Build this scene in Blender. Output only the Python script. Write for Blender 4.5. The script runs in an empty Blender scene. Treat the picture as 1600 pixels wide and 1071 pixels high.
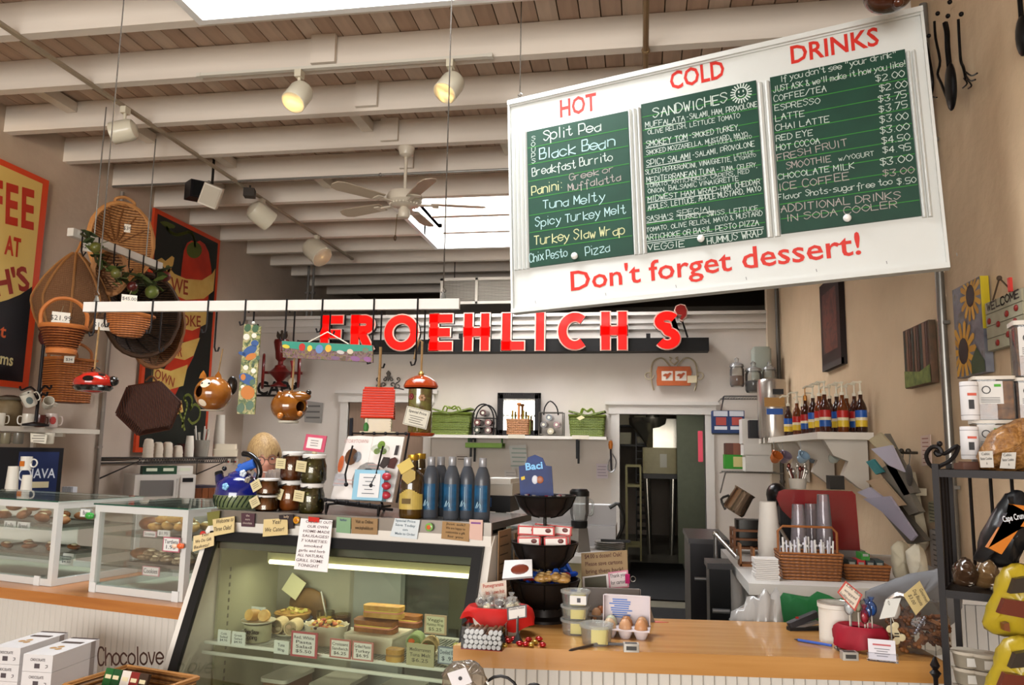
import bpy,math,random
from mathutils import Vector,Matrix
random.seed(11)
scene=bpy.context.scene
COL=scene.collection
PI=math.pi
# ------------------------------------------------------------------ camera
FPX=1220.0
CAM=Vector((0,0,1.5))
YAW,PITCH,ROLL=(math.radians(a)for a in(-9.5,7.88,.93))
_fw=Vector((math.sin(YAW)*math.cos(PITCH),math.cos(YAW)*math.cos(PITCH),math.sin(PITCH)))
_r=Vector((math.cos(YAW),-math.sin(YAW),0)); _u=_r.cross(_fw)
RT=_r*math.cos(ROLL)+_u*math.sin(ROLL); UP=_u*math.cos(ROLL)-_r*math.sin(ROLL); FW=_fw
cd=bpy.data.cameras.new('camera'); cam=bpy.data.objects.new('camera',cd); COL.objects.link(cam)
cd.sensor_width=36; cd.lens=36*FPX/1600; cd.clip_start=.05
mw=Matrix((RT,UP,-FW)).transposed().to_4x4(); mw.translation=CAM
cam.matrix_world=mw
scene.camera=cam
# ------------------------------------------------------------------ light
world=bpy.data.worlds.new('world'); scene.world=world; world.use_nodes=True
bg=world.node_tree.nodes['Background']; bg.inputs[0].default_value=(.78,.88,1,1); bg.inputs[1].default_value=1.2
def area(name,loc,rot,sx,sy,e,col=(1,1,1)):
 d=bpy.data.lights.new(name,'AREA'); d.shape='RECTANGLE'; d.size=sx; d.size_y=sy; d.energy=e; d.color=col
 o=bpy.data.objects.new(name,d); COL.objects.link(o); o.location=loc; o.rotation_euler=rot; return o
area('shopfront_window_offscreen',(-1.7,-4.88,1.75),(PI/2,0,0),5.6,2.5,620,(1,.96,.91))
area('skylight_near_offscreen',(-1.45,3.3,5.0),(0,0,0),2.0,1.1,190,(.95,.98,1))
area('skylight_far_daylight',(-1.35,8.3,5.0),(0,0,0),2.1,1.7,330,(.97,.98,1))
vs=scene.view_settings
vs.view_transform='Standard'; vs.look='None'; vs.gamma=1; vs.use_curve_mapping=False; vs.exposure=0.0
# ------------------------------------------------------------------ pixel <-> place (image 1600 x 1071)
def ray(px,py):return RT*((px-800)/FPX)+UP*(-(py-535.5)/FPX)+FW
def P(px,py,Y):d=ray(px,py); return CAM+d*(Y/d.y)
def PX(px,py,X):d=ray(px,py); return CAM+d*(X/d.x)
def PZ(px,py,Z):d=ray(px,py); return CAM+d*((Z-CAM.z)/d.z)
def K(p):return(Vector(p)-CAM).dot(FW)/FPX
def face_cam(p):return math.atan2(-p[0],p[1])
# ------------------------------------------------------------------ materials
_mc={}
def lin(h):
 if not isinstance(h,str):return tuple(h)[:3]
 h=h.lstrip('#'); o=[]
 for i in(0,2,4):
  c=int(h[i:i+2],16)/255; o.append(c/12.92 if c<=.04045 else((c+.055)/1.055)**2.4)
 return tuple(o)
def M(col,rough=.55,metal=0,noise=0,scale=12,bump=0,emit=0,coat=0,stretch=(1,1,1),col2=None,spec=.3,bscale=None):
 key=(col,rough,metal,noise,scale,bump,emit,coat,stretch,col2,spec,bscale)
 if key in _mc:return _mc[key]
 m=bpy.data.materials.new('mat_%d'%len(_mc)); m.use_nodes=True; nt=m.node_tree; b=nt.nodes['Principled BSDF']
 c=lin(col); b.inputs['Base Color'].default_value=c+(1,)
 b.inputs['Roughness'].default_value=rough; b.inputs['Metallic'].default_value=metal
 b.inputs['Specular IOR Level'].default_value=spec
 if coat:b.inputs['Coat Weight'].default_value=coat; b.inputs['Coat Roughness'].default_value=.08
 if emit:b.inputs['Emission Color'].default_value=c+(1,); b.inputs['Emission Strength'].default_value=emit
 if noise or col2 or bump:
  tc=nt.nodes.new('ShaderNodeTexCoord'); mp=nt.nodes.new('ShaderNodeMapping'); mp.inputs['Scale'].default_value=stretch
  nz=nt.nodes.new('ShaderNodeTexNoise'); nz.inputs['Scale'].default_value=scale; nz.inputs['Detail'].default_value=5
  nt.links.new(tc.outputs['Object'],mp.inputs[0]); nt.links.new(mp.outputs[0],nz.inputs['Vector'])
  if noise or col2:
   rp=nt.nodes.new('ShaderNodeValToRGB'); rp.color_ramp.elements[0].position=.32; rp.color_ramp.elements[1].position=.68
   c2=lin(col2)if col2 else tuple(max(0,x*(1-noise))for x in c)
   rp.color_ramp.elements[0].color=c2+(1,); rp.color_ramp.elements[1].color=c+(1,)
   nt.links.new(nz.outputs[0],rp.inputs[0]); nt.links.new(rp.outputs[0],b.inputs['Base Color'])
  if bump:
   src=nz
   if bscale:
    src=nt.nodes.new('ShaderNodeTexNoise'); src.inputs['Scale'].default_value=bscale; src.inputs['Detail'].default_value=4
    nt.links.new(mp.outputs[0],src.inputs['Vector'])
   bp=nt.nodes.new('ShaderNodeBump'); bp.inputs['Strength'].default_value=bump; bp.inputs['Distance'].default_value=.02
   nt.links.new(src.outputs[0],bp.inputs['Height']); nt.links.new(bp.outputs[0],b.inputs['Normal'])
 _mc[key]=m; return m
def glass(tint='#ffffff',refl=.9,rough=.02,body=0,bodycol='#ffffff'):
 key=('g',tint,refl,rough,body,bodycol)
 if key in _mc:return _mc[key]
 m=bpy.data.materials.new('glass_%d'%len(_mc)); m.use_nodes=True; nt=m.node_tree; nt.nodes.clear(); N=nt.nodes.new
 out=N('ShaderNodeOutputMaterial'); tr=N('ShaderNodeBsdfTransparent'); tr.inputs[0].default_value=lin(tint)+(1,)
 gl=N('ShaderNodeBsdfGlossy'); gl.inputs['Roughness'].default_value=rough
 fr=N('ShaderNodeFresnel'); fr.inputs[0].default_value=1.45
 mu=N('ShaderNodeMath'); mu.operation='MULTIPLY'; mu.inputs[1].default_value=refl; nt.links.new(fr.outputs[0],mu.inputs[0])
 base=tr
 if body:
  df=N('ShaderNodeBsdfDiffuse'); df.inputs[0].default_value=lin(bodycol)+(1,)
  mb=N('ShaderNodeMixShader'); mb.inputs[0].default_value=body
  nt.links.new(tr.outputs[0],mb.inputs[1]); nt.links.new(df.outputs[0],mb.inputs[2]); base=mb
 mx=N('ShaderNodeMixShader'); nt.links.new(mu.outputs[0],mx.inputs[0]); nt.links.new(base.outputs[0],mx.inputs[1]); nt.links.new(gl.outputs[0],mx.inputs[2])
 nt.links.new(mx.outputs[0],out.inputs[0]); _mc[key]=m; return m
def weave(c1,c2,s=60,rough=.6,ax='Z',bump=.6):
 key=('w',c1,c2,s,rough,ax)
 if key in _mc:return _mc[key]
 m=bpy.data.materials.new('weave_%d'%len(_mc)); m.use_nodes=True; nt=m.node_tree; b=nt.nodes['Principled BSDF']; N=nt.nodes.new
 tc=N('ShaderNodeTexCoord'); w1=N('ShaderNodeTexWave'); w1.bands_direction=ax; w1.inputs['Scale'].default_value=s/6; w1.inputs['Distortion'].default_value=1.2
 w2=N('ShaderNodeTexWave'); w2.bands_direction='DIAGONAL' if ax!='Z' else 'X'; w2.inputs['Scale'].default_value=s/10; w2.inputs['Distortion'].default_value=2
 for w in(w1,w2):nt.links.new(tc.outputs['Object'],w.inputs['Vector'])
 mu=N('ShaderNodeMath'); mu.operation='MULTIPLY'; nt.links.new(w1.outputs['Fac'],mu.inputs[0]); nt.links.new(w2.outputs['Fac'],mu.inputs[1])
 ad=N('ShaderNodeMath'); ad.operation='ADD'; nt.links.new(mu.outputs[0],ad.inputs[0]); nt.links.new(w1.outputs['Fac'],ad.inputs[1])
 rp=N('ShaderNodeValToRGB'); rp.color_ramp.elements[0].position=.1; rp.color_ramp.elements[1].position=1.0
 rp.color_ramp.elements[0].color=lin(c2)+(1,); rp.color_ramp.elements[1].color=lin(c1)+(1,)
 nt.links.new(ad.outputs[0],rp.inputs[0]); nt.links.new(rp.outputs[0],b.inputs['Base Color'])
 bp=N('ShaderNodeBump'); bp.inputs['Strength'].default_value=bump; bp.inputs['Distance'].default_value=.01
 nt.links.new(ad.outputs[0],bp.inputs['Height']); nt.links.new(bp.outputs[0],b.inputs['Normal'])
 b.inputs['Roughness'].default_value=rough; _mc[key]=m; return m
def paint(cols,scale=14,rough=.4,coat=0,dist=1.5):
 """blotchy painted picture surface: noise through a stepped ramp"""
 key=('p',tuple(cols),scale,rough)
 if key in _mc:return _mc[key]
 m=bpy.data.materials.new('paint_%d'%len(_mc)); m.use_nodes=True; nt=m.node_tree; b=nt.nodes['Principled BSDF']; N=nt.nodes.new
 tc=N('ShaderNodeTexCoord'); nz=N('ShaderNodeTexNoise'); nz.inputs['Scale'].default_value=scale; nz.inputs['Detail'].default_value=2; nz.inputs['Distortion'].default_value=dist
 rp=N('ShaderNodeValToRGB'); e=rp.color_ramp.elements; n=len(cols)
 for i,c in enumerate(cols):
  pos=.3+.4*i/max(1,n-1)
  el=e[i]if i<2 else e.new(pos)
  el.position=pos; el.color=lin(c)+(1,)
 nt.links.new(tc.outputs['Object'],nz.inputs['Vector']); nt.links.new(nz.outputs[0],rp.inputs[0]); nt.links.new(rp.outputs[0],b.inputs['Base Color'])
 b.inputs['Roughness'].default_value=rough
 if coat:b.inputs['Coat Weight'].default_value=coat
 _mc[key]=m; return m
# ------------------------------------------------------------------ mesh builder
_txt={}
class MB:
 def __init__(s,mat=None):s.v=[]; s.f=[]; s.mi=[]; s.mats=[]; s.T=Matrix.Identity(4); s.cur=0; s.mat(mat)if mat else None
 def mat(s,m):
  if m not in s.mats:s.mats.append(m)
  s.cur=s.mats.index(m); return s
 def at(s,loc=(0,0,0),rz=0,rx=0,ry=0,sc=1):
  s.T=Matrix.Translation(loc)@Matrix.Rotation(rz,4,'Z')@Matrix.Rotation(ry,4,'Y')@Matrix.Rotation(rx,4,'X')@Matrix.Scale(sc,4); return s
 def add(s,vs,fs):
  n=len(s.v); s.v+=[tuple(s.T@Vector(v))for v in vs]
  for f in fs:s.f.append([i+n for i in f]); s.mi.append(s.cur)
  return s
 def box(s,c,d):
  x,y,z=c; a,b,h=d[0]/2,d[1]/2,d[2]/2
  return s.add([(x+i*a,y+j*b,z+k*h)for i in(-1,1)for j in(-1,1)for k in(-1,1)],[(0,1,3,2),(4,6,7,5),(0,4,5,1),(2,3,7,6),(0,2,6,4),(1,5,7,3)])
 def box2(s,a,b):
  return s.box([(a[i]+b[i])/2 for i in range(3)],[abs(a[i]-b[i])for i in range(3)])
 def rbox(s,c,d,r=.1,n=3):
  x,y,z=c; w,h=d[0]/2,d[1]/2; pts=[]
  for q,(sx,sy)in enumerate(((1,1),(-1,1),(-1,-1),(1,-1))):
   for i in range(n+1):
    a=PI/2*(q+i/n); pts.append((x+sx*(w-r)+r*math.cos(a),y+sy*(h-r)+r*math.sin(a)))
  return s.prism(pts,z-d[2]/2,z+d[2]/2)
 def prism(s,pts,z0,z1):
  n=len(pts); vs=[(p[0],p[1],z0)for p in pts]+[(p[0],p[1],z1)for p in pts]
  a=sum(pts[i][0]*pts[(i+1)%n][1]-pts[(i+1)%n][0]*pts[i][1]for i in range(n))
  fs=[(i,(i+1)%n,n+(i+1)%n,n+i)for i in range(n)]+[tuple(range(n))[::-1],tuple(range(n,2*n))]
  if a<0:fs=[f[::-1]for f in fs]
  return s.add(vs,fs)
 def slab(s,pts,y0,y1):
  n=len(pts); vs=[(p[0],y0,p[1])for p in pts]+[(p[0],y1,p[1])for p in pts]
  a=sum(pts[i][0]*pts[(i+1)%n][1]-pts[(i+1)%n][0]*pts[i][1]for i in range(n))
  fs=[(i,n+i,n+(i+1)%n,(i+1)%n)for i in range(n)]+[tuple(range(n)),tuple(range(n,2*n))[::-1]]
  if a<0:fs=[f[::-1]for f in fs]
  return s.add(vs,fs)
 def flat(s,pts,y=0):
  n=len(pts); a=sum(pts[i][0]*pts[(i+1)%n][1]-pts[(i+1)%n][0]*pts[i][1]for i in range(n))
  f=tuple(range(n)); return s.add([(p[0],y,p[1])for p in pts],[f if a>0 else f[::-1]])
 def rect(s,x0,z0,x1,z1,y=0):return s.flat([(x0,z0),(x1,z0),(x1,z1),(x0,z1)],y)
 def lathe(s,prof,n=16,c=(0,0,0),sx=1,sy=1,wob=0):
  vs=[]; fs=[]; m=len(prof)
  for r,z in prof:
   for i in range(n):
    a=2*PI*i/n; q=r*(1+wob*math.sin(a*5+z*40)); vs.append((c[0]+q*math.cos(a)*sx,c[1]+q*math.sin(a)*sy,c[2]+z))
  for j in range(m-1):
   for i in range(n):fs.append((j*n+i,j*n+(i+1)%n,(j+1)*n+(i+1)%n,(j+1)*n+i))
  if prof[0][0]>1e-6:fs.append(tuple(range(n))[::-1])
  if prof[-1][0]>1e-6:fs.append(tuple((m-1)*n+i for i in range(n)))
  return s.add(vs,fs)
 def shell(s,prof,t,n=16,c=(0,0,0),sx=1,sy=1):
  return s.lathe(prof+[(max(r-t,.0005),z)for r,z in prof[::-1]],n,c,sx,sy)
 def ball(s,c,r,n=12,m=8):
  r=r if hasattr(r,'__len__')else(r,r,r)
  vs=[(c[0],c[1],c[2]-r[2])]; fs=[]
  for j in range(1,m):
   t=PI*j/m-PI/2
   for i in range(n):a=2*PI*i/n; vs.append((c[0]+r[0]*math.cos(t)*math.cos(a),c[1]+r[1]*math.cos(t)*math.sin(a),c[2]+r[2]*math.sin(t)))
  vs.append((c[0],c[1],c[2]+r[2])); k=len(vs)-1
  for i in range(n):fs.append((0,1+(i+1)%n,1+i)); fs.append((k,k-n+i,k-n+(i+1)%n))
  for j in range(m-2):
   for i in range(n):a=1+j*n; fs.append((a+i,a+(i+1)%n,a+n+(i+1)%n,a+n+i))
  return s.add(vs,fs)
 def cyl(s,a,b,r,r2=None,n=10):
  a,b=Vector(a),Vector(b); r2=r if r2 is None else r2; d=(b-a).normalized()
  u=d.orthogonal().normalized(); w=d.cross(u); vs=[]
  for p,q in((a,r),(b,r2)):
   for i in range(n):t=2*PI*i/n; vs.append(p+u*(q*math.cos(t))+w*(q*math.sin(t)))
  return s.add(vs,[(i,(i+1)%n,n+(i+1)%n,n+i)for i in range(n)]+[tuple(range(n))[::-1],tuple(range(n,2*n))])
 def tube(s,pts,r,n=6,closed=False,smooth=0):
  pts=[Vector(p)for p in pts]
  if smooth:pts=spline(pts,smooth,closed)
  m=len(pts); vs=[]; rr=r if hasattr(r,'__len__')else[r]*m
  if len(rr)!=m:rr=[rr[0]+(rr[-1]-rr[0])*i/(m-1)for i in range(m)]
  prev=None
  for i,p in enumerate(pts):
   d=(pts[(i+1)%m]-pts[i-1])if(closed or 0<i<m-1)else(pts[1]-pts[0]if i==0 else pts[-1]-pts[-2])
   if d.length<1e-9:d=Vector((0,0,1))
   d.normalize()
   u=d.orthogonal().normalized()if prev is None else(prev-d*prev.dot(d))
   if u.length<1e-6:u=d.orthogonal()
   u.normalize(); prev=u; w=d.cross(u)
   for k in range(n):t=2*PI*k/n; vs.append(p+u*(rr[i]*math.cos(t))+w*(rr[i]*math.sin(t)))
  fs=[]
  for i in range(m if closed else m-1):
   a,b=i*n,((i+1)%m)*n
   for k in range(n):fs.append((a+k,a+(k+1)%n,b+(k+1)%n,b+k))
  if not closed:fs+=[tuple(range(n))[::-1],tuple((m-1)*n+k for k in range(n))]
  return s.add(vs,fs)
 def ring(s,c,r,t,n=20,m=6,ax='z'):
  f={'z':lambda a:(c[0]+r*math.cos(a),c[1]+r*math.sin(a),c[2]),'y':lambda a:(c[0]+r*math.cos(a),c[1],c[2]+r*math.sin(a)),'x':lambda a:(c[0],c[1]+r*math.cos(a),c[2]+r*math.sin(a))}[ax]
  return s.tube([f(2*PI*i/n)for i in range(n)],t,m,True)
 def line(s,pts,w,y=0):
  for a,b in zip(pts,pts[1:]):
   dx,dz=b[0]-a[0],b[1]-a[1]; l=math.hypot(dx,dz)
   if l<1e-6:dx,dz,l=w*.6,0,w*.6
   nx,nz=-dz/l*w/2,dx/l*w/2; ex,ez=dx/l*w*.3,dz/l*w*.3
   s.flat([(a[0]-ex+nx,a[1]-ez+nz),(a[0]-ex-nx,a[1]-ez-nz),(b[0]+ex-nx,b[1]+ez-nz),(b[0]+ex+nx,b[1]+ez+nz)],y)
  return s
 def text(s,t,x,z,h,align='C',y=0,bold=0,width=None,ang=0,shear=0):
  """set type on the xz plane, cap height h, baseline z"""
  key=(t,bold,shear)
  if key not in _txt:
   c=bpy.data.curves.new('t','FONT'); c.body=t; c.size=1; c.resolution_u=2; c.offset=bold; c.shear=shear
   o=bpy.data.objects.new('t',c); me=o.to_mesh()
   _txt[key]=([tuple(v.co)for v in me.vertices],[tuple(p.vertices)for p in me.polygons])
   o.to_mesh_clear(); bpy.data.objects.remove(o); bpy.data.curves.remove(c)
  vs,fs=_txt[key]
  if not vs:return s
  k=h/.69; x0=min(v[0]for v in vs); x1=max(v[0]for v in vs); w=(x1-x0)*k; kx=k
  if width:kx=width/(x1-x0); w=width
  ox={'C':-w/2,'L':0,'R':-w}[align]; ca,sa=math.cos(ang),math.sin(ang); o=[]
  for v in vs:
   a,b=(v[0]-x0)*kx+ox,v[1]*k; o.append((x+a*ca-b*sa,y,z+a*sa+b*ca))
  return s.add(o,fs)
 def hand(s,t,p0,p1,h,w=None,y=0,jit=.05,wob=0):
  """chalk or pen writing from p0 to p1 on the xz plane"""
  w=w or h*.12; adv=[(.55 if c in " .,'!:ilI1" else 1)for c in t]; tot=sum(adv); dx,dz=p1[0]-p0[0],p1[1]-p0[1]; L=math.hypot(dx,dz)or 1
  ux,uz=dx/L,dz/L; pos=0; unit=L/tot
  for c,a in zip(t,adv):
   if c!=' ':
    gs=GL.get(c)or GL.get(c.upper()); jx,jz,js=(random.uniform(-jit,jit)for _ in range(3))
    for st in gs or[]:
     pts=[(int(q[0]),int(q[1]))for q in st.split()]
     if len(pts)>2 and c not in 'EFHILNTVWXZKMY147A':pts=sp2(pts,3)
     o=[]
     for gx,gz in pts:
      lx=(pos+a*(.1+(gx/4+jx)*.78*(1 if a==1 else 1)))*unit if a==1 else(pos+a*(.5+(gx-2)/4*.7))*unit
      lz=((gz-2)/6+jz)*h*(1+js)
      o.append((p0[0]+ux*lx-uz*lz,p0[1]+uz*lx+ux*lz))
     s.line(o,w,y)
   pos+=a
  return s
 def build(s,name,parent=None,smooth=40,mat=None):
  me=bpy.data.meshes.new(name); me.from_pydata(s.v,[],s.f)
  for m in(s.mats or[mat]):me.materials.append(m)
  if len(s.mats)>1:me.polygons.foreach_set('material_index',s.mi)
  if smooth:
   me.polygons.foreach_set('use_smooth',[True]*len(s.f)); me.set_sharp_from_angle(angle=math.radians(smooth))
  me.update(); o=bpy.data.objects.new(name,me); COL.objects.link(o)
  if parent:o.parent=parent
  return o
def spline(pts,k=4,closed=False):
 out=[]; n=len(pts)
 for i in range(n if closed else n-1):
  g=(lambda j:pts[j%n])if closed else(lambda j:pts[min(max(j,0),n-1)])
  a,b,c,d=g(i-1),g(i),g(i+1),g(i+2)
  for j in range(k):
   t=j/k; out.append(.5*((2*b)+(c-a)*t+(2*a-5*b+4*c-d)*t*t+(3*b-a-3*c+d)*t**3))
 if not closed:out.append(pts[-1])
 return out
def sp2(pts,k=3):return[(v.x,v.y)for v in spline([Vector((p[0],p[1],0))for p in pts],k)]
GL={k:v.split(';')for k,v in{'A':'02 28 42;05 35','B':'02 08;08 38 36 25 05;25 45 43 32 02','C':'47 38 18 06 04 12 32 43','D':'02 08;08 28 46 44 22 02','E':'48 08 02 42;05 35','F':'48 08 02;05 35','G':'47 38 18 06 04 12 32 44 45 25','H':'02 08;42 48;05 45','I':'22 28','J':'38 33 22 12 03','K':'02 08;48 05 42','L':'08 02 42','M':'02 08 24 48 42','N':'02 08 42 48','O':'28 06 04 22 44 46 28','P':'02 08;08 38 47 45 34 04','Q':'28 06 04 22 44 46 28;34 42','R':'02 08;08 38 46 35 05;25 42','S':'47 38 18 07 16 35 44 33 22 12 03','T':'08 48;28 22','U':'08 04 12 32 44 48','V':'08 22 48','W':'08 12 26 32 48','X':'08 42;48 02','Y':'08 25 48;25 22','Z':'08 48 02 42','a':'45 25 04 12 32 44 46 42','b':'08 02;05 26 45 43 22 03','c':'45 26 05 03 22 43','d':'48 42;45 26 05 03 22 43','e':'04 44 45 26 05 03 22 43','f':'47 38 27 20;05 35','g':'45 26 05 03 22 43;46 41 20 01','h':'08 02;04 26 45 42','i':'26 22;28 28','k':'08 02;46 04 42','l':'28 22','m':'02 06 05 16 25 22 25 36 45 42','n':'06 02 05 26 45 42','o':'26 05 03 22 43 45 26','p':'06 00;05 26 45 43 22 03','q':'46 40;45 26 05 03 22 43','r':'06 02 05 26 36','s':'46 26 05 34 43 32 02','t':'28 23 32 43;06 36','u':'06 03 12 32 44 46 42','v':'06 22 46','w':'06 12 25 32 46','x':'06 42;46 02','y':'06 23;46 22 00','z':'06 46 02 42','j':'26 21 10 01;28 28','0':'28 06 04 22 44 46 28','1':'17 28 22','2':'07 28 46 02 42','3':'08 48 25 44 32 12 03','4':'38 04 44;38 32','5':'48 08 05 35 44 32 02','7':'08 48 12','9':'45 25 07 28 47 42','$':'47 28 07 16 35 44 22 03;28 21','.':'22 22',',':'22 11',"'":'28 26','-':'15 35','!':'28 24;22 22','/':'02 48','&':'42 07 18 27 03 12 42','"':'18 16;38 36',':':'26 26;23 23','+':'25 25;15 35;26 23'}.items()}
# ------------------------------------------------------------------ naming
def tag(o,label=None,cat=None,group=None,kind=None):
 if label:o['label']=label
 if cat:o['category']=cat
 if group:o['group']=group
 if kind:o['kind']=kind
 return o
def thing(name,label,cat,loc,rz=0,group=None):
 o=bpy.data.objects.new(name,None); COL.objects.link(o); o.empty_display_size=.05
 o.location=loc; o.rotation_euler=(0,0,rz); return tag(o,label,cat,group)
def put(o,loc,rz=0,rx=0):o.location=loc; o.rotation_euler=(rx,0,rz); return o
def dup(o,loc=None,rz=None,label=None,parent=None):
 c=o.copy(); COL.objects.link(c)
 if parent:c.parent=parent
 if loc is not None:c.location=loc
 if rz is not None:c.rotation_euler=(0,0,rz)
 if label:c['label']=label
 for ch in list(o.children):dup(ch,parent=c)
 return c
class Face:
 """a flat upright surface; turns a pixel into (x, z) on it. front looks to local -y"""
 def __init__(s,o,rz,ry=0,rx=0):
  s.o=Vector(o); s.rz=rz; s.M=Matrix.Rotation(rz,3,'Z')@Matrix.Rotation(ry,3,'Y')@Matrix.Rotation(rx,3,'X'); s.e=(rx,ry,rz)
  s.x=s.M@Vector((1,0,0)); s.n=s.M@Vector((0,-1,0)); s.z=s.M@Vector((0,0,1))
 def uv(s,px,py):
  d=ray(px,py); t=(s.o-CAM).dot(s.n)/d.dot(s.n); p=CAM+d*t-s.o; return(p.dot(s.x),p.dot(s.z))
 def pts(s,L):return[s.uv(*p)for p in L]
# ================================================================== the setting
XL,XR,YB,ZB,YF=-5.119,1.592,9.5,4.015,-5.0
def struct(name,mb,label=None):return tag(mb.build(name),label,None,None,'structure')
plaster_l=M('#c4b4a4',.85,noise=.16,scale=1.3,bump=.25,bscale=9)
plaster_r=M('#cfb595',.85,noise=.12,scale=1.6,bump=.5,bscale=7)
white_paint=M('#d3cac1',.6,noise=.06,scale=3)
trim_white=M('#cfc9c2',.5)
concrete=M('#6f6a5c',.35,noise=.35,scale=2.2)
struct('floor',MB(concrete).box2((XL-.2,YF-.2,-.1),(XR+3.4,15.2,0)))
struct('wall_left',MB(plaster_l).box2((XL-.2,YF-.2,0),(XL,15,4.5)),'beige plaster side wall hung with baskets and posters')
struct('wall_right',MB(plaster_r).box2((XR,YF-.2,0),(XR+.2,9.62,4.5)),'warm beige rough plaster side wall with paintings')
struct('wall_far',MB(M('#94887a',.9,noise=.15,scale=2)).box2((XL,15,0),(XR+3.4,15.2,4.5)))
struct('wall_kitchen',MB(M('#5d5f4c',.6,noise=.15)).box2((XR+3.2,9.62,0),(XR+3.4,15,4.5)).box2((XR,9.5,0),(XR+3.4,9.62,4.5)))
fm=MB(plaster_l)
fm.box2((XL,YF-.2,0),(XR,YF,.45)).box2((XL,YF-.2,3.05),(XR,YF,4.5)).box2((XL,YF-.2,.45),(-4.6,YF,3.05)).box2((1.2,YF-.2,.45),(XR,YF,3.05))
struct('wall_front',fm)
wf=MB(trim_white)
for x in(-4.6,-3.15,-1.7,-.25,1.2):wf.box((x,YF-.1,1.75),(.08,.1,2.6))
for z in(.45,2.35,3.05):wf.box((-1.7,YF-.1,z),(5.8,.1,.08))
w1=struct('window_1',wf)
MB(glass()).box((-1.7,YF-.12,1.75),(5.7,.006,2.55)).build('pane',w1)
dL,dR=P(968,648,YB).x,P(1101,648,YB).x; dH=1.955
eL,eR=P(545,629,YB).x,P(664,629,YB).x; eH=P(560,629,YB).z
zT=3.0; wb=MB(white_paint)
for a,b,z0,z1 in((XL,eL,0,zT),(eL,eR,eH,zT),(eR,dL,0,zT),(dL,dR,dH,zT),(dR,XR,0,zT)):wb.box2((a,YB,z0),(b,YB+.12,z1))
struct('wall_back',wb,'pale painted partition wall with a doorway to the kitchen')
tr=MB(trim_white)
for z0,z1,t in((2.98,3.05,.03),(3.05,3.10,.055),(3.10,3.145,.04),(3.145,3.185,.09)):tr.box2((XL,YB-t,z0),(XR-.12,YB+.12,z1))
struct('trim_1',tr)
def casing(name,a,b,h):
 k=MB(trim_white)
 for x0,x1 in((a-.1,a),(b,b+.1)):k.box2((x0,YB-.03,0),(x1,YB+.14,h))
 k.box2((a-.13,YB-.04,h),(b+.13,YB+.14,h+.11)).box2((a-.17,YB-.06,h+.11),(b+.17,YB+.14,h+.15))
 return struct(name,k)
c1=casing('door_1',dL,dR,dH); c1['label']='white cased open doorway leading to the kitchen'
c2=casing('door_2',eL,eR,eH); c2['label']='closed tan wooden door in white casing'
tanw=M('#8f7765',.5,noise=.12,scale=5,stretch=(6,6,.4))
dd=MB(tanw).box2((eL,YB+.03,0),(eR,YB+.07,eH)).build('door_leaf',c2)
MB(M('#3a3a40',.4,.6)).box2((eL+.02,YB,eH-.42),(eL+.06,YB+.03,eH-.2)).build('hinge',c2)
MB(M('#9b8b70',.3,.8)).ball((eR-.08,YB-.03,.95),.03).build('door_knob',c2)
struct('trim_2',MB(M('#bfae98',.8)).box2((XR-.14,9.36,0),(XR,9.5,3.95)))
SKY=((-2.56,-.35,2.62,3.97),(-2.52,-.25,7.45,9.29))
zP=ZB+.215
ceil=struct('ceiling',MB(M('#6b5a48',.9)).box2((XL-.2,YF-.2,zP+.045),(SKY[1][0],15.2,zP+.1)).box2((SKY[1][1],YF-.2,zP+.045),(XR+3.4,15.2,zP+.1)).box2((SKY[1][0],YF-.2,zP+.045),(SKY[1][1],SKY[0][2],zP+.1)).box2((SKY[1][0],SKY[0][3],zP+.045),(SKY[1][1],SKY[1][2],zP+.1)).box2((SKY[1][0],SKY[1][3],zP+.045),(SKY[1][1],15.2,zP+.1)),'open timber ceiling with whitewashed joists and board deck')
pm=[M(c,.8,noise=.22,scale=3,stretch=(5,.5,1))for c in('#cfb6a4','#c6ab98','#d4beac','#bfa390')]
pw=.132; seg={}
def plank(x,y0,y1,i):
 k=round(y1-y0,3),i%4
 if k not in seg:
  o=MB(pm[i%4]).box2((0,0,0),(pw-.008,y1-y0,.04)).build('plank',ceil,0); seg[k]=o
 else:o=seg[k].copy(); COL.objects.link(o)
 o.location=(x,y0,zP+random.uniform(0,.006))
x=XL; i=0
while x<XR:
 cuts=[s for s in SKY if s[0]-.05<x+pw/2<s[1]+.05]; y=1.0
 for s in cuts:
  plank(x,y,s[2],i); y=s[3]
 plank(x,y,12.5,i); x+=pw; i+=1
beam_w=M('#e6dccf',.7,noise=.13,scale=2.2,stretch=(.35,3,3),bump=.12)
for i in range(-5,12):
 y=4.64+.667*i
 spans=[(XL,XR)]
 if SKY[0][2]<y<SKY[0][3]-.05:spans=[(XL,SKY[0][0]),(SKY[0][1],XR)]
 if i==5:spans=[(XL,SKY[1][0]),(-2.25,XR)]
 if i==6:spans=[(XL,SKY[1][0]),(-2.3,XR)]
 for a,b in spans:MB(beam_w).box2((a,y,ZB+random.uniform(-.008,.008)),(b,y+.075,zP)).build('beam',ceil)
for px,py,i,w,h in((503,97,0,.17,.28),(571,165,1,.17,.24),(607,219,2,.15,.25),(634,262,3,.13,.22)):
 y=4.64+.667*i-.04; c=P(px,py,y); MB(beam_w).box((c.x,y+.018,c.z+h/2),(w,.034,h)).build('splice_board',ceil)
for x,i in((-4.55,0),(-4.3,1),(-3.9,2),(-2.3,1),(-1.2,2),(.6,1),(-4.4,3),(-3.2,3)):
 MB(beam_w).box2((x,4.72+.667*i,ZB+.12),(x+.09,5.3+.667*i,ZB+.2)).build('blocking',ceil)
wellm=M('#f2f2f0',.6)
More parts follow.
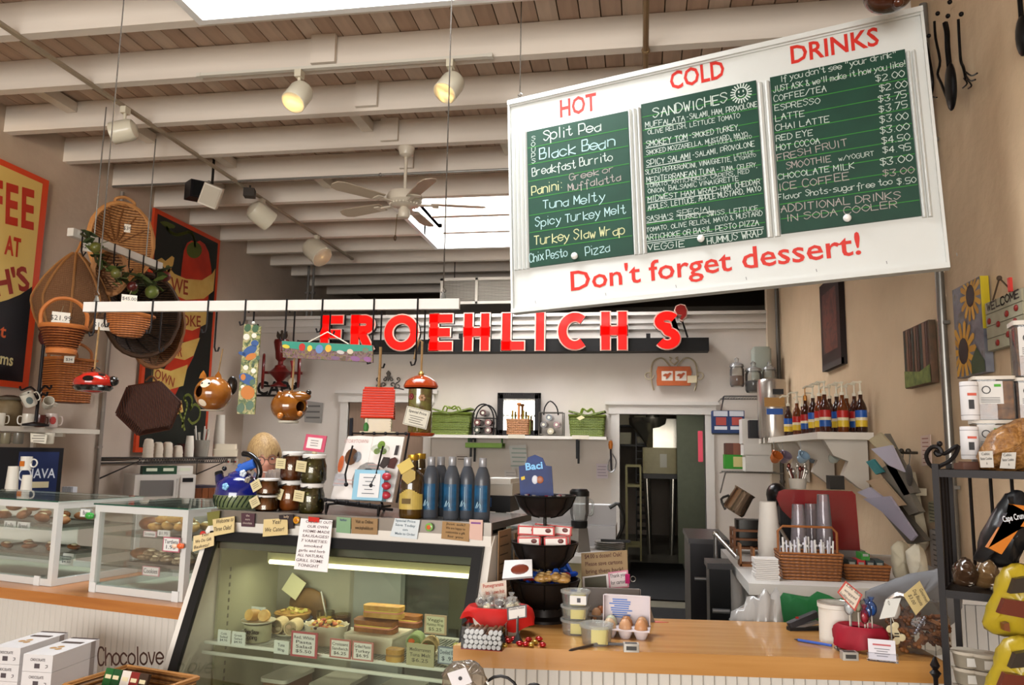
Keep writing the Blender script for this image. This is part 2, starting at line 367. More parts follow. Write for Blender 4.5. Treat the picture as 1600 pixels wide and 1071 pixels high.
for n,s in enumerate(SKY):
 a,b,c,d=s; z1=5.1; z0=ZB-.01
 m=MB(wellm).box2((a-.05,c,z0),(a,d,z1)).box2((b,c,z0),(b+.05,d,z1)).box2((a-.05,d,z0),(b+.05,d+.05,z1)).box2((a-.05,c-.05,z0+.08),(b+.05,c,z1))
 o=struct('window_%d'%(n+2),m,'skylight shaft lined in white between the joists')
 MB(glass()).box2((a,c,z1-.02),(b,d,z1)).build('pane',o)
for n,(q,lab)in enumerate((([(985,882),(1062,882),(1086,936),(990,936)],'black rubber floor mat lying in the kitchen doorway'),([(1000,953),(1088,953),(1110,985),(1010,985)],'black rubber floor mat behind the wooden counter'))):
 t=[PZ(x,y,.012)for x,y in q]; xs=[v.x for v in t]; ys=[v.y for v in t]
 tag(MB(M('#141313',.9,bump=.3,scale=80)).rbox(((min(xs)+max(xs))/2,(min(ys)+max(ys))/2,.008),(max(xs)-min(xs),max(ys)-min(ys),.016),.03).build('floor_mat'),lab,'mat')
galv=M('#8a8883',.35,.75,noise=.15,scale=9)
p=PX(1478,590,XR-.03); o=MB(galv).cyl((0,0,0),(0,0,4.0),.022)
for z in(.4,1.35,2.2,3.2):o.box((.01,0,z),(.03,.075,.018))
tag(put(o.build('conduit_pipe'),(XR-.032,p.y,0)),'galvanised vertical pipe clipped to right wall beside the forest painting','pipe')
p=PX(156,700,XL+.03); o=MB(M('#8d847c',.5,.3)).cyl((0,0,0),(0,0,3.02),.02)
for z in(.5,1.7):o.box((-.01,0,z),(.03,.07,.02))
tag(put(o.build('conduit_pipe'),(XL+.03,p.y,.97)),'grey vertical pipe on left wall behind the ladybug ornament','pipe')
o=MB(M('#5f5a54',.45,.5)).cyl((0,0,0),(0,0,3.9),.024)
for z in(1.2,2.3):o.ball((0,0,z),.032)
tag(put(o.build('conduit_pipe'),(XR-.036,9.3,0)),'dark vertical pipe in the corner beside the kitchen wall','pipe')
def ceilpipe(name,a,b,r,mat,lab):
 o=MB(mat).cyl((0,0,0),Vector(b)-Vector(a),r,n=8); n=4
 for k in range(1,n):o.ball((Vector(b)-Vector(a))*(k/n),r*1.5,8,6)
 tag(put(o.build(name),a),lab,'pipe')
a=P(400,282,6.65); b=P(800,264,6.65); a.z=b.z=(a.z+b.z)/2
ceilpipe('ceiling_conduit',a+Vector((-2.2,0,0)),b+Vector((2.2,0,0)),.012,galv,'thin metal conduit running along a joist above the fan')
a=PZ(1008,2,ZB-.03); b=PZ(1010,108,ZB-.03); a.x=b.x=(a.x+b.x)/2
ceilpipe('ceiling_conduit',a+Vector((0,-1.2,0)),b+Vector((0,1.5,0)),.018,M('#8b7352',.5,.3),'brown conduit crossing under the joists above the menu board')
for px,l in((481,'slim grey pipe rising behind the partition, nearer the left wall'),(489,'slim grey pipe rising behind the partition, nearer the fan')):
 q=P(px,450,10.4); tag(put(MB(M('#7d7a76',.5,.3)).cyl((0,0,0),(0,0,1.7),.018).box((.0,0,1.2),(.06,.05,.03)).build('conduit_pipe'),(q.x,10.4,2.5)),l,'pipe')
c=P(745,455,10.1); k=K(c); w,h=112*k,38*k
t=thing('air_conditioner','white air unit with wire grille hung above the partition','air conditioner',(c.x,10.1,c.z-h/2))
MB(M('#b5aea5',.5)).box((.5,.32,h/2),(w+1.0,.55,h)).build('housing',t)
f=MB(M('#d8d2c8',.5)); fx0,fx1=-w/2,w/2+1.0
for x in(fx0,0.0,fx1):f.box((x,0,h/2),(.035,.06,h+.03))
for z in(0,h):f.box(((fx0+fx1)/2,0,z),(fx1-fx0+.035,.06,.035))
f.build('frame',t)
g=MB(M('#a5a096',.4,.3))
for j in range(1,15):g.box(((fx0+fx1)/2,.0,h*j/15),(fx1-fx0,.02,.008))
for j in range(1,40):g.box((fx0+(fx1-fx0)*j/40,.01,h/2),(.004,.01,h))
tag(g.build('grille',t),None,None,None,'stuff')
for x in(-w*.35,w*.9):MB(M('#4a443e',.5,.4)).cyl((x,.1,h),(x,.1,4.2-c.z+h/2),.008,n=6).build('hanger_rod',t)
# ---- kitchen seen through the doorway
p=P(1058,700,11.3)
struct('wall_side',MB(M('#767a62',.55,noise=.1)).box2((p.x,11.3,0),(p.x+1.6,11.45,3.2)))
steel=M('#a8a294',.25,.9,noise=.15,scale=5); dsteel=M('#2b2926',.35,.5)
t=thing('kitchen_hood','steel funnel hood above a beige kitchen machine','hood',(0,0,0)); c=P(1020,700,12.4); k=K(c); t.location=(c.x,12.4,c.z)
MB(steel).lathe([(8*k,0),(16*k,12*k),(36*k,36*k),(37*k,46*k)],20).build('funnel',t)
MB(steel).box2((0,-.3,0),(40*k,.3,44*k)).build('hood_box',t)
MB(steel).cyl((0,0,44*k),(0,0,1.6),.1).build('duct',t)
t=thing('kitchen_machine','beige kitchen machine on steel legs seen through the doorway','machine',(c.x+.05,12.3,0)); zz=P(1033,740,12.3).z
MB(M('#a89c74',.4,noise=.1)).rbox((.05,0,(zz+c.z)/2-.0),(52*k,.5,(c.z-zz)),.04).build('cabinet',t)
MB(dsteel).box((.05,0,zz-.04),(50*k,.45,.07)).build('skirt',t)
for sx in(-1,1):
 MB(steel).cyl((.05+sx*20*k,-.1,zz-.05),(.05+sx*16*k,-.15,0),.06,.035).build('leg',t)
MB(M('#c9c4b0',.6)).box((.1,-.253,(zz+c.z)/2),(.1,.006,.2)).build('label_sheet',t)
t=thing('utility_cart','pale yellow utility cart in the kitchen beyond the doorway','cart',(P(990,760,11.6).x,11.6,0))
zt=P(990,728,11.6).z; ym=M('#a59a6b',.5)
for z in(zt,zt-.28,.2):MB(ym).rbox((0,0,z),(.22,.5,.03),.03).build('shelf',t)
for sx in(-1,1):
 for sy in(-1,1):MB(ym).box((sx*.1,sy*.23,zt/2),(.025,.025,zt)).build('post',t)
t=thing('sheet_pan_rack','tall dark pan rack standing beside the yellow cart','rack',(P(1004,740,13.2).x,13.2,0))
for sx in(-1,1):MB(dsteel).box((sx*.1,0,.95),(.02,.5,1.9)).build('post',t)
for j in range(14):MB(dsteel).box((0,0,.15+j*.125),(.2,.48,.012)).build('pan',t)
t=thing('kitchen_shelf','kitchen wall shelf with pale stacked goods beyond the doorway','shelf',(P(982,690,13.8).x,13.8,0))
for j,z in enumerate((1.62,1.95,2.3)):MB(dsteel).box((0,0,z),(.9,.4,.03)).build('board',t)
for j,(x,z,w,h)in enumerate(((-.1,1.64,.3,.2),(.2,1.64,.15,.16),(-.15,1.97,.34,.22),(.2,1.97,.2,.16),(-.1,2.32,.4,.2))):MB(M('#d5cfb0',.5)).rbox((x,0,z+h/2),(w,.3,h),.02).build('carton',t)
MB(dsteel).box((-.44,0,1.2),(.03,.4,2.4)).build('post',t)
tag(put(MB(M('#e8566a',.7)).box((0,0,0),(.055,.004,.34)).box((0,.003,0),(.05,.004,.36)).build('paper_strip'),P(1098.5,698,YB-.035)-Vector((0.03,0,0))),'bright pink paper strip taped to the doorway casing','paper')
# ================================================================== ceiling fixtures
cream=M('#d9d2bd',.35,coat=.3); lampglow=M('#ffe2ae',.4,emit=14); lampdim=M('#d9a65c',.5,emit=1.2)
def track_head(name,px,py,Y,aim,lab,lit,group='track lamps'):
 """cylinder lamp head on a stem; aim = direction the mouth looks"""
 p=P(px,py,Y); k=K(p); r=19*k if lit else 17*k; L=2.3*r; d=Vector(aim).normalized()
 t=thing(name,lab,'lamp',(p.x,p.y,p.z))
 top=ZB-.03-p.z
 MB(cream).box((0,0,top-.02),(.045,.06,.05)).build('adapter',t)
 MB(cream).cyl((0,0,top-.03),(0,0,r*.5),.011).build('stem',t)
 q=Vector((0,0,1)).rotation_difference(-d).to_matrix().to_4x4()
 b=MB(cream); b.T=q; b.lathe([(r*.97,-L*.45),(r,-L*.44),(r,L*.25),(r*.86,L*.42),(r*.45,L*.52),(0,L*.53)],20)
 b.lathe([(r*.96,-L*.45),(r*.9,-L*.44),(r*.82,-L*.15),(r*.5,-L*.05),(0,-L*.03)],20); b.build('can',t)
 g=MB(lampglow if lit else lampdim if px>300 else M('#cfc7b2',.4)); g.T=q; g.lathe([(0,-L*.36),(r*.6,-L*.33),(r*.72,-L*.2),(0,-L*.12)],14); g.build('bulb',t)
 return t,d,p
def spotlamp(loc,d,e,ang,col=(1,.78,.48),blend=.6,r=.05,name='track_lamp_beam'):
 s=bpy.data.lights.new(name,'SPOT'); s.energy=e; s.spot_size=math.radians(ang); s.spot_blend=blend; s.color=col; s.shadow_soft_size=r
 o=bpy.data.objects.new(name,s); COL.objects.link(o); o.location=loc; o.rotation_euler=Vector(d).to_track_quat('-Z','Y').to_euler()
a=PZ(317,122,ZB-.02); b=PZ(762,88,ZB-.02); y=(a.y+b.y)/2
tag(put(MB(M('#d6d2c6',.4)).box2((a.x,-.017,-.02),(b.x,.017,0)).box2((a.x-.03,-.02,-.024),(a.x,.02,.002)).box2((b.x,-.02,-.024),(b.x+.03,.02,.002)).build('lighting_track'),(0,y,ZB)),'white lighting track under a joist carrying the two lit lamps','track')
for px,py,aim,lab in((466,150,(-.15,-.55,-.8),'lit cream track lamp on the joist track nearer the left wall'),(703,135,(-.3,-.5,-.8),'lit cream track lamp on the joist track nearer the menu board')):
 t,d,p=track_head('track_lamp',px,py,y,aim,lab,True); spotlamp(p+d*.14,d,30,85)
a=PZ(0,38,ZB-.02); b=PZ(548,405,ZB-.02); x=(a.x+b.x)/2
tag(put(MB(M('#a79a86',.4)).box2((-.017,-1.5,-.02),(.017,b.y-a.y,0)).box2((-.02,b.y-a.y,-.024),(.02,b.y-a.y+.04,.002)).build('lighting_track'),(x,a.y,ZB)),'long lighting track running toward the back partition','track')
for px,py,aim,lab in((193,205,(-.9,-.2,-.25),'unlit cream track lamp on the long track nearest the coffee sign'),(408,336,(1.6,2.1,-1.4),'cream track lamp on the long track beside the pepper poster'),(494,393,(.75,-.25,-.65),'dimly lit track lamp at the far end of the long track')):
 Y=None
 for s in range(400):
  yy=4+.02*s
  if abs(P(px,py-25,yy).x-x)<.012:Y=yy; break
 t,d,p=track_head('track_lamp',px,py,Y or 6,aim,lab,False)
 if px>300:spotlamp(p+d*.12,d,26,60)
for loc,d,lab,e,ang in(((-3.83,3.3,3.72),(-1.2,2.0,-.5),'cream track lamp aimed at the coffee sign',60,50),):
 t=thing('track_lamp',lab,'lamp',loc); d=Vector(d).normalized()
 q=Vector((0,0,1)).rotation_difference(-d).to_matrix().to_4x4(); b=MB(cream); b.T=q; b.lathe([(.06,-.08),(.065,-.08),(.065,.05),(.03,.1),(0,.1)],16); b.build('can',t)
 MB(cream).cyl((0,0,.05),(0,0,ZB-.015-loc[2]),.011).build('stem',t); g=MB(lampglow); g.T=q; g.lathe([(0,-.07),(.05,-.06),(0,-.03)],12); g.build('bulb',t)
 spotlamp(Vector(loc)+d*.12,d,e,ang,(1,.7,.36),.6,.05,'track_lamp_sign_offscreen')
p=P(632,318,6.05); k=K(p)
t=thing('ceiling_fan','cream ceiling fan with five blades on a long downrod','fan',(p.x,p.y,p.z))
fanw=M('#d2c8b6',.4,coat=.2)
MB(fanw).lathe([(.0,-.035),(.06,-.03),(.11,-.02),(.145,.01),(.15,.05),(.135,.085),(.09,.1),(.03,.12),(.0,.12)],24).build('motor_housing',t)
v=MB(fanw)
for i in range(24):a=2*PI*i/24; v.box((.118*math.cos(a),.118*math.sin(a),-.012),(.012,.012,.02))
v.build('vent_slots',t)
MB(fanw).cyl((0,0,.1),(0,0,.42),.014).build('downrod',t)
MB(fanw).lathe([(.02,.4),(.055,.42),(.07,.47),(.07,.5),(0,.5)],16).build('canopy',t)
MB(M('#4a423a',.6)).box((0,0,.53),(.16,.12,.07)).build('mounting_box',t)
MB(M('#4c463f',.5,.3)).cyl((0,0,.56),(0,0,ZB-p.z+.1),.012,n=8).build('hanger_pipe',t)
MB(fanw).lathe([(0,-.13),(.04,-.125),(.05,-.11),(.05,-.06),(.03,-.03),(0,-.03)],16).build('switch_housing',t)
ch=MB(M('#8a7a5c',.4,.6)).cyl((-.05,-.03,-.1),(-.06,-.03,-.3),.004,n=5); ch.mat(M('#4b3521',.4)).lathe([(0,-.33),(.011,-.32),(.013,-.3),(.005,-.28),(0,-.28)],8,(-.06,-.03,0)); ch.build('pull_chain',t)
blm=M('#b8a792',.5,noise=.08,scale=3)
for i in range(5):
 a=2*PI*i/5+.28; b=MB(fanw).at((0,0,-.01),a); b.box((.19,0,0),(.16,.035,.012)).box((.26,0,0),(.05,.1,.01)); br=b.build('blade_iron',t)
 b=MB(blm).at((0,0,.0),a,.2); b.prism([(.22,-.055),(.6,-.07),(.66,-.05),(.68,0),(.66,.05),(.6,.07),(.22,.055)],-.004,.004); b.build('blade',t)
p=P(310,300,PZ(310,284,ZB).y)
t=thing('loudspeaker','small black loudspeaker mounted under a joist','loudspeaker',p,.9)
MB(M('#17161a',.4)).prism([(-.1,-.07),(.1,-.09),(.12,.07),(-.1,.09)],-.08,.09).build('cabinet',t); MB(M('#0b0b0c',.8)).box((0,-.085,0),(.16,.01,.13)).build('grille',t); MB(dsteel).cyl((0,0,.08),(0,0,ZB-p.z-.0),.015).build('bracket',t)
p=P(330,306,PZ(330,286,ZB).y-.28); t=thing('loudspeaker','white box loudspeaker mounted under a joist','loudspeaker',p,.5)
b=MB(M('#ddd5c6',.5)).at((0,0,0),0,.35,.3); b.rbox((0,0,0),(.17,.16,.2),.02).build('cabinet',t); b=MB(M('#c4bbaa',.7)).at((0,0,0),0,.35,.3); b.box((0,-.083,0),(.14,.008,.17)).build('grille',t); MB(dsteel).cyl((0,.03,.08),(0,.03,ZB+.21-p.z),.012).build('bracket',t)
p=P(390,302,PZ(390,290,ZB).y); tag(put(MB(M('#3a342e',.6)).box((0,0,0),(.1,.1,.08)).cyl((0,0,.04),(0,0,ZB-p.z),.01,n=6).build('junction_box'),p,.3),'small dark junction box hanging beside the long track','junction box')
wire=M('#4d463f',.5,.5)
def hang_wire(x,y,z0,lab):
 o=MB(wire).cyl((0,0,0),(0,0,ZB+.15-z0),.0035,n=5).tube([(0,0,0),(.012,0,-.015),(.0,0,-.03),(-.012,0,-.02)],.003,5); tag(put(o.build('hanging_wire'),(x,y,z0)),lab,'wire')
# ================================================================== menu board
mF=Face((-.70,4.1,2.842),math.atan2(-.55,1.98),-.0365)
def ftext(mb,F,s,p0,p1,h,y=0,bold=0):
 a,b=F.uv(*p0),F.uv(*p1); c=F.uv(p0[0],p0[1]-h); w=math.hypot(b[0]-a[0],b[1]-a[1])
 mb.text(s,a[0],a[1],c[1]-a[1],'L',y,bold,w,math.atan2(b[1]-a[1],b[0]-a[0]))
def fhand(mb,F,s,p0,p1,h,y=0,w=None,jit=.05):
 a,b=F.uv(*p0),F.uv(*p1); c=F.uv(p0[0],p0[1]-h); hh=abs(c[1]-a[1]); mb.hand(s,a,b,hh,w or hh*.105,y,jit)
def funder(mb,F,p0,p1,y=0,w=.004):mb.line([F.uv(*p0),F.uv(*p1)],w,y)
menu=thing('menu_board','large hanging white menu board with three green chalkboard panels','menu board',mF.o,mF.rz); menu.rotation_euler=mF.e
W=math.hypot(1.98,.55); z0,z1=-.597,.597
bw=M('#cbccc8',.5,noise=.03,scale=4); bgray=M('#c9cac6',.5)
MB(bw).box2((0,.012,z0),(W,.05,z1)).build('backing_board',menu)
fr=MB(bw).box2((-.012,-.012,z1-.014),(W+.012,.055,z1+.012)).box2((0,.002,z1-.022),(W,.02,z1-.014)).box2((-.012,-.008,z0),(.0,.055,z1)).box2((W,-.008,z0),(W+.012,.055,z1)).box2((-.012,-.012,z0-.012),(W+.012,.055,z0+.012))
fr.build('frame',menu)
pn=[[(826,207),(983,171),(987,396),(825,420)],[(1005,164),(1184,123),(1195,370),(1008,396)],[(1205,118),(1416,79),(1438,337),(1218,366)]]
green=M('#123c2c',.55,noise=.22,scale=7); lineg=M('#2f7a2c',.7); chalk=M('#c3ccc4',.9); pinkch=M('#a89d98',.9); blch=M('#a9c6c6',.9); ych=M('#c6c596',.9); red=M('#c22a1e',.5)
pz0=mF.uv(*pn[0][3])[1]; pz1=(mF.uv(*pn[0][0])[1]+mF.uv(*pn[2][1])[1])/2; edges=[]
for q,hd in zip(pn,('hot food','sandwich','drinks')):
 u=[mF.uv(*p)for p in q]; xa,xb=(u[0][0]+u[3][0])/2,(u[1][0]+u[2][0])/2; za,zb=(u[2][1]+u[3][1])/2,(u[0][1]+u[1][1])/2; edges+=[xa,xb]
 MB(green).box2((xa,0,za),(xb,.012,zb)).build('chalkboard_panel',menu)
 ln=MB(lineg); n=7 if hd=='hot food' else 10
 for j in range(1,n+1):ln.line([(xa+.004,zb-(zb-za)*j/(n+1)),(xb-.004,zb-(zb-za)*j/(n+1))],.004,-.0008)
 ln.build('ruled_lines',menu)
uu=edges; cols=[(0.004,uu[0]),(uu[1],uu[2]),(uu[3],uu[4]),(uu[5],W-.03)]
for a,b in cols:
 f=MB(bw); n=max(2,int((b-a)/.022)); s=(b-a)/n
 for j in range(n):f.prism([(a+s*j+s*.08,.012),(a+s*j+s*.2,-.005),(a+s*j+s*.5,-.012),(a+s*j+s*.8,-.005),(a+s*j+s*.92,.012)],pz0,pz1)
 f.build('fluted_post',menu)
for s,p0,p1,h in(('HOT',(874,182),(931,170),26),('COLD',(1047,139),(1132,119),27),('DRINKS',(1236,98),(1374,68),27),("Don't forget dessert!",(891,454),(1346,396),30)):
 t1=MB(red); ftext(t1,mF,s,p0,p1,h,.0105,.02 if s.isupper()else .012); t1.build('lettering',menu,0)['label']='red lettering %s'%s
c=MB(chalk)
for x in range(7):p=(835+x*110,470-x*12.5); funder(c.mat(M('#777777',.6)),mF,p,(p[0]+1,p[1]+4),.0105,.003)
H=lambda m,s,a,b,h:fhand(c.mat(m),mF,s,a,b,h,-.0012,None,.07)
for m,s,a,b,h in((chalk,'Split Pea',(848,221),(940,203),15),(blch,'Black Bean',(842,250),(962,228),16),(chalk,'Breakfast Burrito',(831,276),(958,250),12),(ych,'Panini:',(830,305),(880,296),14),(pinkch,'Greek or',(889,283),(961,268),10),(pinkch,'Muffalatta',(887,298),(971,282),11),(blch,'Tuna Melty',(847,327),(946,314),13),(blch,'Spicy Turkey Melt',(836,355),(979,333),13),(ych,'Turkey Slaw Wrap',(834,383),(977,365),14),(blch,'Chix Pesto',(827,410),(887,400),13),(blch,'Pizza',(914,400),(954,393),13)):H(m,s,a,b,h)
for j,ch in enumerate('SOUPS'):H(chalk,ch,(830,220+j*9),(837,219+j*9),7)
UL=[]
for s,a,b,h,u in(('SANDWICHES',(1020,185),(1138,160),14,0),('MUFFALATA',(1008,200),(1071,189),8,1),('-SALAMI, HAM, PROVOLONE',(1072,188),(1184,167),8,0),('OLIVE RELISH, LETTUCE TOMATO',(1012,211),(1157,184),7,0),('SMOKEY TOM',(1009,230),(1075,218),9,1),('-SMOKED TURKEY,',(1076,217),(1157,202),8,0),('SMOKED MOZZARELLA, MUSTARD, MAYO.',(1010,243),(1172,212),7,0),('LETTUCE & TOMATO',(1107,228),(1175,216),5,0),('SPICY SALAMI',(1010,260),(1080,248),9,1),('-SALAMI, PROVOLONE',(1081,247),(1180,228),8,0),('SLICED PEPPERONCINI, VINAIGRETTE,',(1008,273),(1144,252),7,0),('LETTUCE',(1147,246),(1178,240),5,0),('& TOMATO',(1147,252),(1182,245),5,0),('MEDITERRANEAN TUNA',(1010,286),(1118,270),8,1),('- TUNA, CELERY,',(1119,269),(1184,261),7,0),('TOMATO, ARTICHOKES, CAPERS, RED',(1010,294),(1171,270),6,0),('ONION, BALSAMIC VINAIGRETTE',(1012,303),(1155,282),7,0),('MIDWEST HAM WRAP',(1012,315),(1121,300),8,1),('-HAM, CHEDDAR',(1121,300),(1188,287),8,0),('APPLES, LETTUCE, APPLE MUSTARD, MAYO',(1012,329),(1190,298),8,0),("SASHA'S",(1010,347),(1052,341),8,1),('SPECIAL',(1057,336),(1116,329),7,1),('TURKEY, SWISS, LETTUCE,',(1060,344),(1189,328),7,0),('TOMATO, OLIVE RELISH, MAYO & MUSTARD',(1010,363),(1192,337),7,0),('ARTICHOKE OR BASIL PESTO PIZZA',(1009,376),(1187,352),8,0),('VEGGIE',(1011,392),(1071,385),9,0),('HUMMUS WRAP',(1105,382),(1192,369),10,0)):
 H(chalk,s,a,b,h)
 if u:funder(c,mF,(a[0],a[1]+2),(b[0],b[1]+2),-.0012,.0035)
for d in(0,3):funder(c,mF,(1008,378+d),(1193,355+d),-.0012,.003)
sc=mF.uv(1158,146); rr=mF.uv(1168,146)[0]-sc[0]
c.line([(sc[0]+rr*math.cos(a*PI/10),sc[1]+rr*math.sin(a*PI/10))for a in range(21)],.005,-.0012)
for j in range(20):a=j*PI/10; c.line([(sc[0]+rr*1.15*math.cos(a),sc[1]+rr*1.15*math.sin(a)),(sc[0]+rr*1.65*math.cos(a),sc[1]+rr*1.65*math.sin(a))],.006,-.0012)
c.line([(sc[0]+rr*.55*math.cos(a),sc[1]+rr*.55*math.sin(a))for a in(-2.6,-2.1,-1.57,-1.0,-.5)],.004,-.0012)
for sx in(-.35,.35):c.line([(sc[0]+sx*rr,sc[1]+rr*.2),(sc[0]+sx*rr,sc[1]+rr*.45)],.006,-.0012)
for m,s,a,b,h in((chalk,'If you don\'t see "your drink"',(1220,128),(1402,88),9),(chalk,"JUST ASK & we'll make it how you like!",(1208,145),(1416,103),9),(chalk,'COFFEE/TEA',(1209,159),(1292,143),9),(chalk,'$2.00',(1368,128),(1414,119),10),(chalk,'ESPRESSO',(1210,174),(1282,161),9),(chalk,'$2.00',(1373,143),(1419,135),10),(chalk,'LATTE',(1211,190),(1258,181),9),(chalk,'$3.75',(1372,160),(1418,152),10),(chalk,'CHAI LATTE',(1211,205),(1297,190),9),(chalk,'$3.75',(1373,176),(1419,168),10),(chalk,'RED EYE',(1212,221),(1271,211),9),(chalk,'$3.00',(1374,193),(1420,186),10),(chalk,'HOT COCOA',(1213,236),(1282,224),9),(chalk,'$3.00',(1374,209),(1422,202),10),(pinkch,'FRESH FRUIT',(1214,252),(1325,227),10),(chalk,'$4.50',(1377,225),(1423,219),10),(pinkch,'SMOOTHIE',(1228,265),(1300,252),10),(chalk,'w/YOGURT',(1310,252),(1366,243),7),(chalk,'$4.95',(1378,240),(1424,234),10),(chalk,'CHOCOLATE MILK',(1215,281),(1336,263),9),(chalk,'$3.00',(1374,259),(1427,252),11),(pinkch,'ICE COFFEE',(1216,299),(1328,281),11),(pinkch,'$3.00',(1378,276),(1429,271),10),(chalk,'Flavor Shots-sugarfree too',(1216,313),(1395,288),9),(chalk,'$.50',(1401,289),(1432,285),9),(pinkch,'ADDITIONAL DRINKS',(1219,332),(1408,310),11),(pinkch,'IN SODA COOLER',(1228,347),(1403,324),10)):H(m,s,a,b,h)
tag(c.build('chalk_writing',menu,0),'white and pastel chalk writing')
for p in((899,401),(1096,374),(1324,342)):
 u=mF.uv(*p); MB(M('#e6e6e2',.25,coat=.5)).ball((u[0],-.014,u[1]),.0185).build('knob',menu)
for x in(.05,W-.12):MB(galv).tube([(x,.03,z1),(x-.012,.03,z1+.03),(x,.03,z1+.06),(x+.014,.03,z1+.05)],.0035,5,smooth=3).build('hook',menu)
for x,l in((.05,'thin wire holding the left end of the menu board'),(W-.12,'thin wire holding the right end of the menu board')):
 q=mF.o+mF.M@Vector((x,.03,z1+.07)); hang_wire(q.x,q.y,q.z,l)
# ================================================================== red letter sign on the partition
sF=Face((0,9.24,0),0)
sign=thing('shop_sign',"red channel letter sign reading FROEHLICH'S on a black bar",'sign',(0,9.24,0))
a,b=sF.uv(462,551),sF.uv(1108,527)
MB(M('#0d0c0c',.5)).box2((a[0],.03,a[1]),(b[0],.24,b[1])).build('raceway',sign)
redl=M('#f4140f',.25,emit=.5,coat=.4); edge=M('#d9b8a8',.5); blk=M('#181414',.6)
zb,zt=sF.uv(640,549)[1],sF.uv(640,492.5)[1]; hh=zt-zb
def ribbon(mb,pts,th,y0,y1):
 """thick outline in xz extruded along y, with mitred joints"""
 n=len(pts); L=[]; R=[]
 for i,p in enumerate(pts):
  a=pts[max(i-1,0)]; b=pts[min(i+1,n-1)]; d=Vector((b[0]-a[0],b[1]-a[1])).normalized(); m=1
  if 0<i<n-1:
   d1=Vector((p[0]-a[0],p[1]-a[1])).normalized(); m=1/max(.5,d.dot(d1))
  nx,nz=-d.y*th/2*m,d.x*th/2*m; L.append((p[0]+nx,p[1]+nz)); R.append((p[0]-nx,p[1]-nz))
 mb.slab(L+R[::-1],y0,y1)
def letter(ch,px0,px1):
 x0,x1=sF.uv(px0,520)[0],sF.uv(px1,520)[0]; w=x1-x0; g=hh*.245
 A=lambda cx,cz,rx,rz,a0,a1,n=14:[(cx+rx*math.cos(math.radians(a0+(a1-a0)*i/n)),cz+rz*math.sin(math.radians(a0+(a1-a0)*i/n)))for i in range(n+1)]
 l,r,bo,to=x0+g/2,x1-g/2,zb+g/2,zt-g/2; mid=(zb+zt)/2; cx=(x0+x1)/2
 S={'F':[[(l,zb),(l,zt)],[(x0,to),(x1,to)],[(x0,mid-.01),(x1-w*.08,mid-.01)]],'E':[[(l,zb),(l,zt)],[(x0,to),(x1,to)],[(x0,mid),(x1-w*.1,mid)],[(x0,bo),(x1,bo)]],'H':[[(l,zb),(l,zt)],[(r,zb),(r,zt)],[(x0,mid),(x1,mid)]],'L':[[(l,zb),(l,zt)],[(x0,bo),(x1,bo)]],'I':[[(cx,zb),(cx,zt)]],'O':[A(cx,mid,w/2-g/2,hh/2-g/2,0,360,28)],'C':[A(cx+w*.08,mid,w*.58-g/2,hh/2-g/2,52,308,22)],'R':[[(l,zb),(l,zt)],[(x0,to)]+A(x1-w*.43,zt-hh*.27,w*.43-g/2,hh*.27-g/2,90,-90,12)+[(x0,zt-hh*.54+g/2)],[(cx-w*.05,mid),(x1-g*.45,zb)]],'S':[A(cx,zt-hh*.27,w*.5-g/2,hh*.27-g/2,30,262,14)+A(cx,zb+hh*.29,w*.5-g/2,hh*.29-g/2,82,-150,14)]}[ch]
 o=MB(redl)
 for p in S:ribbon(o,p,g*.9,-.05,.0)
 o=o.build('letter',sign)
 e=MB(edge)
 for p in S:
  q=list(p)
  if len(q)==2:
   d=Vector((q[1][0]-q[0][0],q[1][1]-q[0][1])).normalized()*.012; q=[(q[0][0]-d.x,q[0][1]-d.y),(q[1][0]+d.x,q[1][1]+d.y)]
  ribbon(e,q,g*.9+.03,-.042,-.03); ribbon(e.mat(blk),q,g*.9+.028,-.03,.035); e.mat(edge)
 e.build('edge_trim',o)
for ch,p0,p1 in(('F',503,537),('R',550,587),('O',602,656),('E',672.5,708),('H',726,766),('L',785,820),('I',836,853),('C',872,918),('H',939,980),('S',1022,1063)):letter(ch,p0,p1)
u=sF.uv(1063,486); k=.0078
o=MB(M('#8e1f1a',.3,coat=.4)).slab([(u[0]+a*k,u[1]+b*k)for a,b in((-8,0),(-6,6),(0,8.5),(6,7),(9,0),(8,-8),(2,-15),(-1,-13),(2,-7),(-5,-6))],-.045,.0).build('apostrophe',sign)
MB(edge).slab([(u[0]+a*k*1.18,u[1]+b*k*1.15)for a,b in((-8,0),(-6,6),(0,8.5),(6,7),(9,0),(8,-8),(2,-15),(-1,-13),(2,-7),(-5,-6))],-.038,.03).build('edge_trim',o)
for p in((876,524),(1013,524),(718,524)):q=sF.uv(*p); MB(blk).box((q[0],.1,q[1]),(.05,.08,.06)).build('clip',sign)
v=sF.uv(1066,500); v2=sF.uv(1075,526); MB(blk).tube([(v[0],.05,v[1]),(v2[0],.08,v2[1])],.012,6).build('clip',sign)
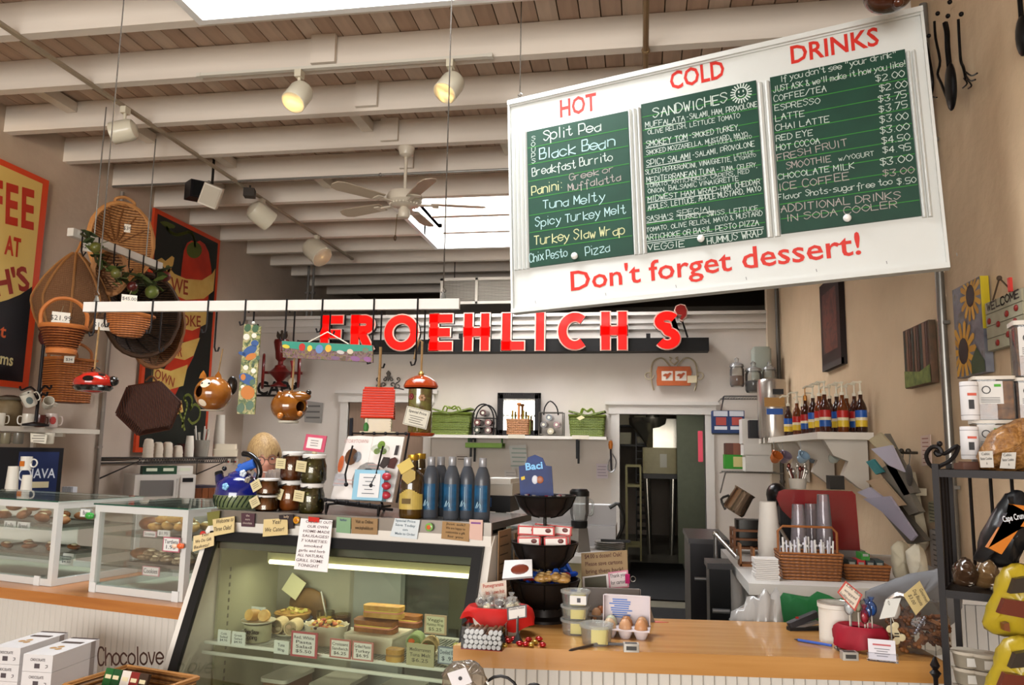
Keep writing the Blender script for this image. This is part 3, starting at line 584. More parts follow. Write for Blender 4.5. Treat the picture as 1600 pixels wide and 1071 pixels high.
# ================================================================== things on the back partition
bF=Face((0,9.46,0),0)
shz=P(800,681,9.25).z; sx0,sx1=P(668,680,9.3).x,P(948,680,9.3).x
t=thing('wall_shelf','long white shelf on the partition holding baskets and wine racks','shelf',(0,9.5,shz))
MB(M('#e2dcd4',.45)).box2((sx0,-.3,-.035),(sx1,0,0)).build('board',t)
for px in(737,902):
 x=P(px,690,9.3).x; MB(M('#17181c',.5)).slab([(x-.015,-.035),(x+.015,-.035),(x+.012,-.26),(x-.012,-.26)],-.24,-.22).box2((x-.012,-.26,-.05),(x+.012,0,-.035)).box2((x-.012,-.02,-.32),(x+.012,0,-.035)).build('bracket',t)
YS=9.34
def hamper(px0,px1,pyt,lab,hl):
 a,b=P(px0,677,YS).x,P(px1,677,YS).x; w=b-a; h=P(px0,pyt,YS).z-shz; gm=weave('#7d8f2b','#3f4a10',150)
 t=thing('picnic_basket',lab,'basket',((a+b)/2,YS,shz),0,'green picnic baskets')
 m=MB(gm)
 rows=9
 for j in range(rows):s=1-.1*(1-j/rows); m.rbox((0,0,h*.78*(j+.5)/rows),(w*s+(.004 if j%2 else 0),.24*s,h*.78/rows*.92),.03)
 m.box((0,0,h*.39),(w*.88,.2,h*.78)); m.build('body',t)
 for s in(-1,1):
  b=MB(gm).at((s*w*.25,0,h*.84),0,0,s*(-.24)); b.rbox((0,0,0),(w*.5,.26,.02),.02); b.build('lid_flap',t)
 MB(M('#5d6d1c',.6)).box2((-w*.5,-.125,h*.74),(w*.5,.125,h*.8)).build('rim',t)
 for y in(-.09,.09):MB(M('#66771f',.6)).tube([(-w*.18,y,h*.8),(-w*.12,y,h*1.02),(w*.0,y,h*.93),(w*.12,y,h*1.02),(w*.2,y,h*.82)],.01,5,smooth=3).build('handle',t)
 if hl:MB(M('#e7dcae',.7)).slab([(-.12,h*.66),(-.06,h*.76),(-.02,h*.68),(-.08,h*.58)],-.15,-.147).build('price_tag',t)
 return t
hamper(672,738,636,'green wicker picnic basket on the shelf beside the arched wine rack',0)
hamper(889,947,640,'green wicker picnic basket with price tag at the shelf end nearest the doorway',1)
def bottle_end(t,x,z,c,r=.035):
 b=MB(M(c,.25,coat=.5)).cyl((x,-.13,z),(x,.12,z),r,n=12); o=b.build('wine_bottle',t)
 MB(M('#d8d0c0',.4,.3)).cyl((x,-.135,z),(x,-.13,z),r*.45,n=8).build('cork_end',o)
ir=M('#1b191b',.5,.4)
c=P(757,676,YS); t=thing('wine_rack','arched black wine rack holding five bottles on the shelf','wine rack',(c.x,YS,shz)); k=K(c); w,h=33*k,48*k
for y in(-.1,.1):MB(ir).tube([(-w/2,y,0),(-w/2,y,h*.6),(-w*.3,y,h*.9),(0,y,h),(w*.3,y,h*.9),(w/2,y,h*.6),(w/2,y,0)],.009,6,smooth=3).build('arch',t)
for z in(.04,h*.35,h*.66):MB(ir).box((0,0,z-.04),(w,.2,.006)).build('tier',t)
for x,z,cc in((-w*.26,.06,'#26301e'),(w*.26,.06,'#5a2a22'),(-w*.26,h*.35+.02,'#5e231c'),(w*.26,h*.35+.02,'#6b2f28'),(0,h*.66+.02,'#4a1c1a')):bottle_end(t,x,z,cc,.04)
c=P(862,676,YS); t=thing('wine_rack','square wire wine rack with carrying hoop and four bottles','wine rack',(c.x,YS,shz)); w,h=36*k,36*k
for y in(-.1,.1):
 MB(M('#6d6861',.4,.6)).tube([(-w/2,y,0),(-w/2,y,h),(w/2,y,h),(w/2,y,0)],.008,6).build('frame',t)
MB(ir).tube([(-w*.35,0,h*.9),(-w*.3,0,h*1.25),(-.02,0,h*1.5),(w*.2,0,h*1.25),(w*.28,0,h*.9)],.008,6,smooth=3).build('hoop_handle',t)
MB(M('#6d6861',.4,.6)).box((0,0,.02),(w,.2,.01)).build('base',t)
for x,z,cc in((-.02,h*.78,'#20303c'),(w*.25,h*.48,'#6a2028'),(-w*.3,h*.48,'#2a1a16'),(0,h*.2,'#9a8a5c')):bottle_end(t,x,z,cc,.038)
c=P(811,676,9.46); k2=K(c); w,h=68*k2,67*k2; t=thing('wall_mirror','black studded square mirror leaning on the partition above the shelf','mirror',(c.x,9.44,shz))
m=MB(M('#151214',.45))
for a in((-w/2,0,-w/2+.07,h),(w/2-.07,0,w/2,h),(-w/2,h-.07,w/2,h),(-w/2,0,w/2,.07)):m.box2((a[0],-.03,a[1]),(a[2],.02,a[3]))
m.build('frame',t)
s=MB(M('#2b2628',.3))
for j in range(22):
 q=-w/2+.02+(w-.04)*j/21
 for z in(h-.02,.02):s.ball((q,-.03,z),.008,6,4)
 for xx in(-w/2+.02,w/2-.02):s.ball((xx,-.03,.02+(h-.04)*j/21),.008,6,4)
s.build('studs',t)
MB(M('#cfd2ce',.03,1)).box((0,.0,h/2),(w-.12,.01,h-.12)).build('mirror_glass',t)
c=P(809,676,9.27); k2=K(c); w=37*k2; t=thing('bottle_basket','honey wicker basket with three small wine bottles before the mirror','basket',(c.x,9.3,shz))
m=MB(weave('#c98a55','#7a4620',140))
for j in range(7):m.rbox((0,0,.025+j*.027),(w*(.92+.012*j),.17,.024),.03)
m.build('body',t); MB(M('#b5713f',.6)).box((w*.02,0,.2),(.03,.02,.36)).ball((w*.02,0,.38),(.03,.02,.02)).build('handle',t)
for x,hx in((-w*.27,.3),(w*.2,.3),(w*.42,.24)):
 b=MB(M('#77793a',.15,coat=.6)).lathe([(.03,.02),(.032,.17),(.012,.21),(.011,hx),(0,hx)],10,(x,.02,0)).build('wine_bottle',t)
 MB(M('#b99a3e',.35,.7)).lathe([(.013,hx-.06),(.013,hx+.004),(0,hx+.005)],8,(x,.02,0)).build('foil_cap',b)
for px,lab in((797,'white price card lying on the shelf under the bottle basket'),(897,'cream price card lying at the shelf end by the green basket')):
 c=P(px+10,676,9.2); b=MB(M('#dcd3c0',.7)).box((0,0,.02),(.2,.006,.045)).box((0,.02,.004),(.2,.04,.004)); tag(put(b.build('price_card'),(c.x,9.2,shz-.03)),lab,'card')
a,b=P(729,700,9.3),P(786,700,9.3); w=b.x-a.x; t=thing('hanging_tray','green rectangular tray hanging by straps below the shelf','tray',((a.x+b.x)/2,9.33,a.z)); g=M('#5c7a1f',.4)
MB(g).box((0,0,.01),(w,.2,.02)).box((0,-.1,.035),(w,.012,.05)).box((0,.1,.035),(w,.012,.05)).build('body',t); MB(M('#c9c6a6',.6)).box((0,-.02,.045),(w*.94,.12,.04)).build('liner',t)
for s in(-1,1):MB(M('#2f5a2a',.6)).box((s*w*.46,0,(shz-a.z)/2),(.02,.02,shz-a.z)).build('strap',t)
def paper(name,F,q,lab,cat,col='#d8d4cf',lines=None,y=-.004,extra=None,rot=None):
 u=F.pts(q); xs=[a[0]for a in u]; zs=[a[1]for a in u]; ox,oz=sum(xs)/len(xs),sum(zs)/len(zs)
 loc=F.o+F.x*ox+Vector((0,0,oz)); m=MB(M(col,.75)).slab([(a-ox,b-oz)for a,b in u],y,y+.004)
 o=put(m.build(name,None,0),loc,F.rz); tag(o,lab,cat)
 if lines:
  x0,x1,za,zb_=min(xs)-ox,max(xs)-ox,min(zs)-oz,max(zs)-oz; L=MB(M(lines[1],.8)); n=lines[0]
  for j in range(n):
   zz=zb_-(zb_-za)*(j+1)/(n+1); r=random.uniform(.55,.8); L.line([(x0*r,zz),(x1*random.uniform(.5,.8),zz)],(zb_-za)/(n+1)*.3,y-.0012)
  L.build('print',o,0)
 return o
paper('notice_sheet',bF,[(795,697),(822,695),(825,728),(800,735)],'pinned white notice with a tan block above the chocolate display','paper','#cfcfcb',(5,'#9fb0a8'))
paper('notice_sheet',bF,[(788,735),(806,735),(808,778),(790,778)],'white price list sheet pinned left of the chocolate display','paper','#cfcac8',(9,'#a5a0a0'))
paper('notice_sheet',bF,[(932,725),(950,725),(950,748),(932,748)],'small lilac notice pinned beside the doorway casing','paper','#cfc4ca',(4,'#a59aa5'))
paper('notice_sheet',bF,[(474,626),(505,630),(502,662),(476,660)],'grey printed notice pinned beside the tan door','paper','#8f8a85',(3,'#5d5a58'))
paper('notice_sheet',bF,[(712,710),(733,710),(733,722),(712,722)],'small framed notice on the partition above the dark bottles','paper','#cbc2b8',(2,'#4d3f37'))
c=P(954,690,9.42); t=thing('hanging_ladle','hanging steel whisk and orange handled tool beside the doorway','utensil',c); k=K(c)
MB(M('#c8752c',.5)).lathe([(.02,-.09),(.028,-.04),(.022,0),(.008,.01),(0,.01)],10).build('handle',t)
MB(M('#4a4a50',.3,.8)).cyl((0,0,-.08),(.01,0,-.34),.012,n=8).build('shaft',t)
MB(M('#8c8c90',.25,.9)).tube([(.01,0,-.14),(.06,-.01,-.22),(.05,0,-.32),(.0,0,-.36),(-.04,0,-.3),(.01,0,-.16)],.007,5,smooth=3).build('wire_loop',t)
MB(M('#77777b',.3,.8)).cyl((.02,.06,.015),(-.01,-.01,.015),.004,n=5).build('hook',t)
def spiral(c,r,a0,turns,n=14,y=0,s=1):
 return[(c[0]+s*r*(1-.8*i/n)*math.cos(a0+2*PI*turns*i/n),y,c[1]+r*(1-.8*i/n)*math.sin(a0+2*PI*turns*i/n))for i in range(n+1)]
c=P(606,609,9.45); k=K(c); t=thing('scroll_ornament','dark iron scroll ornament above the tan door casing','ornament',c); R_=26*k; irn=M('#55504c',.5,.5)
MB(irn).tube([(-R_,0,.0),(-R_*.5,0,.02),(0,0,.0),(R_*.5,0,.02),(R_,0,.0)],.009,5,smooth=3).build('base_bar',t)
for s in(-1,1):
 for cx,cz,rr,st in((.28,.28,.2,0),(.62,.22,.22,1),(.62,.62,.14,0),(.22,.62,.14,1)):
  MB(irn).tube(spiral((s*R_*cx,R_*cz),R_*rr,-PI/2+st*PI,1.1,14,0,s),.008,5).build('scroll',t)
MB(irn).slab([(a*R_,b*R_)for a,b in((-.12,.75),(0,.5),(.12,.75),(.07,.85),(.14,.98),(0,1.15),(-.14,.98),(-.07,.85))],-.012,.012).build('finial',t)
c=P(1053,588,9.44); k=K(c); t=thing('scroll_plaque','orange bird plaque in a cream scrolled wire frame','plaque',c)
crm=M('#b9ab90',.5,.3)
w,h=26*k,15*k
MB(M('#c7622f',.45,noise=.15)).slab([(-w,-h),(-w*1.04,-h*.5),(-w,0),(-w*1.04,h*.5),(-w*.95,h),(w*.95,h),(w*1.04,h*.4),(w,0),(w*1.04,-h*.5),(w*.95,-h)],-.02,.02).build('plate',t)
for s in(-1,1):
 o=MB(M('#e6ddd0',.5)).rect(s*w*.4-w*.33,-h*.5,s*w*.4+w*.33,h*.5,-.022).build('panel',t)
 MB(M('#b1502a',.5)).slab([(s*w*.4+a*w*.3,b*h*.4)for a,b in((-.9,.1),(-.4,.6),(.1,.5),(.5,.9),(.9,.6),(.5,.1),(.2,-.5),(-.3,-.8),(-.2,-.2))],-.03,-.022).build('bird_relief',o)
for s in(-1,1):
 MB(crm).tube([(s*w*.2,0,h*1.0),(s*w*.7,0,h*1.9),(s*w*1.25,0,h*1.4),(s*w*1.35,0,-h*.2),(s*w*1.2,0,-h*1.5)],.01,5,smooth=4).build('scroll',t)
 MB(crm).tube(spiral((s*w*1.5,h*.1),h*.55,PI,1.2,14,0,s),.009,5).build('scroll',t)
 MB(crm).tube([(0,0,h*1.2),(s*w*.25,0,h*1.6),(s*w*.12,0,h*1.85),(s*w*.26,0,h*2.0)],.009,5,smooth=4).build('scroll',t)
MB(M('#e2d4b4',.7)).box((w*1.05,-.03,-h*.35),(w*.55,.004,h*.75)).build('price_tag',t)
c=P(438,575,9.1); k=K(c); t=thing('coffee_mill','red cast iron coffee mill with two wheels and eagle finial','coffee mill',c); rm=M('#6d1713',.4,noise=.15,coat=.2)
MB(rm).lathe([(0,45*k),(11*k,44*k),(12*k,40*k),(9*k,25*k),(8*k,14*k),(4*k,10*k),(4*k,5*k),(8*k,3*k),(9*k,0),(14*k,-5*k),(19*k,-8*k),(14*k,-11*k),(9*k,-16*k),(4*k,-22*k),(8*k,-25*k),(14*k,-28*k),(14*k,-30*k),(0,-30*k)],20).build('body',t)
MB(rm).cyl((-26*k,-.05,-8*k),(34*k,.05,-8*k),.018).build('axle',t)
for x,r in((-25*k,26*k),(34*k,24*k)):
 ring=MB(rm); pts=[(x+.35*r*math.cos(2*PI*i/24),-.05-.7*r*math.cos(2*PI*i/24),-6*k+r*math.sin(2*PI*i/24))for i in range(24)]; ring.tube(pts,.018,6,True)
 for i in range(0,24,6):ring.tube([(x,-.05,-6*k),pts[i]],.01,5)
 ring.build('flywheel',t)
eg=MB(M('#4a3f35',.5,.4)).ball((0,0,50*k),(4*k,3*k,6*k),8,6)
for s in(-1,1):eg.slab([(0,48*k),(s*8*k,58*k),(s*9*k,50*k),(s*7*k,46*k),(s*3*k,45*k)],-.01,.01)
eg.ball((0,-.01,57*k),2.5*k,6,5).build('eagle_finial',t)
lt=MB(M('#23201f',.5,.3)).box2((-38*k,-.02,-45*k),(34*k,.05,-42*k)); lt.text('CAPP',-2*k,-42*k,20*k,'C',-.02,.03,68*k); lt.box2((-30*k,.0,-30*k),(30*k,.04,-27*k)); lt.build('iron_letters',t); MB(M('#23201f',.5,.3)).box2((-6*k,0,-30*k),(6*k,9.47-9.1,-27*k)).build('wall_bracket',t)
MB(M('#d8ccb4',.7)).slab([(26*k,-22*k),(33*k,-16*k),(38*k,-24*k),(31*k,-34*k)],-.2,-.197).build('price_tag',t)
MB(M('#8a2a2c',.7)).tube([(30*k,-.2,8*k),(33*k,-.2,-5*k),(32*k,-.2,-18*k)],.02,5,smooth=3).build('ribbon',t)
# ================================================================== left wall: signs
lF=Face((XL+.055,0,0),PI/2)
def print_shape(mb,F,q,y):mb.flat(F.pts(q),y)
def smooth_px(q,k=4):return sp2([*q,q[0]],k)[:-1]
cy0,cy1=4.2,lF.uv(60,450)[0]; cz0,cz1=1.945,3.755
t=thing('coffee_sign','tall yellow and black coffee sign with orange border','sign',(XL+.055,0,0),PI/2)
MB(M('#d2461f',.4)).box2((cy0,0,cz0),(cy1,.03,cz1)).build('board',t)
m=MB(M('#d8bb6c',.4,noise=.06,scale=2)).rect(cy0+.07,cz0+.05,cy1-.07,cz1-.05,-.001)
u0=lF.uv(54,449)[1]
m.mat(M('#14141a',.4)).flat([(cy0+.07,cz0+.05),(cy1-.07,cz0+.05)]+[(cy1-.07-(cy1-cy0-.14)*j/12,u0-.28*math.sin(PI*j/12)**.8)for j in range(13)],-.002); m.build('printed_face',t,0)
m=MB(M('#b5311c',.4))
for s,p0,p1,h in(('E',(32.5,353),(52,357.6),60),('E',(7.6,347),(27,351.6),61),('F',(-15,341),(3,345),62),('F',(-37,335),(-20,340),63),('AT',(6,396),(31,402),29)):ftext(m,lF,s,p0,p1,h,-.004,.03); m.build('lettering',t,0); m=MB(M('#b5311c',.4))
m=MB(M('#b5311c',.4)); ftext(m.mat(M('#8e2a20',.4)),lF,"LICH'S",(-72,476),(47,452),40,-.004,.03); m.build('lettering',t,0); m=MB(); ftext(m.mat(M('#c9541f',.4)),lF,'at',(-12,524),(8,528),20,-.004,.02); m.build('lettering',t,0); m=MB(); ftext(m.mat(M('#c9bd8c',.4)),lF,'beans & forms',(-95,552),(19,572),20,-.004,.02); m.build('lettering',t,0)
t=thing('pepper_poster','black poster of a red pepper wrapped in a cream banner','poster',(XL+.055,0,0),PI/2)
pq=[(243,326),(344,375),(323,690),(212,690)]; u=lF.pts(pq); y0,y1=(u[0][0]+u[3][0])/2,(u[1][0]+u[2][0])/2; zt_,zb_=(u[0][1]+u[1][1])/2,1.42
MB(M('#c5421d',.45)).box2((y0,0,zb_),(y1,.03,zt_)).build('board',t)
MB(M('#141a16',.4,noise=.1)).rect(y0+.05,zb_+.05,y1-.05,zt_-.05,-.001).build('printed_face',t,0)
pr=MB(M('#c8371a',.35,col2='#a02410',noise=.1,scale=3))
for q in([(284,415),(287,392),(292,380),(299,376),(306,379),(312,376),(320,382),(326,395),(330,420),(331,445),(281,445)],[(278,455),(326,460),(322,492),(276,490)],[(282,508),(314,505),(309,536),(280,534)],[(273,552),(303,556),(288,585),(254,580)],[(258,600),(280,604),(270,625),(262,640),(257,622)]):print_shape(pr,lF,q,-.0025)
pr.build('pepper',t,0)
gr=MB(M('#4d5a1c',.5)); print_shape(gr,lF,[(303+12*math.cos(a*PI/8),391+13*math.sin(a*PI/8))for a in range(16)],-.004)
gr.line(lF.pts(sp2([(304,385),(303,372),(297,363),(286,365),(274,367),(264,361),(260,355)],3)),.035,-.004); print_shape(gr,lF,smooth_px([(249,347),(258,346),(272,352),(271,357),(258,355)]),-.004); gr.build('pepper_stem',t,0)
cb=MB(M('#d3b565',.45,col2='#c29c4e',noise=.1,scale=4))
for q in([(262,416),(258,440),(265,458),(290,469),(318,467),(333,455),(336,420),(331,428),(315,438),(290,436),(272,428)],[(244,407),(252,403),(258,408),(268,400),(272,403),(270,414),(263,428),(254,416)],[(266,482),(292,487),(324,484),(321,507),(300,517),(268,510)],[(256,532),(285,536),(312,528),(302,556),(288,563),(256,556)],[(240,573),(266,580),(293,570),(286,603),(262,610),(238,596)],[(246,625),(283,626),(286,644),(276,648),(250,640)]):print_shape(cb,lF,q,-.004)
cb.build('banner',t,0)
vn=MB(M('#8f9a4a',.5))
for q in([(284,668),(288,650),(292,632),(287,622),(294,617),(300,625),(297,640)],[(297,640),(304,632),(312,640),(310,655),(300,662),(294,655)],[(278,640),(284,655),(288,672)]):vn.line(lF.pts(sp2(q,3)),.03,-.004)
vn.build('vines',t,0)
for s,p0,p1,h in(('WE',(266,456),(293,461),23),('SMOKE',(262,508),(313,511),18),('OUR',(257,553),(284,558),18),('OWN',(240,590),(270,605),15),("'S",(274,640),(283,642),12)):m=MB(M('#8a3218',.5)); ftext(m,lF,s,p0,p1,h,-.0055,.015); m.build('lettering',t,0)
# ================================================================== hanging baskets
def YW(px,m):return PX(px,500,XL).y-m
def tray(name,px,py,rx,ry,Y,dep,c1,c2,lab,rows=11,turn=.5,tilt=0,handle=True,cat='basket',grp='hanging baskets'):
 p=P(px,py,Y); k=K(p); a,b=rx*k,ry*k; t=thing(name,lab,cat,p,face_cam(p)+turn,grp); wm=weave(c1,c2,90,.65,'Z')
 pr=[]
 n=rows*2
 for j in range(n+1):
  q=j/n; pr.append((b*(.04+.96*q)+(.006 if j%2 else 0),-dep*(1-q**2.5)))
 pr2=pr+[(b*1.03,.01)]+[(max(r-.012,.002),z+.012)for r,z in pr[::-1]]
 m=MB(wm).at((0,0,0),0,PI/2,tilt); m.lathe(pr2,28,sx=a/b); m.build('bowl',t)
 r=MB(M(c1,.6)).at((0,0,0),0,PI/2,tilt); r.tube([(a*1.03*math.cos(2*PI*i/28),b*1.03*math.sin(2*PI*i/28),.008*math.sin(i*2.5))for i in range(28)],.022,6,True); r.build('rim',t)
 sp=MB(M(c2,.7)).at((0,0,0),0,PI/2,tilt)
 for i in range(12):g=2*PI*i/12; sp.tube([(a*.1*math.cos(g),b*.1*math.sin(g),-dep+.014),(a*.6*math.cos(g),b*.6*math.sin(g),-dep*.72+.016),(a*.98*math.cos(g),b*.98*math.sin(g),.0)],.006,4)
 sp.build('ribs',t)
 if handle:MB(M(c1,.6)).tube([(-.07,0,b*.97),(-.08,0,b*1.1),(0,0,b*1.2),(.08,0,b*1.1),(.07,0,b*.97)],.014,6,smooth=3).build('handle',t)
 return t
def pricetag(px,py,w,h,Y,txt,lab):
 p=P(px,py,Y); k=K(p); m=MB(M('#e4ddd0',.7)).box((0,0,0),(w*k,.004,h*k)); o=m.build('price_tag',None,0); put(o,p,face_cam(p)+.1); tag(o,lab,'tag','price tags on the baskets')
 l=MB(M('#3f3a38',.7)); l.text(txt,0,-h*k*.22,h*k*.42,'C',-.0035); l.build('print',o,0); MB(M('#7a6a50',.7)).tube([(0,0,h*k/2),(.01,.01,h*k*1.1)],.003,4).build('string',o); return o
tray('round_wicker_tray',190,378,47,60,YW(190,.95),.14,'#b98450','#6d4422','large pale round wicker tray hung highest on the left wall',12,.35)
tray('wicker_dish',172,425,26,34,YW(172,1.35),.12,'#a5754a','#5e3a1f','small brown wicker dish tucked behind the leafy garland',8,.5,0,False)
tray('twig_basket',224,492,56,64,YW(224,1.0),.3,'#4a3322','#140d08','big dark twig basket in the middle of the hanging group',14,.45,.2)
tray('wicker_bowl',247,513,38,60,YW(247,.8),.22,'#8d5f3c','#4a2d18','brown round wicker bowl overlapping the pepper poster',11,.35,.1,False)
p=P(112,470,YW(112,1.0)); k=K(p); t=thing('cone_basket','tan cone shaped woven basket with pointed top','basket',p,face_cam(p),'hanging baskets')
MB(weave('#8f6440','#553418',240,.8)).lathe([(36*k,-48*k),(46*k,-30*k),(53*k,-5*k),(50*k,10*k),(38*k,35*k),(20*k,60*k),(6*k,74*k),(0,76*k)],24,sy=.7).build('body',t)
for g in range(0,8):
 a=2*PI*g/8; MB(M('#8f6238',.6)).tube([(r*k*math.cos(a),r*k*.7*math.sin(a),z*k)for r,z in((37,-48),(47,-30),(54,-5),(51,10),(39,35),(21,60),(5,76))],.009,5,smooth=2).build('rib',t)
MB(M('#a06a38',.6)).tube([(0,0,75*k),(.02,0,88*k),(.04,0,105*k)],.01,5).build('hanging_loop',t)
def handled(px,py,rt,rb,h,hh_,Y,c1,c2,lab,deep=1):
 p=P(px,py,Y); k=K(p); t=thing('handled_basket',lab,'basket',p,face_cam(p)+.15,'hanging baskets'); pr=[]
 n=9
 for j in range(n+1):pr+=[((rb+(rt-rb)*j/n)*k,h*k*j/n),((rb+(rt-rb)*(j+.5)/n)*k+.012,h*k*(j+.5)/n)]
 MB(weave(c1,c2,110)).shell(pr,.02,22).build('body',t)
 MB(M(c1,.6)).ring((0,0,h*k*1.04),rt*k*1.03,.016,24).build('rim',t); MB(M(c1,.6)).lathe([(rb*k*1.12,-.03),(rb*k*1.15,0),(rb*k,.02)],20).build('foot',t)
 MB(M(c1,.6)).tube([(-rt*k,0,h*k),(-rt*k*1.02,0,h*k+hh_*.5*k),(-rt*k*.6,0,h*k+hh_*.88*k),(0,0,h*k+hh_*k),(rt*k*.6,0,h*k+hh_*.88*k),(rt*k*1.02,0,h*k+hh_*.5*k),(rt*k,0,h*k)],.014,6,smooth=4).build('handle',t); return t
hb_=handled(96,547,31,19,34,48,YW(96,1.35),'#b56a32','#6a3212','orange wicker basket with hoop handle below the cone basket')
kk=K(hb_.location); MB(M('#6a5a44',.8)).tube([(0,0,81*kk),(.03,.06,86*kk),(.05,.22,88*kk)],.005,5).build('hanging_loop',hb_)
p=P(200,508,5.0); k=K(p); t=thing('boat_basket','orange woven boat basket tilted before the dark twig basket','basket',p,face_cam(p),'hanging baskets')
m=MB(weave('#b86e35','#6f3815',120)).at((0,0,0),0,0,.1); m.shell([(12*k,-20*k),(22*k,-16*k),(30*k,0),(35*k,18*k)],.015,20,sy=.5).build('body',t); m=MB(M('#a8642f',.6)).at((0,0,0),0,0,.1); m.tube([(35*k*math.cos(2*PI*i/20),17*k*math.sin(2*PI*i/20),18*k)for i in range(20)],.013,5,True); m.build('rim',t)
p=P(103,630,YW(103,.42)); k=K(p); t=thing('tote_basket','square orange wicker tote with two hoop handles','basket',p,face_cam(p)+.5,'hanging baskets')
m=MB(weave('#b1682f','#6e3512',100))
for j in range(13):m.rbox((0,0,(j+.5)*5.2*k),((56+.75*j)*k,.26,4.8*k),.05)
m.build('body',t); MB(M('#a5602c',.6)).rbox((0,0,68*k),(69*k,.28,3*k),.05).build('rim',t)
for y in(-.11,.11):MB(M('#8d5226',.6)).tube([(-22*k,y,66*k),(-20*k,y,82*k),(0,y,92*k),(20*k,y,82*k),(22*k,y,66*k)],.013,6,smooth=4).build('handle',t)
p=P(233,638,YW(247,.8)); k=K(p); t=thing('hexagonal_basket','dark brown hexagonal basket hanging bottom outward under the garland','basket',p,face_cam(p)+.1,'hanging baskets')
hx=[(46*math.cos(a*PI/3+.25)*k,43*math.sin(a*PI/3+.25)*k)for a in range(6)]
m=MB(weave('#5b2c15','#271006',130,.6,'X'))
for j in range(6):s=1-.028*j; m.slab([(x*s,z*s)for x,z in hx],-.04*(j+1)+.002,-.04*j)
m.build('body',t)
m=MB(M('#4a2310',.6))
for i in range(6):m.tube([(hx[i][0],.0,hx[i][1]),(hx[(i+1)%6][0],.0,hx[(i+1)%6][1])],.016,6)
m.build('rim',t); MB(M('#6a3a1c',.6)).tube([(-.05,0,42*k),(0,0,50*k),(.05,0,42*k)],.01,5,smooth=3).build('handle',t); MB(M('#6a5a44',.8)).tube([(0,0,48*k),(0,.0,62*k),(.05,.0,84*k)],.004,5).build('cord',t)
for a in((95,497,25,18,YW(96,1.37),'$21.99','price tag on the orange hoop handled basket'),(161,508,22,17,4.96,'$16.99','price tag on the boat basket'),(202,467,22,12,4.85,'$45.00','price tag hanging on the dark twig basket'),(140,386,18,15,PX(140,386,-4.06).y,'$29.99','price tag hanging from the garland rail'),(199,357,9,13,YW(199,1.2),'$39','price tag on the large pale round tray'),(108,562,14,10,YW(103,.62),'$34','price tag on the tote basket')):pricetag(*a)
a,b=PX(110,361,-4.1),PX(250,418,-4.1); t=thing('garland_rail','white ceiling hung rail with hooks near the left wall','rail',(-4.1,a.y,(a.z+b.z)/2)); L=b.y-a.y
MB(M('#cfc8bd',.5)).box2((-.025,0,-.03),(.025,L,.03)).build('bar',t)
for j in range(6):y=L*(j+.5)/6; MB(ir).tube([(0,y,.032),(.03,y,.03),(.032,y,-.12),(.05,y,-.16),(.07,y,-.13)],.006,5).build('hook',t)
for y in(.25,L-.2):MB(galv).cyl((0,y,.03),(0,y,4.1-(a.z+b.z)/2),.005,n=5).build('wire',t)
t=thing('leaf_garland','green leaf garland with apples and red berries along the rail','garland',(-4.05,a.y,(a.z+b.z)/2)); random.seed(5)
st=[(random.uniform(.0,.06),L*j/14,-.04-.2*math.sin(PI*j/14)+random.uniform(-.05,.05))for j in range(15)]
MB(M('#3d3a1e',.7)).tube(st,.01,5,smooth=3).build('stem',t)
lm=[M('#33401d',.6),M('#4c5a26',.6)]
for j in range(44):
 q=Vector(st[j%14]).lerp(Vector(st[j%14+1]),random.random()); r=random.uniform(.04,.075); m=MB(lm[j%2]).at(q+Vector((random.uniform(-.02,.07),0,random.uniform(-.06,.05))),random.uniform(0,6),random.uniform(-1,1),random.uniform(-.6,.6))
 m.prism([(-r,0),(-r*.4,r*.45),(r*.5,r*.4),(r*1.2,0),(r*.5,-r*.4),(-r*.4,-r*.45)],-.002,.002); m.build('leaf',t,0)
for j,(f,c,r)in enumerate(((.1,'#5a5a24',.04),(.32,'#5d5c2a',.04),(.5,'#4f1a14',.04),(.55,'#5a201a',.035),(.78,'#5f6a2e',.055),(.95,'#6a2c28',.045))):q=Vector(st[int(f*14)])+Vector((.06,0,-.06)); MB(M(c,.35,coat=.3)).ball(q,r).build('fruit',t)
# ================================================================== mug shelf and coffee station
msz=P(60,668,5.6).z
t=thing('wall_shelf','short white shelf of mugs on the left wall under the coffee sign','shelf',(XL+.02,0,msz)); MB(M('#d5cdc0',.5)).box2((0,4.4,-.04),(.34,6.3,0)).build('board',t)
for y in(4.7,5.9):MB(M('#cfc6b8',.5)).box2((0,y,-.2),(.03,y+.03,-.04)).box2((0,y,-.07),(.3,y+.03,-.04)).build('bracket',t)
def mug(px,py,h,Y,col,lab,z=None,rot=0,grp='mugs on the left wall shelf',deco=None,tilt=None,s=1.0):
 p=P(px,py,Y)
 if z is not None:p.z=z
 k=K(p); hh2=h*k; r=hh2*.42*s; t=thing('mug',lab,'mug',p,face_cam(p)+rot,grp)
 if tilt:t.rotation_euler=(tilt[0],tilt[1],face_cam(p))
 MB(M(col,.3,coat=.4)).shell([(r*.85,0),(r,hh2*.1),(r,hh2)],r*.1,16).build('body',t)
 MB(M(col,.3,coat=.4)).tube([(r*.95,0,hh2*.8),(r*1.5,0,hh2*.8),(r*1.65,0,hh2*.5),(r*1.45,0,hh2*.22),(r*.9,0,hh2*.2)],r*.11,6,smooth=3).build('handle',t)
 if deco:
  m=MB(M(deco,.5)); n=9
  for i in range(n):a=-PI/2+(i-n/2+.5)*.11; m.add([(r*1.012*math.cos(a+s1*.055),r*1.012*math.sin(a+s1*.055),hh2*(.5+zz*math.sqrt(max(.0,1-((i-n/2+.5)/n*2)**2))))for s1,zz in((-1,-.27),(1,-.27),(1,.27),(-1,.27))],[(0,1,2,3)])
  m.build('emblem',t)
 return t
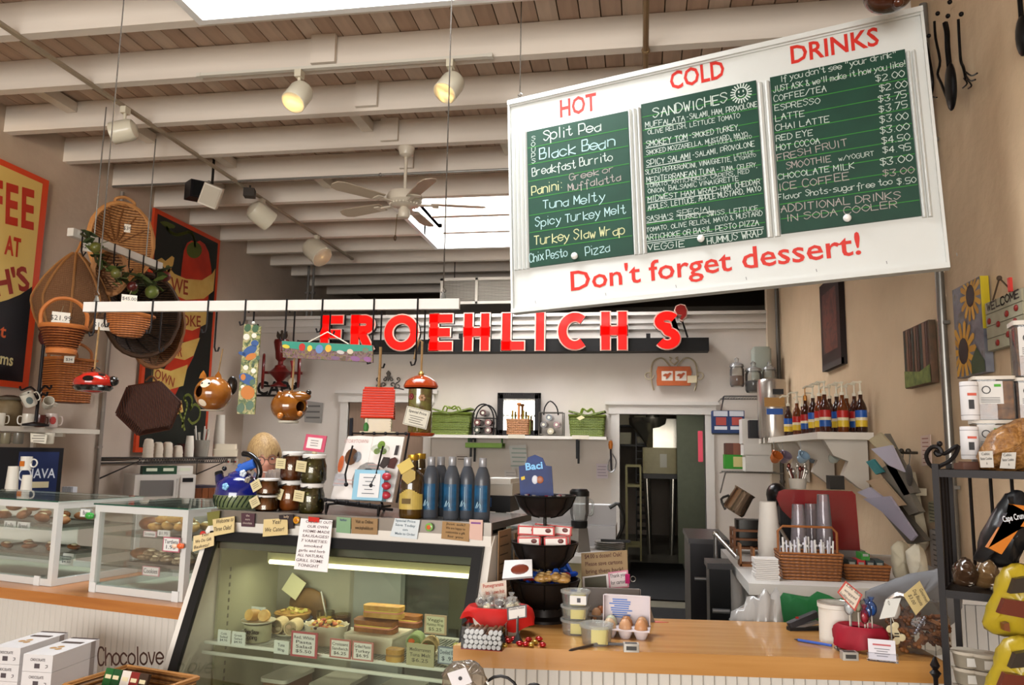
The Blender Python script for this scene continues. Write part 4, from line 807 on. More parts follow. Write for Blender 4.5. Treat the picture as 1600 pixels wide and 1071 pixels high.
mug(43,662,20,5.45,'#cfc8ba','white emblem mug standing beside the dark red mug',msz,3.0,deco='#5c5a50'); mug(62,663,19,5.55,'#4a1a14','dark red mug between the white mugs',msz,.6); mug(80,664,22,5.7,'#cfc0b8','white mug with red emblem at the shelf end',msz,.2,deco='#b84440'); mug(-2,660,20,5.3,'#d8d2c4','plain white mug under the iron mug tree',msz,.3)
t=thing('mug_tree','black iron mug tree with curled arms on the shelf','mug tree',(P(58,640,5.22).x,5.22,msz)); tree=t
MB(ir).cyl((0,0,0),(0,0,.62),.012).build('post',t); MB(ir).lathe([(.09,0),(.09,.015),(.02,.03),(0,.03)],14).build('base',t)
for px,py,Y in((46,619,5.1),(72,619,5.1),(34,610,5.32),(78,608,5.32)):e=P(px,py,Y)-tree.location; MB(ir).tube([(0,0,e.z-.04),e*.5+Vector((0,0,e.z*.5+.02)),e,e*1.12+Vector((0,0,.03-.12*e.z))],.008,5,smooth=3).build('arm',t)
MB(M('#3d120e',.5)).ball((0,0,.68),(.05,.03,.07),8,6).ball((-.03,0,.74),.025,6,5).ball((.03,0,.74),.025,6,5).build('finial',t)
mug(50,634,22,5.1,'#cfcabc','white emblem mug hanging tilted on the iron mug tree',None,0,'mugs on the left wall shelf','#5d6a6a',(.3,-.5)); mug(74,634,19,5.1,'#c9c3b5','white mug hanging mouth outward on the iron mug tree',None,0,'mugs on the left wall shelf',None,(1.2,.2))
p=P(12,654,5.5); k=K(p); t=thing('storage_crock','tan glazed crock on the mug shelf','crock',(p.x,p.y,msz)); MB(M('#7c6b4e',.5,noise=.2)).lathe([(17*k,0),(19*k,10*k),(19*k,32*k),(15*k,40*k),(13*k,42*k),(0,42*k)],18).build('body',t); MB(M('#4d4436',.6)).lathe([(20*k,41*k),(20*k,45*k),(6*k,49*k),(0,49*k)],16).build('lid',t)
t=thing('back_counter','long low white counter along the left wall','counter',(XL,0,0)); MB(M('#b7ab9e',.6)).box2((.03,3.4,0),(.62,9.0,.92)).build('cabinet',t); MB(M('#c9beb0',.4)).box2((0.03,3.35,.92),(.66,9.05,.96)).build('worktop',t)
bz=.96
p=P(48,765,5.3); k=K(p); t=thing('coffee_display','black coffee display case with blue JAVA panel','display',(p.x,p.y,bz),face_cam(p)+.25); hgt=P(48,700,5.3).z-bz
MB(M('#121115',.5)).box2((-.34,0,0),(.2,.3,hgt)).build('case',t); MB(M('#1d2a52',.4)).rect(-.1,.12,.17,hgt-.03,-.003).build('panel',t,0)
m=MB(M('#ccd2da',.5)); m.text('JAVA',.07,hgt*.55,.07,'C',-.005,.01,.17); m.build('lettering',t,0); MB(M('#cbbf9c',.6)).box((.04,-.006,hgt*.45),(.15,.004,.045)).build('card',t)
m=MB(M('#dfe2e8',.5)); m.line([(-.05+.04*math.cos(a*PI/8),hgt*.6+.045*math.sin(a*PI/8))for a in range(17)],.01,-.005); m.build('logo_ring',t,0)
def cupstack(px,py,w,h,Y,z,lab,col='#dcd6ca',n=5,grp=None,name='cup_stack'):
 p=P(px,py,Y); k=K(p); t=thing(name,lab,'cups',(p.x,p.y,z),0,grp); r=w*k/2; H_=h*k; s=H_*.45/max(1,n)
 for j in range(n):MB(M(col,.5)).lathe([(r*.98,j*s),(r,j*s+.004),(r*.74,j*s+H_*.55),(0,j*s+H_*.55)],16).build('cup',t)
 return t
cupstack(17,772,20,88,5.0,bz,'tall stack of white paper cups beside the coffee display',n=6); cupstack(40,772,18,73,5.05,bz,'shorter stack of white paper cups with orange logo cup',n=6)
p=P(37,728,5.05); k=K(p); t=thing('logo_mug','white cup with orange dot standing on the cup stack','cup',P(40,735,5.05)); MB(M('#d8d4ca',.4)).shell([(8*k,0),(8.5*k,21*k)],.004,14).build('body',t); MB(M('#c06a20',.5)).box((0,-8.6*k,10*k),(8*k,.003,8*k)).build('dot',t); MB(M('#d8d4ca',.4)).ring((13*k,0,11*k),6*k,1.2*k,12,5,'y').build('handle',t)
p=P(14,772,4.85); k=K(p); t=thing('thermos_pot','steel thermos pot with black handle by the paper cups','thermos',(p.x,p.y,bz)); MB(M('#8a7a62',.25,.8)).lathe([(11*k,0),(12*k,12*k),(10*k,26*k),(0,27*k)],16).build('body',t); MB(M('#121212',.4)).lathe([(10*k,25*k),(9*k,32*k),(0,34*k)],14).build('lid',t); MB(M('#121212',.4)).tube([(9*k,0,28*k),(16*k,0,26*k),(17*k,0,12*k),(12*k,0,5*k)],2*k,6,smooth=3).build('handle',t)
p=P(74,776,5.27); k=K(p); t=thing('stirrer_tray','dark blue tray of white stirrers by the coffee display','tray',(p.x,p.y,bz),.3); MB(M('#2b3a5c',.5)).box((0,0,.02),(46*k,.12,.04)).build('body',t)
for j in range(7):MB(M('#d6d2ca',.5)).box((-18*k+j*6*k,0,.05),(2.5*k,.09,.03)).build('stirrer',t)
p=P(108,770,5.8); k=K(p); t=thing('packet_caddy','black caddy of white packets next to the display case','caddy',(p.x,p.y,bz)); MB(M('#1a1a1e',.5)).box((0,0,.04),(20*k,.08,.08)).build('body',t)
for j in range(4):MB(M('#c9ccd4',.6)).box((-7*k+j*5*k,0,.13),(4*k,.05,.12)).build('packet',t)
for j,(px,lab)in enumerate(((8,'hanging mug under the mug shelf nearest the crock'),(28,'hanging glass mug under the mug shelf beside the card'),(76,'hanging mug under the mug shelf end'))):mug(px,694,17,5.3,('#8a8068','#6d685e','#c9c2b2')[j],lab,None,j,'mugs on the left wall shelf')
o=paper('shelf_card',Face(P(60,684,5.2),.3),[(48,677),(74,680),(72,694),(48,691)],'white handwritten card under the mug shelf','card','#d5cfbf',(3,'#6a655c'))
wz=P(280,716,7.6).z
wa,wb_=PX(213,716,-4.72).y,PX(366,718,-4.72).y
t=thing('wire_shelf','grey wire wall shelf holding bowls and cups by the pepper poster','shelf',(XL,wa,wz)); wm_=M('#4d4a48',.4,.6); L=wb_-wa
for x in(.02,.42):
 for z in(0,-.05):MB(wm_).cyl((x,0,z),(x,L,z),.008,n=6).build('rail',t)
m=MB(wm_)
for j in range(40):m.box((.22,L*(j+.5)/40,0),(.4,.006,.006)); m.tube([(.42,L*j/40,-.05),(.42,L*(j+.5)/40,0),(.42,L*(j+1)/40,-.05)],.004,4)
tag(m.build('wires',t),None,None,None,'stuff')
for y in(.02,L-.12):MB(wm_).tube([(0,y,-.02),(.42,y,-.02),(0,y,-.2),(0,y,0)],.01,5).build('bracket',t)
def on_ws(px,f=.5):q=PX(px,712,XL+.05+.34*f); return Vector((q.x,q.y,wz+.008))
for px,n,lab in((231,4,'stack of white bowls at the shelf end nearest the baskets'),(246,3,'second stack of white bowls from the baskets'),(261,3,'third stack of white bowls from the baskets'),(277,2,'lowest stack of white bowls beside the paper cups')):
 q=on_ws(px,.8); k=K(q); t=thing('bowl_stack',lab,'bowls',q,0,'white bowls on the wire shelf')
 for j in range(n):MB(M('#cfc3b2',.4,coat=.2)).lathe([(8*k,j*5.5*k),(8.2*k,j*5.5*k+.01),(6.5*k,j*5.5*k+11*k),(3.8*k,j*5.5*k+13*k),(0,j*5.5*k+13*k)],16).build('bowl',t)
for px,lab in((262,'dark red cup behind the white bowls'),(284,'dark red cup beside the paper cup stack')):
 q=on_ws(px,.34); k=K(q); t=thing('red_cup',lab,'cup',q); MB(M('#3f1411',.4)).shell([(6*k,0),(8*k,20*k)],.006,14).build('body',t); MB(M('#3f1411',.4)).ring((9*k,0,10*k),5*k,1.2*k,10,5,'y').build('handle',t)
q=on_ws(295,.8); cupstack(295,712,14,36,q.y,wz+.01,'short paper cup stack on the wire shelf',n=5)
q=on_ws(341,.5); cupstack(341,710,17,68,q.y,wz+.01,'tall paper cup stack on the wire shelf',n=9)
q=on_ws(313,.6); k=K(q); t=thing('utensil_crock','clear ribbed tub of plastic utensils on the wire shelf','tub',q); MB(glass('#e4e2dc',.5,.1,.35,'#c9c4ba')).shell([(11*k,0),(13*k,26*k)],.005,16).build('tub',t)
for j in range(8):a=j*.8; MB(M('#d8d3c8',.5)).cyl((5*k*math.cos(a),5*k*math.sin(a),.02),(12*k*math.cos(a),8*k*math.sin(a),(38+5*(j%3))*k),1.2*k,n=6).build('utensil',t)
q=on_ws(352,1.0); k=K(q); t=thing('foam_box','cream foam takeout box at the end of the wire shelf','box',q,.5); MB(M('#d6cab2',.6)).rbox((0,0,6*k),(36*k,22*k,10*k),.03).build('base',t); MB(M('#dccfb8',.6)).prism([(-18*k,-11*k),(18*k,-11*k),(18*k,11*k),(-18*k,11*k)],11*k,12*k).rbox((0,0,16*k),(33*k,19*k,8*k),.03).build('lid',t)
for px,lab in((357,'white price tag clipped on the wire shelf, nearer the wall post'),(368,'white price tag clipped on the wire shelf, nearer the woman')):q=PX(px,722,XL+.432); o=MB(M('#d5cfc4',.6)).box((0,0,0),(.05,.004,.07)).build('shelf_tag',None,0); MB(M('#a33',.6)if 0 else M('#aa4433',.6)).box((0,-.004,.0),(.02,.003,.02)).build('print',o,0); tag(put(o,q),lab,'tag')
p=P(240,783,5.9); t=thing('microwave_oven','white microwave oven on the left back counter','microwave',(XL+.42,7.15,bz),.85); hm=P(240,742,7.0).z-bz
MB(M('#c4bdb6',.4)).box((0,0,hm/2),(.56,.42,hm)).build('body',t); MB(M('#6d6966',.2)).box((-.08,-.215,hm/2),(.3,.012,hm*.6)).build('door_window',t); MB(M('#cbc4bd',.4)).box((.2,-.215,hm/2),(.13,.012,hm*.92)).build('control_panel',t); MB(M('#1c1c1e',.3)).box((.2,-.224,hm*.8),(.1,.006,.04)).build('display',t); MB(M('#b5afa8',.4)).cyl((.1,-.24,hm*.15),(.1,-.24,hm*.85),.012,n=8).build('handle',t)
for dx,c,lab in((-.1,'#1d3a2c','dark green tea box on the microwave, nearer the pipe'),(.065,'#24452f','dark green tea box on the microwave beside the white box'),(.23,'#cfcac2','small white box on the microwave')):
 m=MB(M(c,.5)).box((0,0,.04),(.16,.1,.08)); o=m.build('tea_box',None,0); MB(M('#c9cdb8',.6)).box((0,-.052,.045),(.1,.004,.03)).build('label_print',o,0); v=Vector((math.cos(1.0)*dx,math.sin(1.0)*dx,0)); tag(put(o,Vector((XL+.42,7.15,bz+hm))+v,.85),lab,'box')
p=P(313,785,7.7); k=K(p); t=thing('wooden_keg','small wooden keg with dark blue hoop on the back counter','keg',(p.x,p.y,bz)); hk_=P(313,762,7.7).z-bz
for i in range(16):a=2*PI*i/16; m=MB(M(('#8a4f2c','#7a4426')[i%2],.5,noise=.2,scale=10,stretch=(4,4,.5))).at((0,0,0),a); m.box((22*k,0,hk_/2),(.03,22*k*.39,hk_)); m.build('stave',t)
MB(M('#2a3346',.5)).lathe([(23.5*k,hk_*.78),(23.5*k,hk_*.92),(22*k,hk_*.92)],20).build('hoop',t); MB(M('#3a3440',.5)).lathe([(0,hk_),(22*k,hk_),(22*k,hk_+.02),(0,hk_+.03)],20).build('lid',t)
# ================================================================== white rail with hooks and hanging pottery
ra,rb=P(133,481,3.5),P(718,475,3.565); rz_=(ra.z+rb.z)/2; ra.z=rb.z=rz_
rl=thing('hanging_rail','white hanging rail carrying black hooks and garden pottery','rail',ra,math.atan2(rb.y-ra.y,rb.x-ra.x)); RL=(rb-ra).length
MB(M('#d9d5cf',.4)).box2((0,-.015,-.025),(RL,.015,.025)).build('bar',rl)
for x in(.06,RL-.08):MB(galv).lathe([(.008,.025),(.014,.03),(.01,.045),(.004,.06),(0,.06)],8,(x,0,0)).build('eye_bolt',rl)
for x,l in((.06,'thin wire holding the rail end over the baskets'),(RL-.08,'thin wire holding the rail end near the menu board')):q=ra.lerp(rb,x/RL); hang_wire(q.x,q.y,rz_+.08,l)
def rp(px):
 f=(px-133)/(718-133); return ra.lerp(rb,f)
for px,drop,drop2,l in((155,45,30,'over the ladybug'),(248,42,70,'over the twig basket'),(337,42,70,'over the fox pot'),(396,30,34,'holding the upright bird plaque'),(460,55,60,'above the coffee mill'),(515,42,46,'holding the long bird plaque'),(593,92,98,'over the red birdhouse'),(658,95,60,'over the feeder')):
 q=rp(px); k=K(q); t=thing('hook','black iron double hook on the white rail %s'%l,'hook',q)
 d,d2=drop*k,drop2*k
 MB(ir).tube([(0,.018,-.03),(0,.018,.028),(0,-.018,.028),(0,-.018,-d+.02),(-.006,-.018,-d),(-.02,-.018,-d-.004),(-.026,-.018,-d+.014)],.0045,6).build('front_leg',t)
 MB(ir).tube([(.028,.018,-.026),(.028,.018,-d2+.02),(.034,.02,-d2),(.046,.02,-d2),(.052,.02,-d2+.02)],.0045,6).build('back_leg',t)
rope=M('#9a7a50',.8,noise=.3,scale=60)
def cord(t,pts,r=.006):MB(rope).tube(pts,r,6).build('cord',t)
def hollow(R3,n,rad,mat,inner,t):
 """ellipsoid pot with a round opening looking along n"""
 R=Vector(R3); n=Vector(n).normalized(); u=n.orthogonal().normalized(); w=n.cross(u); t0=math.atan(rad); N,m=26,16
 def shell(s):return[tuple((n*math.cos(a)+(u*math.cos(2*PI*i/N)+w*math.sin(2*PI*i/N))*math.sin(a))[q]*R[q]*s for q in range(3))for a in[t0+(PI-t0)*j/m for j in range(m+1)]for i in range(N)]
 f=[(j*N+i,(j+1)*N+i,(j+1)*N+(i+1)%N,j*N+(i+1)%N)for j in range(m)for i in range(N)]
 b=MB(mat); b.add(shell(1),f); b.add(shell(1)[:N]+shell(.93)[:N],[(i,(i+1)%N,N+(i+1)%N,N+i)for i in range(N)]); b.mat(inner).add(shell(.93),[q[::-1]for q in f]); return b.build('body',t)
clay=M('#6d4524',.8)
p=P(146,598,3.5); k=K(p); t=thing('ladybug_ornament','glossy red ladybug ornament hanging on a cord','ornament',p,.4)
lr=M('#a01c10',.12,coat=.8)
MB(lr).ball((0,0,0),(29*k,26*k,17*k),24,14).build('shell',t); MB(M('#141010',.15,coat=.8)).lathe([(27*k,-4*k),(29*k,-8*k),(24*k,-13*k),(0,-15*k)],22,sy=.9).build('belly',t)
MB(M('#141010',.15,coat=.8)).ball((29*k,-2*k,3*k),(8*k,9*k,8*k),14,10).build('head',t)
def patch(R3,n,mat,rad,off=1.02):
 """round spot lying on an ellipsoid"""
 R=Vector(R3); n=Vector(n).normalized(); u=n.orthogonal().normalized(); w=n.cross(u); vs=[n]+[(n+(u*math.cos(2*PI*i/14)+w*math.sin(2*PI*i/14))*rad*j/4).normalized()for j in(1,2,3,4)for i in range(14)]
 return MB(mat).add([(v.x*R.x*off,v.y*R.y*off,v.z*R.z*off)for v in vs],[(0,1+i,1+(i+1)%14)for i in range(14)]+[(1+14*j+i,15+14*j+i,15+14*j+(i+1)%14,1+14*j+(i+1)%14)for j in range(3)for i in range(14)])
for n,r in(((-.6,-.5,.6),.22),((-.05,-.85,.25),.28),((.5,-.5,.7),.2),((-.1,-.1,1),.22)):patch((29*k,26*k,17*k),n,M('#120d0d',.15,coat=.6),r).build('spot',t)
MB(ir).tube([(-2*k,0,15*k),(-4*k,0,21*k),(2*k,0,24*k),(8*k,0,20*k)],.003,5,smooth=3).build('wire_loop',t); cord(t,[(0,0,22*k),(1*k,0,88*k)],.005)
p=P(333,615,3.52); k=K(p); t=thing('fox_pot','brown glazed fox head birdhouse pot with open mouth','birdhouse',p,face_cam(p)-.05); fx=M('#9a5f22',.15,coat=.8,col2='#7a4312',noise=.2,scale=14); wh=M('#d8c8b0',.2,coat=.6)
R_=(28*k,27*k,27*k)
hollow(R_,(-.78,-.62,.05),.36,fx,clay,t); patch(R_,(-.5,-.62,-.6),wh,.25,1.01).build('muzzle_patch',t); patch(R_,(-.4,-.75,.52),wh,.3,1.012).build('brow_patch',t)
for n in((-.55,-.65,.5),(-.2,-.85,.5)):patch(R_,n,M('#15100e',.2),.06,1.03).build('eye',t)
for x in(-16,6):MB(fx).lathe([(6*k,0),(4*k,7*k),(0,13*k)],10,(x*k,-6*k,22*k),sy=.5).build('ear',t)
MB(M('#17120f',.2,coat=.5)).ball((27*k,6*k,14*k),(8*k,5*k,15*k),12,10).build('tail',t); MB(wh).lathe([(0,-28*k),(16*k,-27.5*k),(18*k,-26*k),(0,-25*k)],18).build('base',t)
cord(t,[(5*k,0,25*k),(10*k,-.02,70*k)],.003)
p=P(452,635,3.54); k=K(p); t=thing('dog_pot','brown glazed dog head birdhouse pot with raised snout','birdhouse',p,.25); dg=M('#8a5418',.12,coat=.9,col2='#6d3a0c',noise=.2,scale=12); R_=(28*k,26*k,25*k)
hollow(R_,(.75,-.6,-.05),.36,dg,clay,t); MB(dg).ball((18*k,-12*k,15*k),(17*k,10*k,8*k),16,10).build('snout',t); MB(M('#120e0c',.2,coat=.6)).ball((31*k,-14*k,21*k),4.5*k,10,8).build('nose',t); MB(M('#7a4512',.15,coat=.8)).ball((-12*k,-16*k,14*k),(5*k,4*k,9*k),12,8).build('ear',t)
patch(R_,(.1,-.8,.6),M('#120d0b',.2),.07,1.04).build('eye',t); MB(M('#b06a2a',.2,coat=.6)).ball((-8*k,-24*k,-16*k),5*k,10,8).build('paw',t); MB(M('#b06a2a',.2,coat=.6)).ball((20*k,-18*k,-12*k),4.5*k,10,8).build('paw',t); MB(M('#c9c3b4',.4)).lathe([(0,-27*k),(15*k,-26*k),(16*k,-23*k),(0,-22*k)],18).build('base',t)
cord(t,[(3*k,0,24*k),(4*k,0,100*k)],.005)
q=[(382.5,507),(408,510),(398,648),(371,647)]; o=P(390,578,3.5); F2=Face(o,.12); u=F2.pts(q)
t=thing('bird_plaque','upright ceramic plaque painted with bluebirds and blossoms','plaque',o,.12); MB(paint(['#1c3218','#3c5526','#8a8a4a','#b5a87c','#5a5a28'],30,.5)).slab(u,-.006,.006).build('tile',t)
bl=MB(M('#2c4f86',.5)); og=MB(M('#b9702a',.5)); wt=MB(M('#d9cfc0',.25)); gn=MB(M('#1f4a22',.3))
def blob(mb,F,cx,cy,rx,ry,rot=0,y=-.0075,n=12):mb.flat(F.pts([(cx+rx*math.cos(2*PI*i/n)*math.cos(rot)-ry*math.sin(2*PI*i/n)*math.sin(rot),cy+rx*math.cos(2*PI*i/n)*math.sin(rot)+ry*math.sin(2*PI*i/n)*math.cos(rot))for i in range(n)]),y)
for cx,cy,rx,ry,r in((391,549,13,7,-.6),(387,593,14,8,.5),(379,553,6,3,.3),(399,537,6,5,0)):blob(bl,F2,cx,cy,rx,ry,r)
for cx,cy,rx,ry,r in((393,558,9,5,-.4),(388,614,11,11,.2),(381,590,4,5,0)):blob(og,F2,cx,cy,rx,ry,r,-.0085)
for cx,cy,r in((386,527,5),(398,525,4),(385,575,4),(397,580,4),(380,605,3)):blob(wt,F2,cx,cy,r,r,0,-.008)
for cx,cy,r in((388,513,5),(400,514,5),(377,638,6),(391,634,6),(395,598,4),(404,560,3)):blob(gn,F2,cx,cy,r,r*1.3,.4,-.008)
for m_,n_ in((bl,'blue_feathers'),(og,'orange_breasts'),(wt,'blossoms'),(gn,'leaves')):tag(m_.build(n_,t,0),None,None,None,'stuff')
uu_=F2.uv(396,505); MB(M('#d8d4cc',.4)).ball((uu_[0],0,uu_[1]),.008).build('hanging_knob',t)
q=[(441,533),(583,540),(583,567),(443,559)]; o=P(512,550,3.5); F2=Face(o,.0); u=F2.pts(q)
t=thing('bird_plaque','long horizontal plaque painted with a row of small birds','plaque',o,0); MB(paint(['#3f4a1c','#7d6a32','#6d4a62','#5c4220','#38441a'],45,.5)).slab(u,-.006,.006).build('tile',t)
MB(M('#2f8a76',.5)).flat(F2.pts([(441.5,533.5),(582.5,540.5),(582.5,549),(530,550),(500,546),(470,547),(442,543)]),-.0068).build('sky_band',t,0)
for cx,cy,rx,ry,c in((448,542,6,3,'#c9b83a'),(473,543,5,6,'#b3251c'),(485,545,4,5,'#d0b83c'),(500,546,6,7,'#5d7fb4'),(514,545,5,6,'#d2a52e'),(533,551,6,3,'#b9b4b0'),(548,550,5,4,'#c4b6a0'),(572,548,5,4,'#5e6d55'),(556,561,8,4,'#7a4a7c'),(575,562,6,4,'#7f4a80'),(525,560,7,3,'#6d5070')):m=MB(M(c,.3)); blob(m,F2,cx,cy,rx,ry,.2,-.0078); m.build('bird' if cy<555 else 'flower',t,0)
MB(M('#d5d3c4',.4)).box2((F2.uv(441,533)[0],-.008,-.001),(F2.uv(442,533)[0],.008,.0)).build('edge',t)
a,b,c=F2.uv(482,535),F2.uv(512,519),F2.uv(545,538); MB(M('#cfc6b4',.6)).tube([(a[0],0,a[1]),(b[0],0,b[1]),(c[0],0,c[1])],.003,5).build('string',t)
p=P(589,677,3.53); k=K(p); t=thing('barn_birdhouse','ceramic birdhouse with ribbed red roof and yellow walls','birdhouse',p,.25); ye=M('#a98a3a',.25,coat=.5,noise=.15)
m=MB(ye)
for j in range(6):m.box((4*k,0,(4+j*4)*k),(36*k,24*k,3.4*k))
m.box((3*k,0,14*k),(34*k,22*k,24*k)); m.build('walls',t)
gm=MB(M('#8f9a6a',.3,col2='#b8a06a',noise=.2,scale=40,coat=.4)).prism([(-18*k,-13*k),(-14*k,-14*k),(-14*k,14*k),(-18*k,13*k)],2*k,26*k); ed_=[]
for i in range(24):
 a=2*PI*i/24; c_,s_=math.cos(a),math.sin(a); d=10/-s_ if s_<-1e-6 else 99
 for sg in(-1,1):
  q=sg*c_*40+s_*13
  if q>1e-6:d=min(d,13*30/q)
 ed_.append((c_*d,36+s_*d,c_*5,36+s_*5))
vs=[(x*k,e[o_]*k,e[o_+1]*k)for x in(-18,-15)for e in ed_ for o_ in(0,2)]; fs=[]
for i in range(24):a,b=2*i,2*((i+1)%24); fs+=[(a,a+1,b+1,b),(48+a,48+b,49+b,49+a),(a+1,a+49,b+49,b+1),(a,b,b+48,a+48)]
gm.add(vs,fs).build('gable',t)
rd=M('#b8321f',.18,coat=.8)
for s in(-1,1):
 m=MB(rd); n=11
 for j in range(n):f=(j+.5)/n; y=s*(1+22*f)*k; z=(68-46*f)*k; m.cyl((-24*k+5*k*f*0,y,z),(26*k,y,z),2.15*k,n=8)
 m.build('roof_slope',t)
MB(rd).cyl((-22*k,0,69*k),(24*k,0,69*k),3*k,n=8).build('ridge',t); MB(M('#cfc3a0',.4)).box((2*k,0,0),(54*k,34*k,4*k)).build('base',t)
cord(t,[(0,0,69*k),(1*k,-.01,110*k),(1*k,-.018,135*k)],.007)
MB(M('#3d7a3a',.5)).ball((-16*k,-14*k,8*k),(4*k,2*k,8*k),8,6).build('painted_bush',t)
p=P(655,683,3.55); k=K(p); t=thing('bird_feeder','glazed bird feeder with orange mushroom roof and painted cylinder','bird feeder',p); og=M('#a8431a',.15,coat=.8,col2='#8a2f10',noise=.2,scale=10)
MB(og).lathe([(12*k,0),(22*k,1*k),(25*k,5*k),(25*k,6*k),(20*k,6*k),(0,5*k)],24).build('tray',t); MB(paint(['#4a4c26','#6d6a34','#5a4a2c','#7a7444'],14,.15,.8)).lathe([(17*k,6*k),(19*k,9*k),(19*k,74*k),(0,76*k)],24).build('cylinder',t)
MB(og).lathe([(26*k,76*k),(27.5*k,79*k),(24*k,87*k),(15*k,93*k),(5*k,97*k),(0,97*k)],28).lathe([(26*k,76*k),(18*k,77*k)],28).build('roof',t); MB(M('#a08040',.3,.7)).lathe([(4*k,96*k),(5*k,99*k),(2.5*k,103*k),(0,104*k)],12).build('knob',t)
for a,z,c,r in((-1.15,60,'#b08a6a',6),(-2.1,62,'#7a2a2c',5),(-1.5,40,'#7a7a3a',7),(-2.3,30,'#a89a5a',5),(-1.0,20,'#3a5a2a',6)):
 m=MB(M(c,.2,coat=.5))
 for i in range(6):g=2*PI*i/6; aa=a+r*.55*math.cos(g)/19; m.ball((19.3*k*math.cos(aa),19.3*k*math.sin(aa),(z+r*.55*math.sin(g))*k),(2.6*k,2.6*k,2.6*k),8,5)
 m.build('painted_flower',t)
MB(rope).tube([(0,0,103*k),(0,0,150*k),(-5*k,0,154*k),(-9*k,0,140*k),(-12*k,0,122*k)],.006,6).build('cord',t)
F2=Face(P(651,653,3.42),.0,.22); w,h=38*k,28*k; o=MB(M('#d2cdbd',.7)).box((0,0,0),(w,.003,h)).build('special_price_tag',None,0); o.location=F2.o; o.rotation_euler=F2.e; tag(o,'tilted white Special Price tag tied to the bird feeder','tag')
m=MB(M('#3d3a36',.7)); m.text('Special Price',0,h*.22,h*.14,'C',-.003,.01)
for j in range(4):m.line([(-w*(.3-.05*(j%2)),h*(.05-.12*j)),(w*(.32-.06*(j%3)),h*(.05-.12*j))],h*.03,-.003)
m.line([(-w*.46,-h*.45),(w*.46,-h*.45),(w*.46,h*.45),(-w*.46,h*.45),(-w*.46,-h*.45)],.0015,-.003); m.build('print',o,0)
MB(M('#cfc6b0',.6)).tube([(w*.1,.0,-h*.45),(w*.1,.02,-h*.7)],.0015,4).build('string',o)
# ================================================================== person behind the deli case
hp=P(409,714,4.15); k=K(hp)
t=thing('person','blonde person in glasses and blue shirt smiling down behind the deli case','person',(hp.x,hp.y+.02,0),face_cam(hp)+.1)
ez=hp.z; sc=65*k/.225
skin=M('#cc917c',.5,noise=.06,scale=30);
def skinmesh(name,nodes,edges,mat,parent,sub=2):
 me=bpy.data.meshes.new(name); me.from_pydata([n[0]for n in nodes],edges,[]); o=bpy.data.objects.new(name,me); COL.objects.link(o); o.parent=parent
 md=o.modifiers.new('skin','SKIN');
 for i,n in enumerate(nodes):me.skin_vertices[0].data[i].radius=n[1]if hasattr(n[1],'__len__')else(n[1],n[1])
 me.skin_vertices[0].data[0].use_root=True; md.use_smooth_shade=True; s=o.modifiers.new('sub','SUBSURF'); s.levels=sub; s.render_levels=sub
 me.materials.append(mat); return o
z=ez; N=[((0,.04,z-.62),(.16,.11)),((0,.03,z-.42),(.15,.1)),((0,.02,z-.26),(.165,.1)),((0,.01,z-.18),(.1,.08)),((0,-.0,z-.12),.052),((0,-.02,z-.07),.055),((-.16,.02,z-.23),.06),((-.23,.0,z-.48),.048),((-.17,-.16,z-.66),.04),((-.1,-.26,z-.64),.03),((.16,.02,z-.23),.06),((.23,.0,z-.48),.048),((.17,-.16,z-.66),.04),((.1,-.26,z-.64),.03),((-.09,.04,z-.8),.085),((-.1,.03,z-1.1),.06),((-.1,.05,.09),.045),((.09,.04,z-.8),.085),((.1,.03,z-1.1),.06),((.1,.05,.09),.045),((-.1,-.08,.035),.035),((.1,-.08,.035),.035)]
E_=[(0,1),(1,2),(2,3),(3,4),(4,5),(2,6),(6,7),(7,8),(8,9),(2,10),(10,11),(11,12),(12,13),(0,14),(14,15),(15,16),(0,17),(17,18),(18,19),(16,20),(19,21)]
body=skinmesh('body',N,E_,M('#6d7690',.8,noise=.1,scale=8),t)
body['label']='body in blue grey shirt and trousers'
hm_=MB(skin).at((0,-.03,z),0,.18,-.12,sc)
def head_r(th,ph):return 1
vs=[]; fs=[]; n,mm=28,20
for j in range(mm+1):
 tt=-PI/2+PI*j/mm
 for i in range(n):
  a=2*PI*i/n; x=.076*math.cos(tt)*math.cos(a); y=.098*math.cos(tt)*math.sin(a); zz=.118*math.sin(tt)
  if zz<0:x*=1-.28*(-zz/.118)**1.5; y=y*(1-.12*(-zz/.118))-(.012*(-zz/.118)if y<0 else-.0)
  if y<0 and abs(x)<.05 and-.03<zz<.0:y-=.002
  g=math.exp(-((x/.014)**2+((zz+.022)/.026)**2)); y-=.022*g if y<0 else 0
  g=math.exp(-((abs(x)-.034)**2/.012**2+((zz+.032)/.02)**2)); y-=.006*g if y<0 else 0
  g=math.exp(-((abs(x)-.032)**2/.014**2+((zz-.004)/.011)**2)); y+=.008*g if y<0 else 0
  g=math.exp(-((x/.03)**2+((zz+.095)/.02)**2)); y-=.008*g if y<0 else 0
  vs.append((x,y,zz))
for j in range(mm):
 for i in range(n):fs.append((j*n+i,j*n+(i+1)%n,(j+1)*n+(i+1)%n,(j+1)*n+i))
hm_.add(vs,fs); hm_.build('head',t,80)
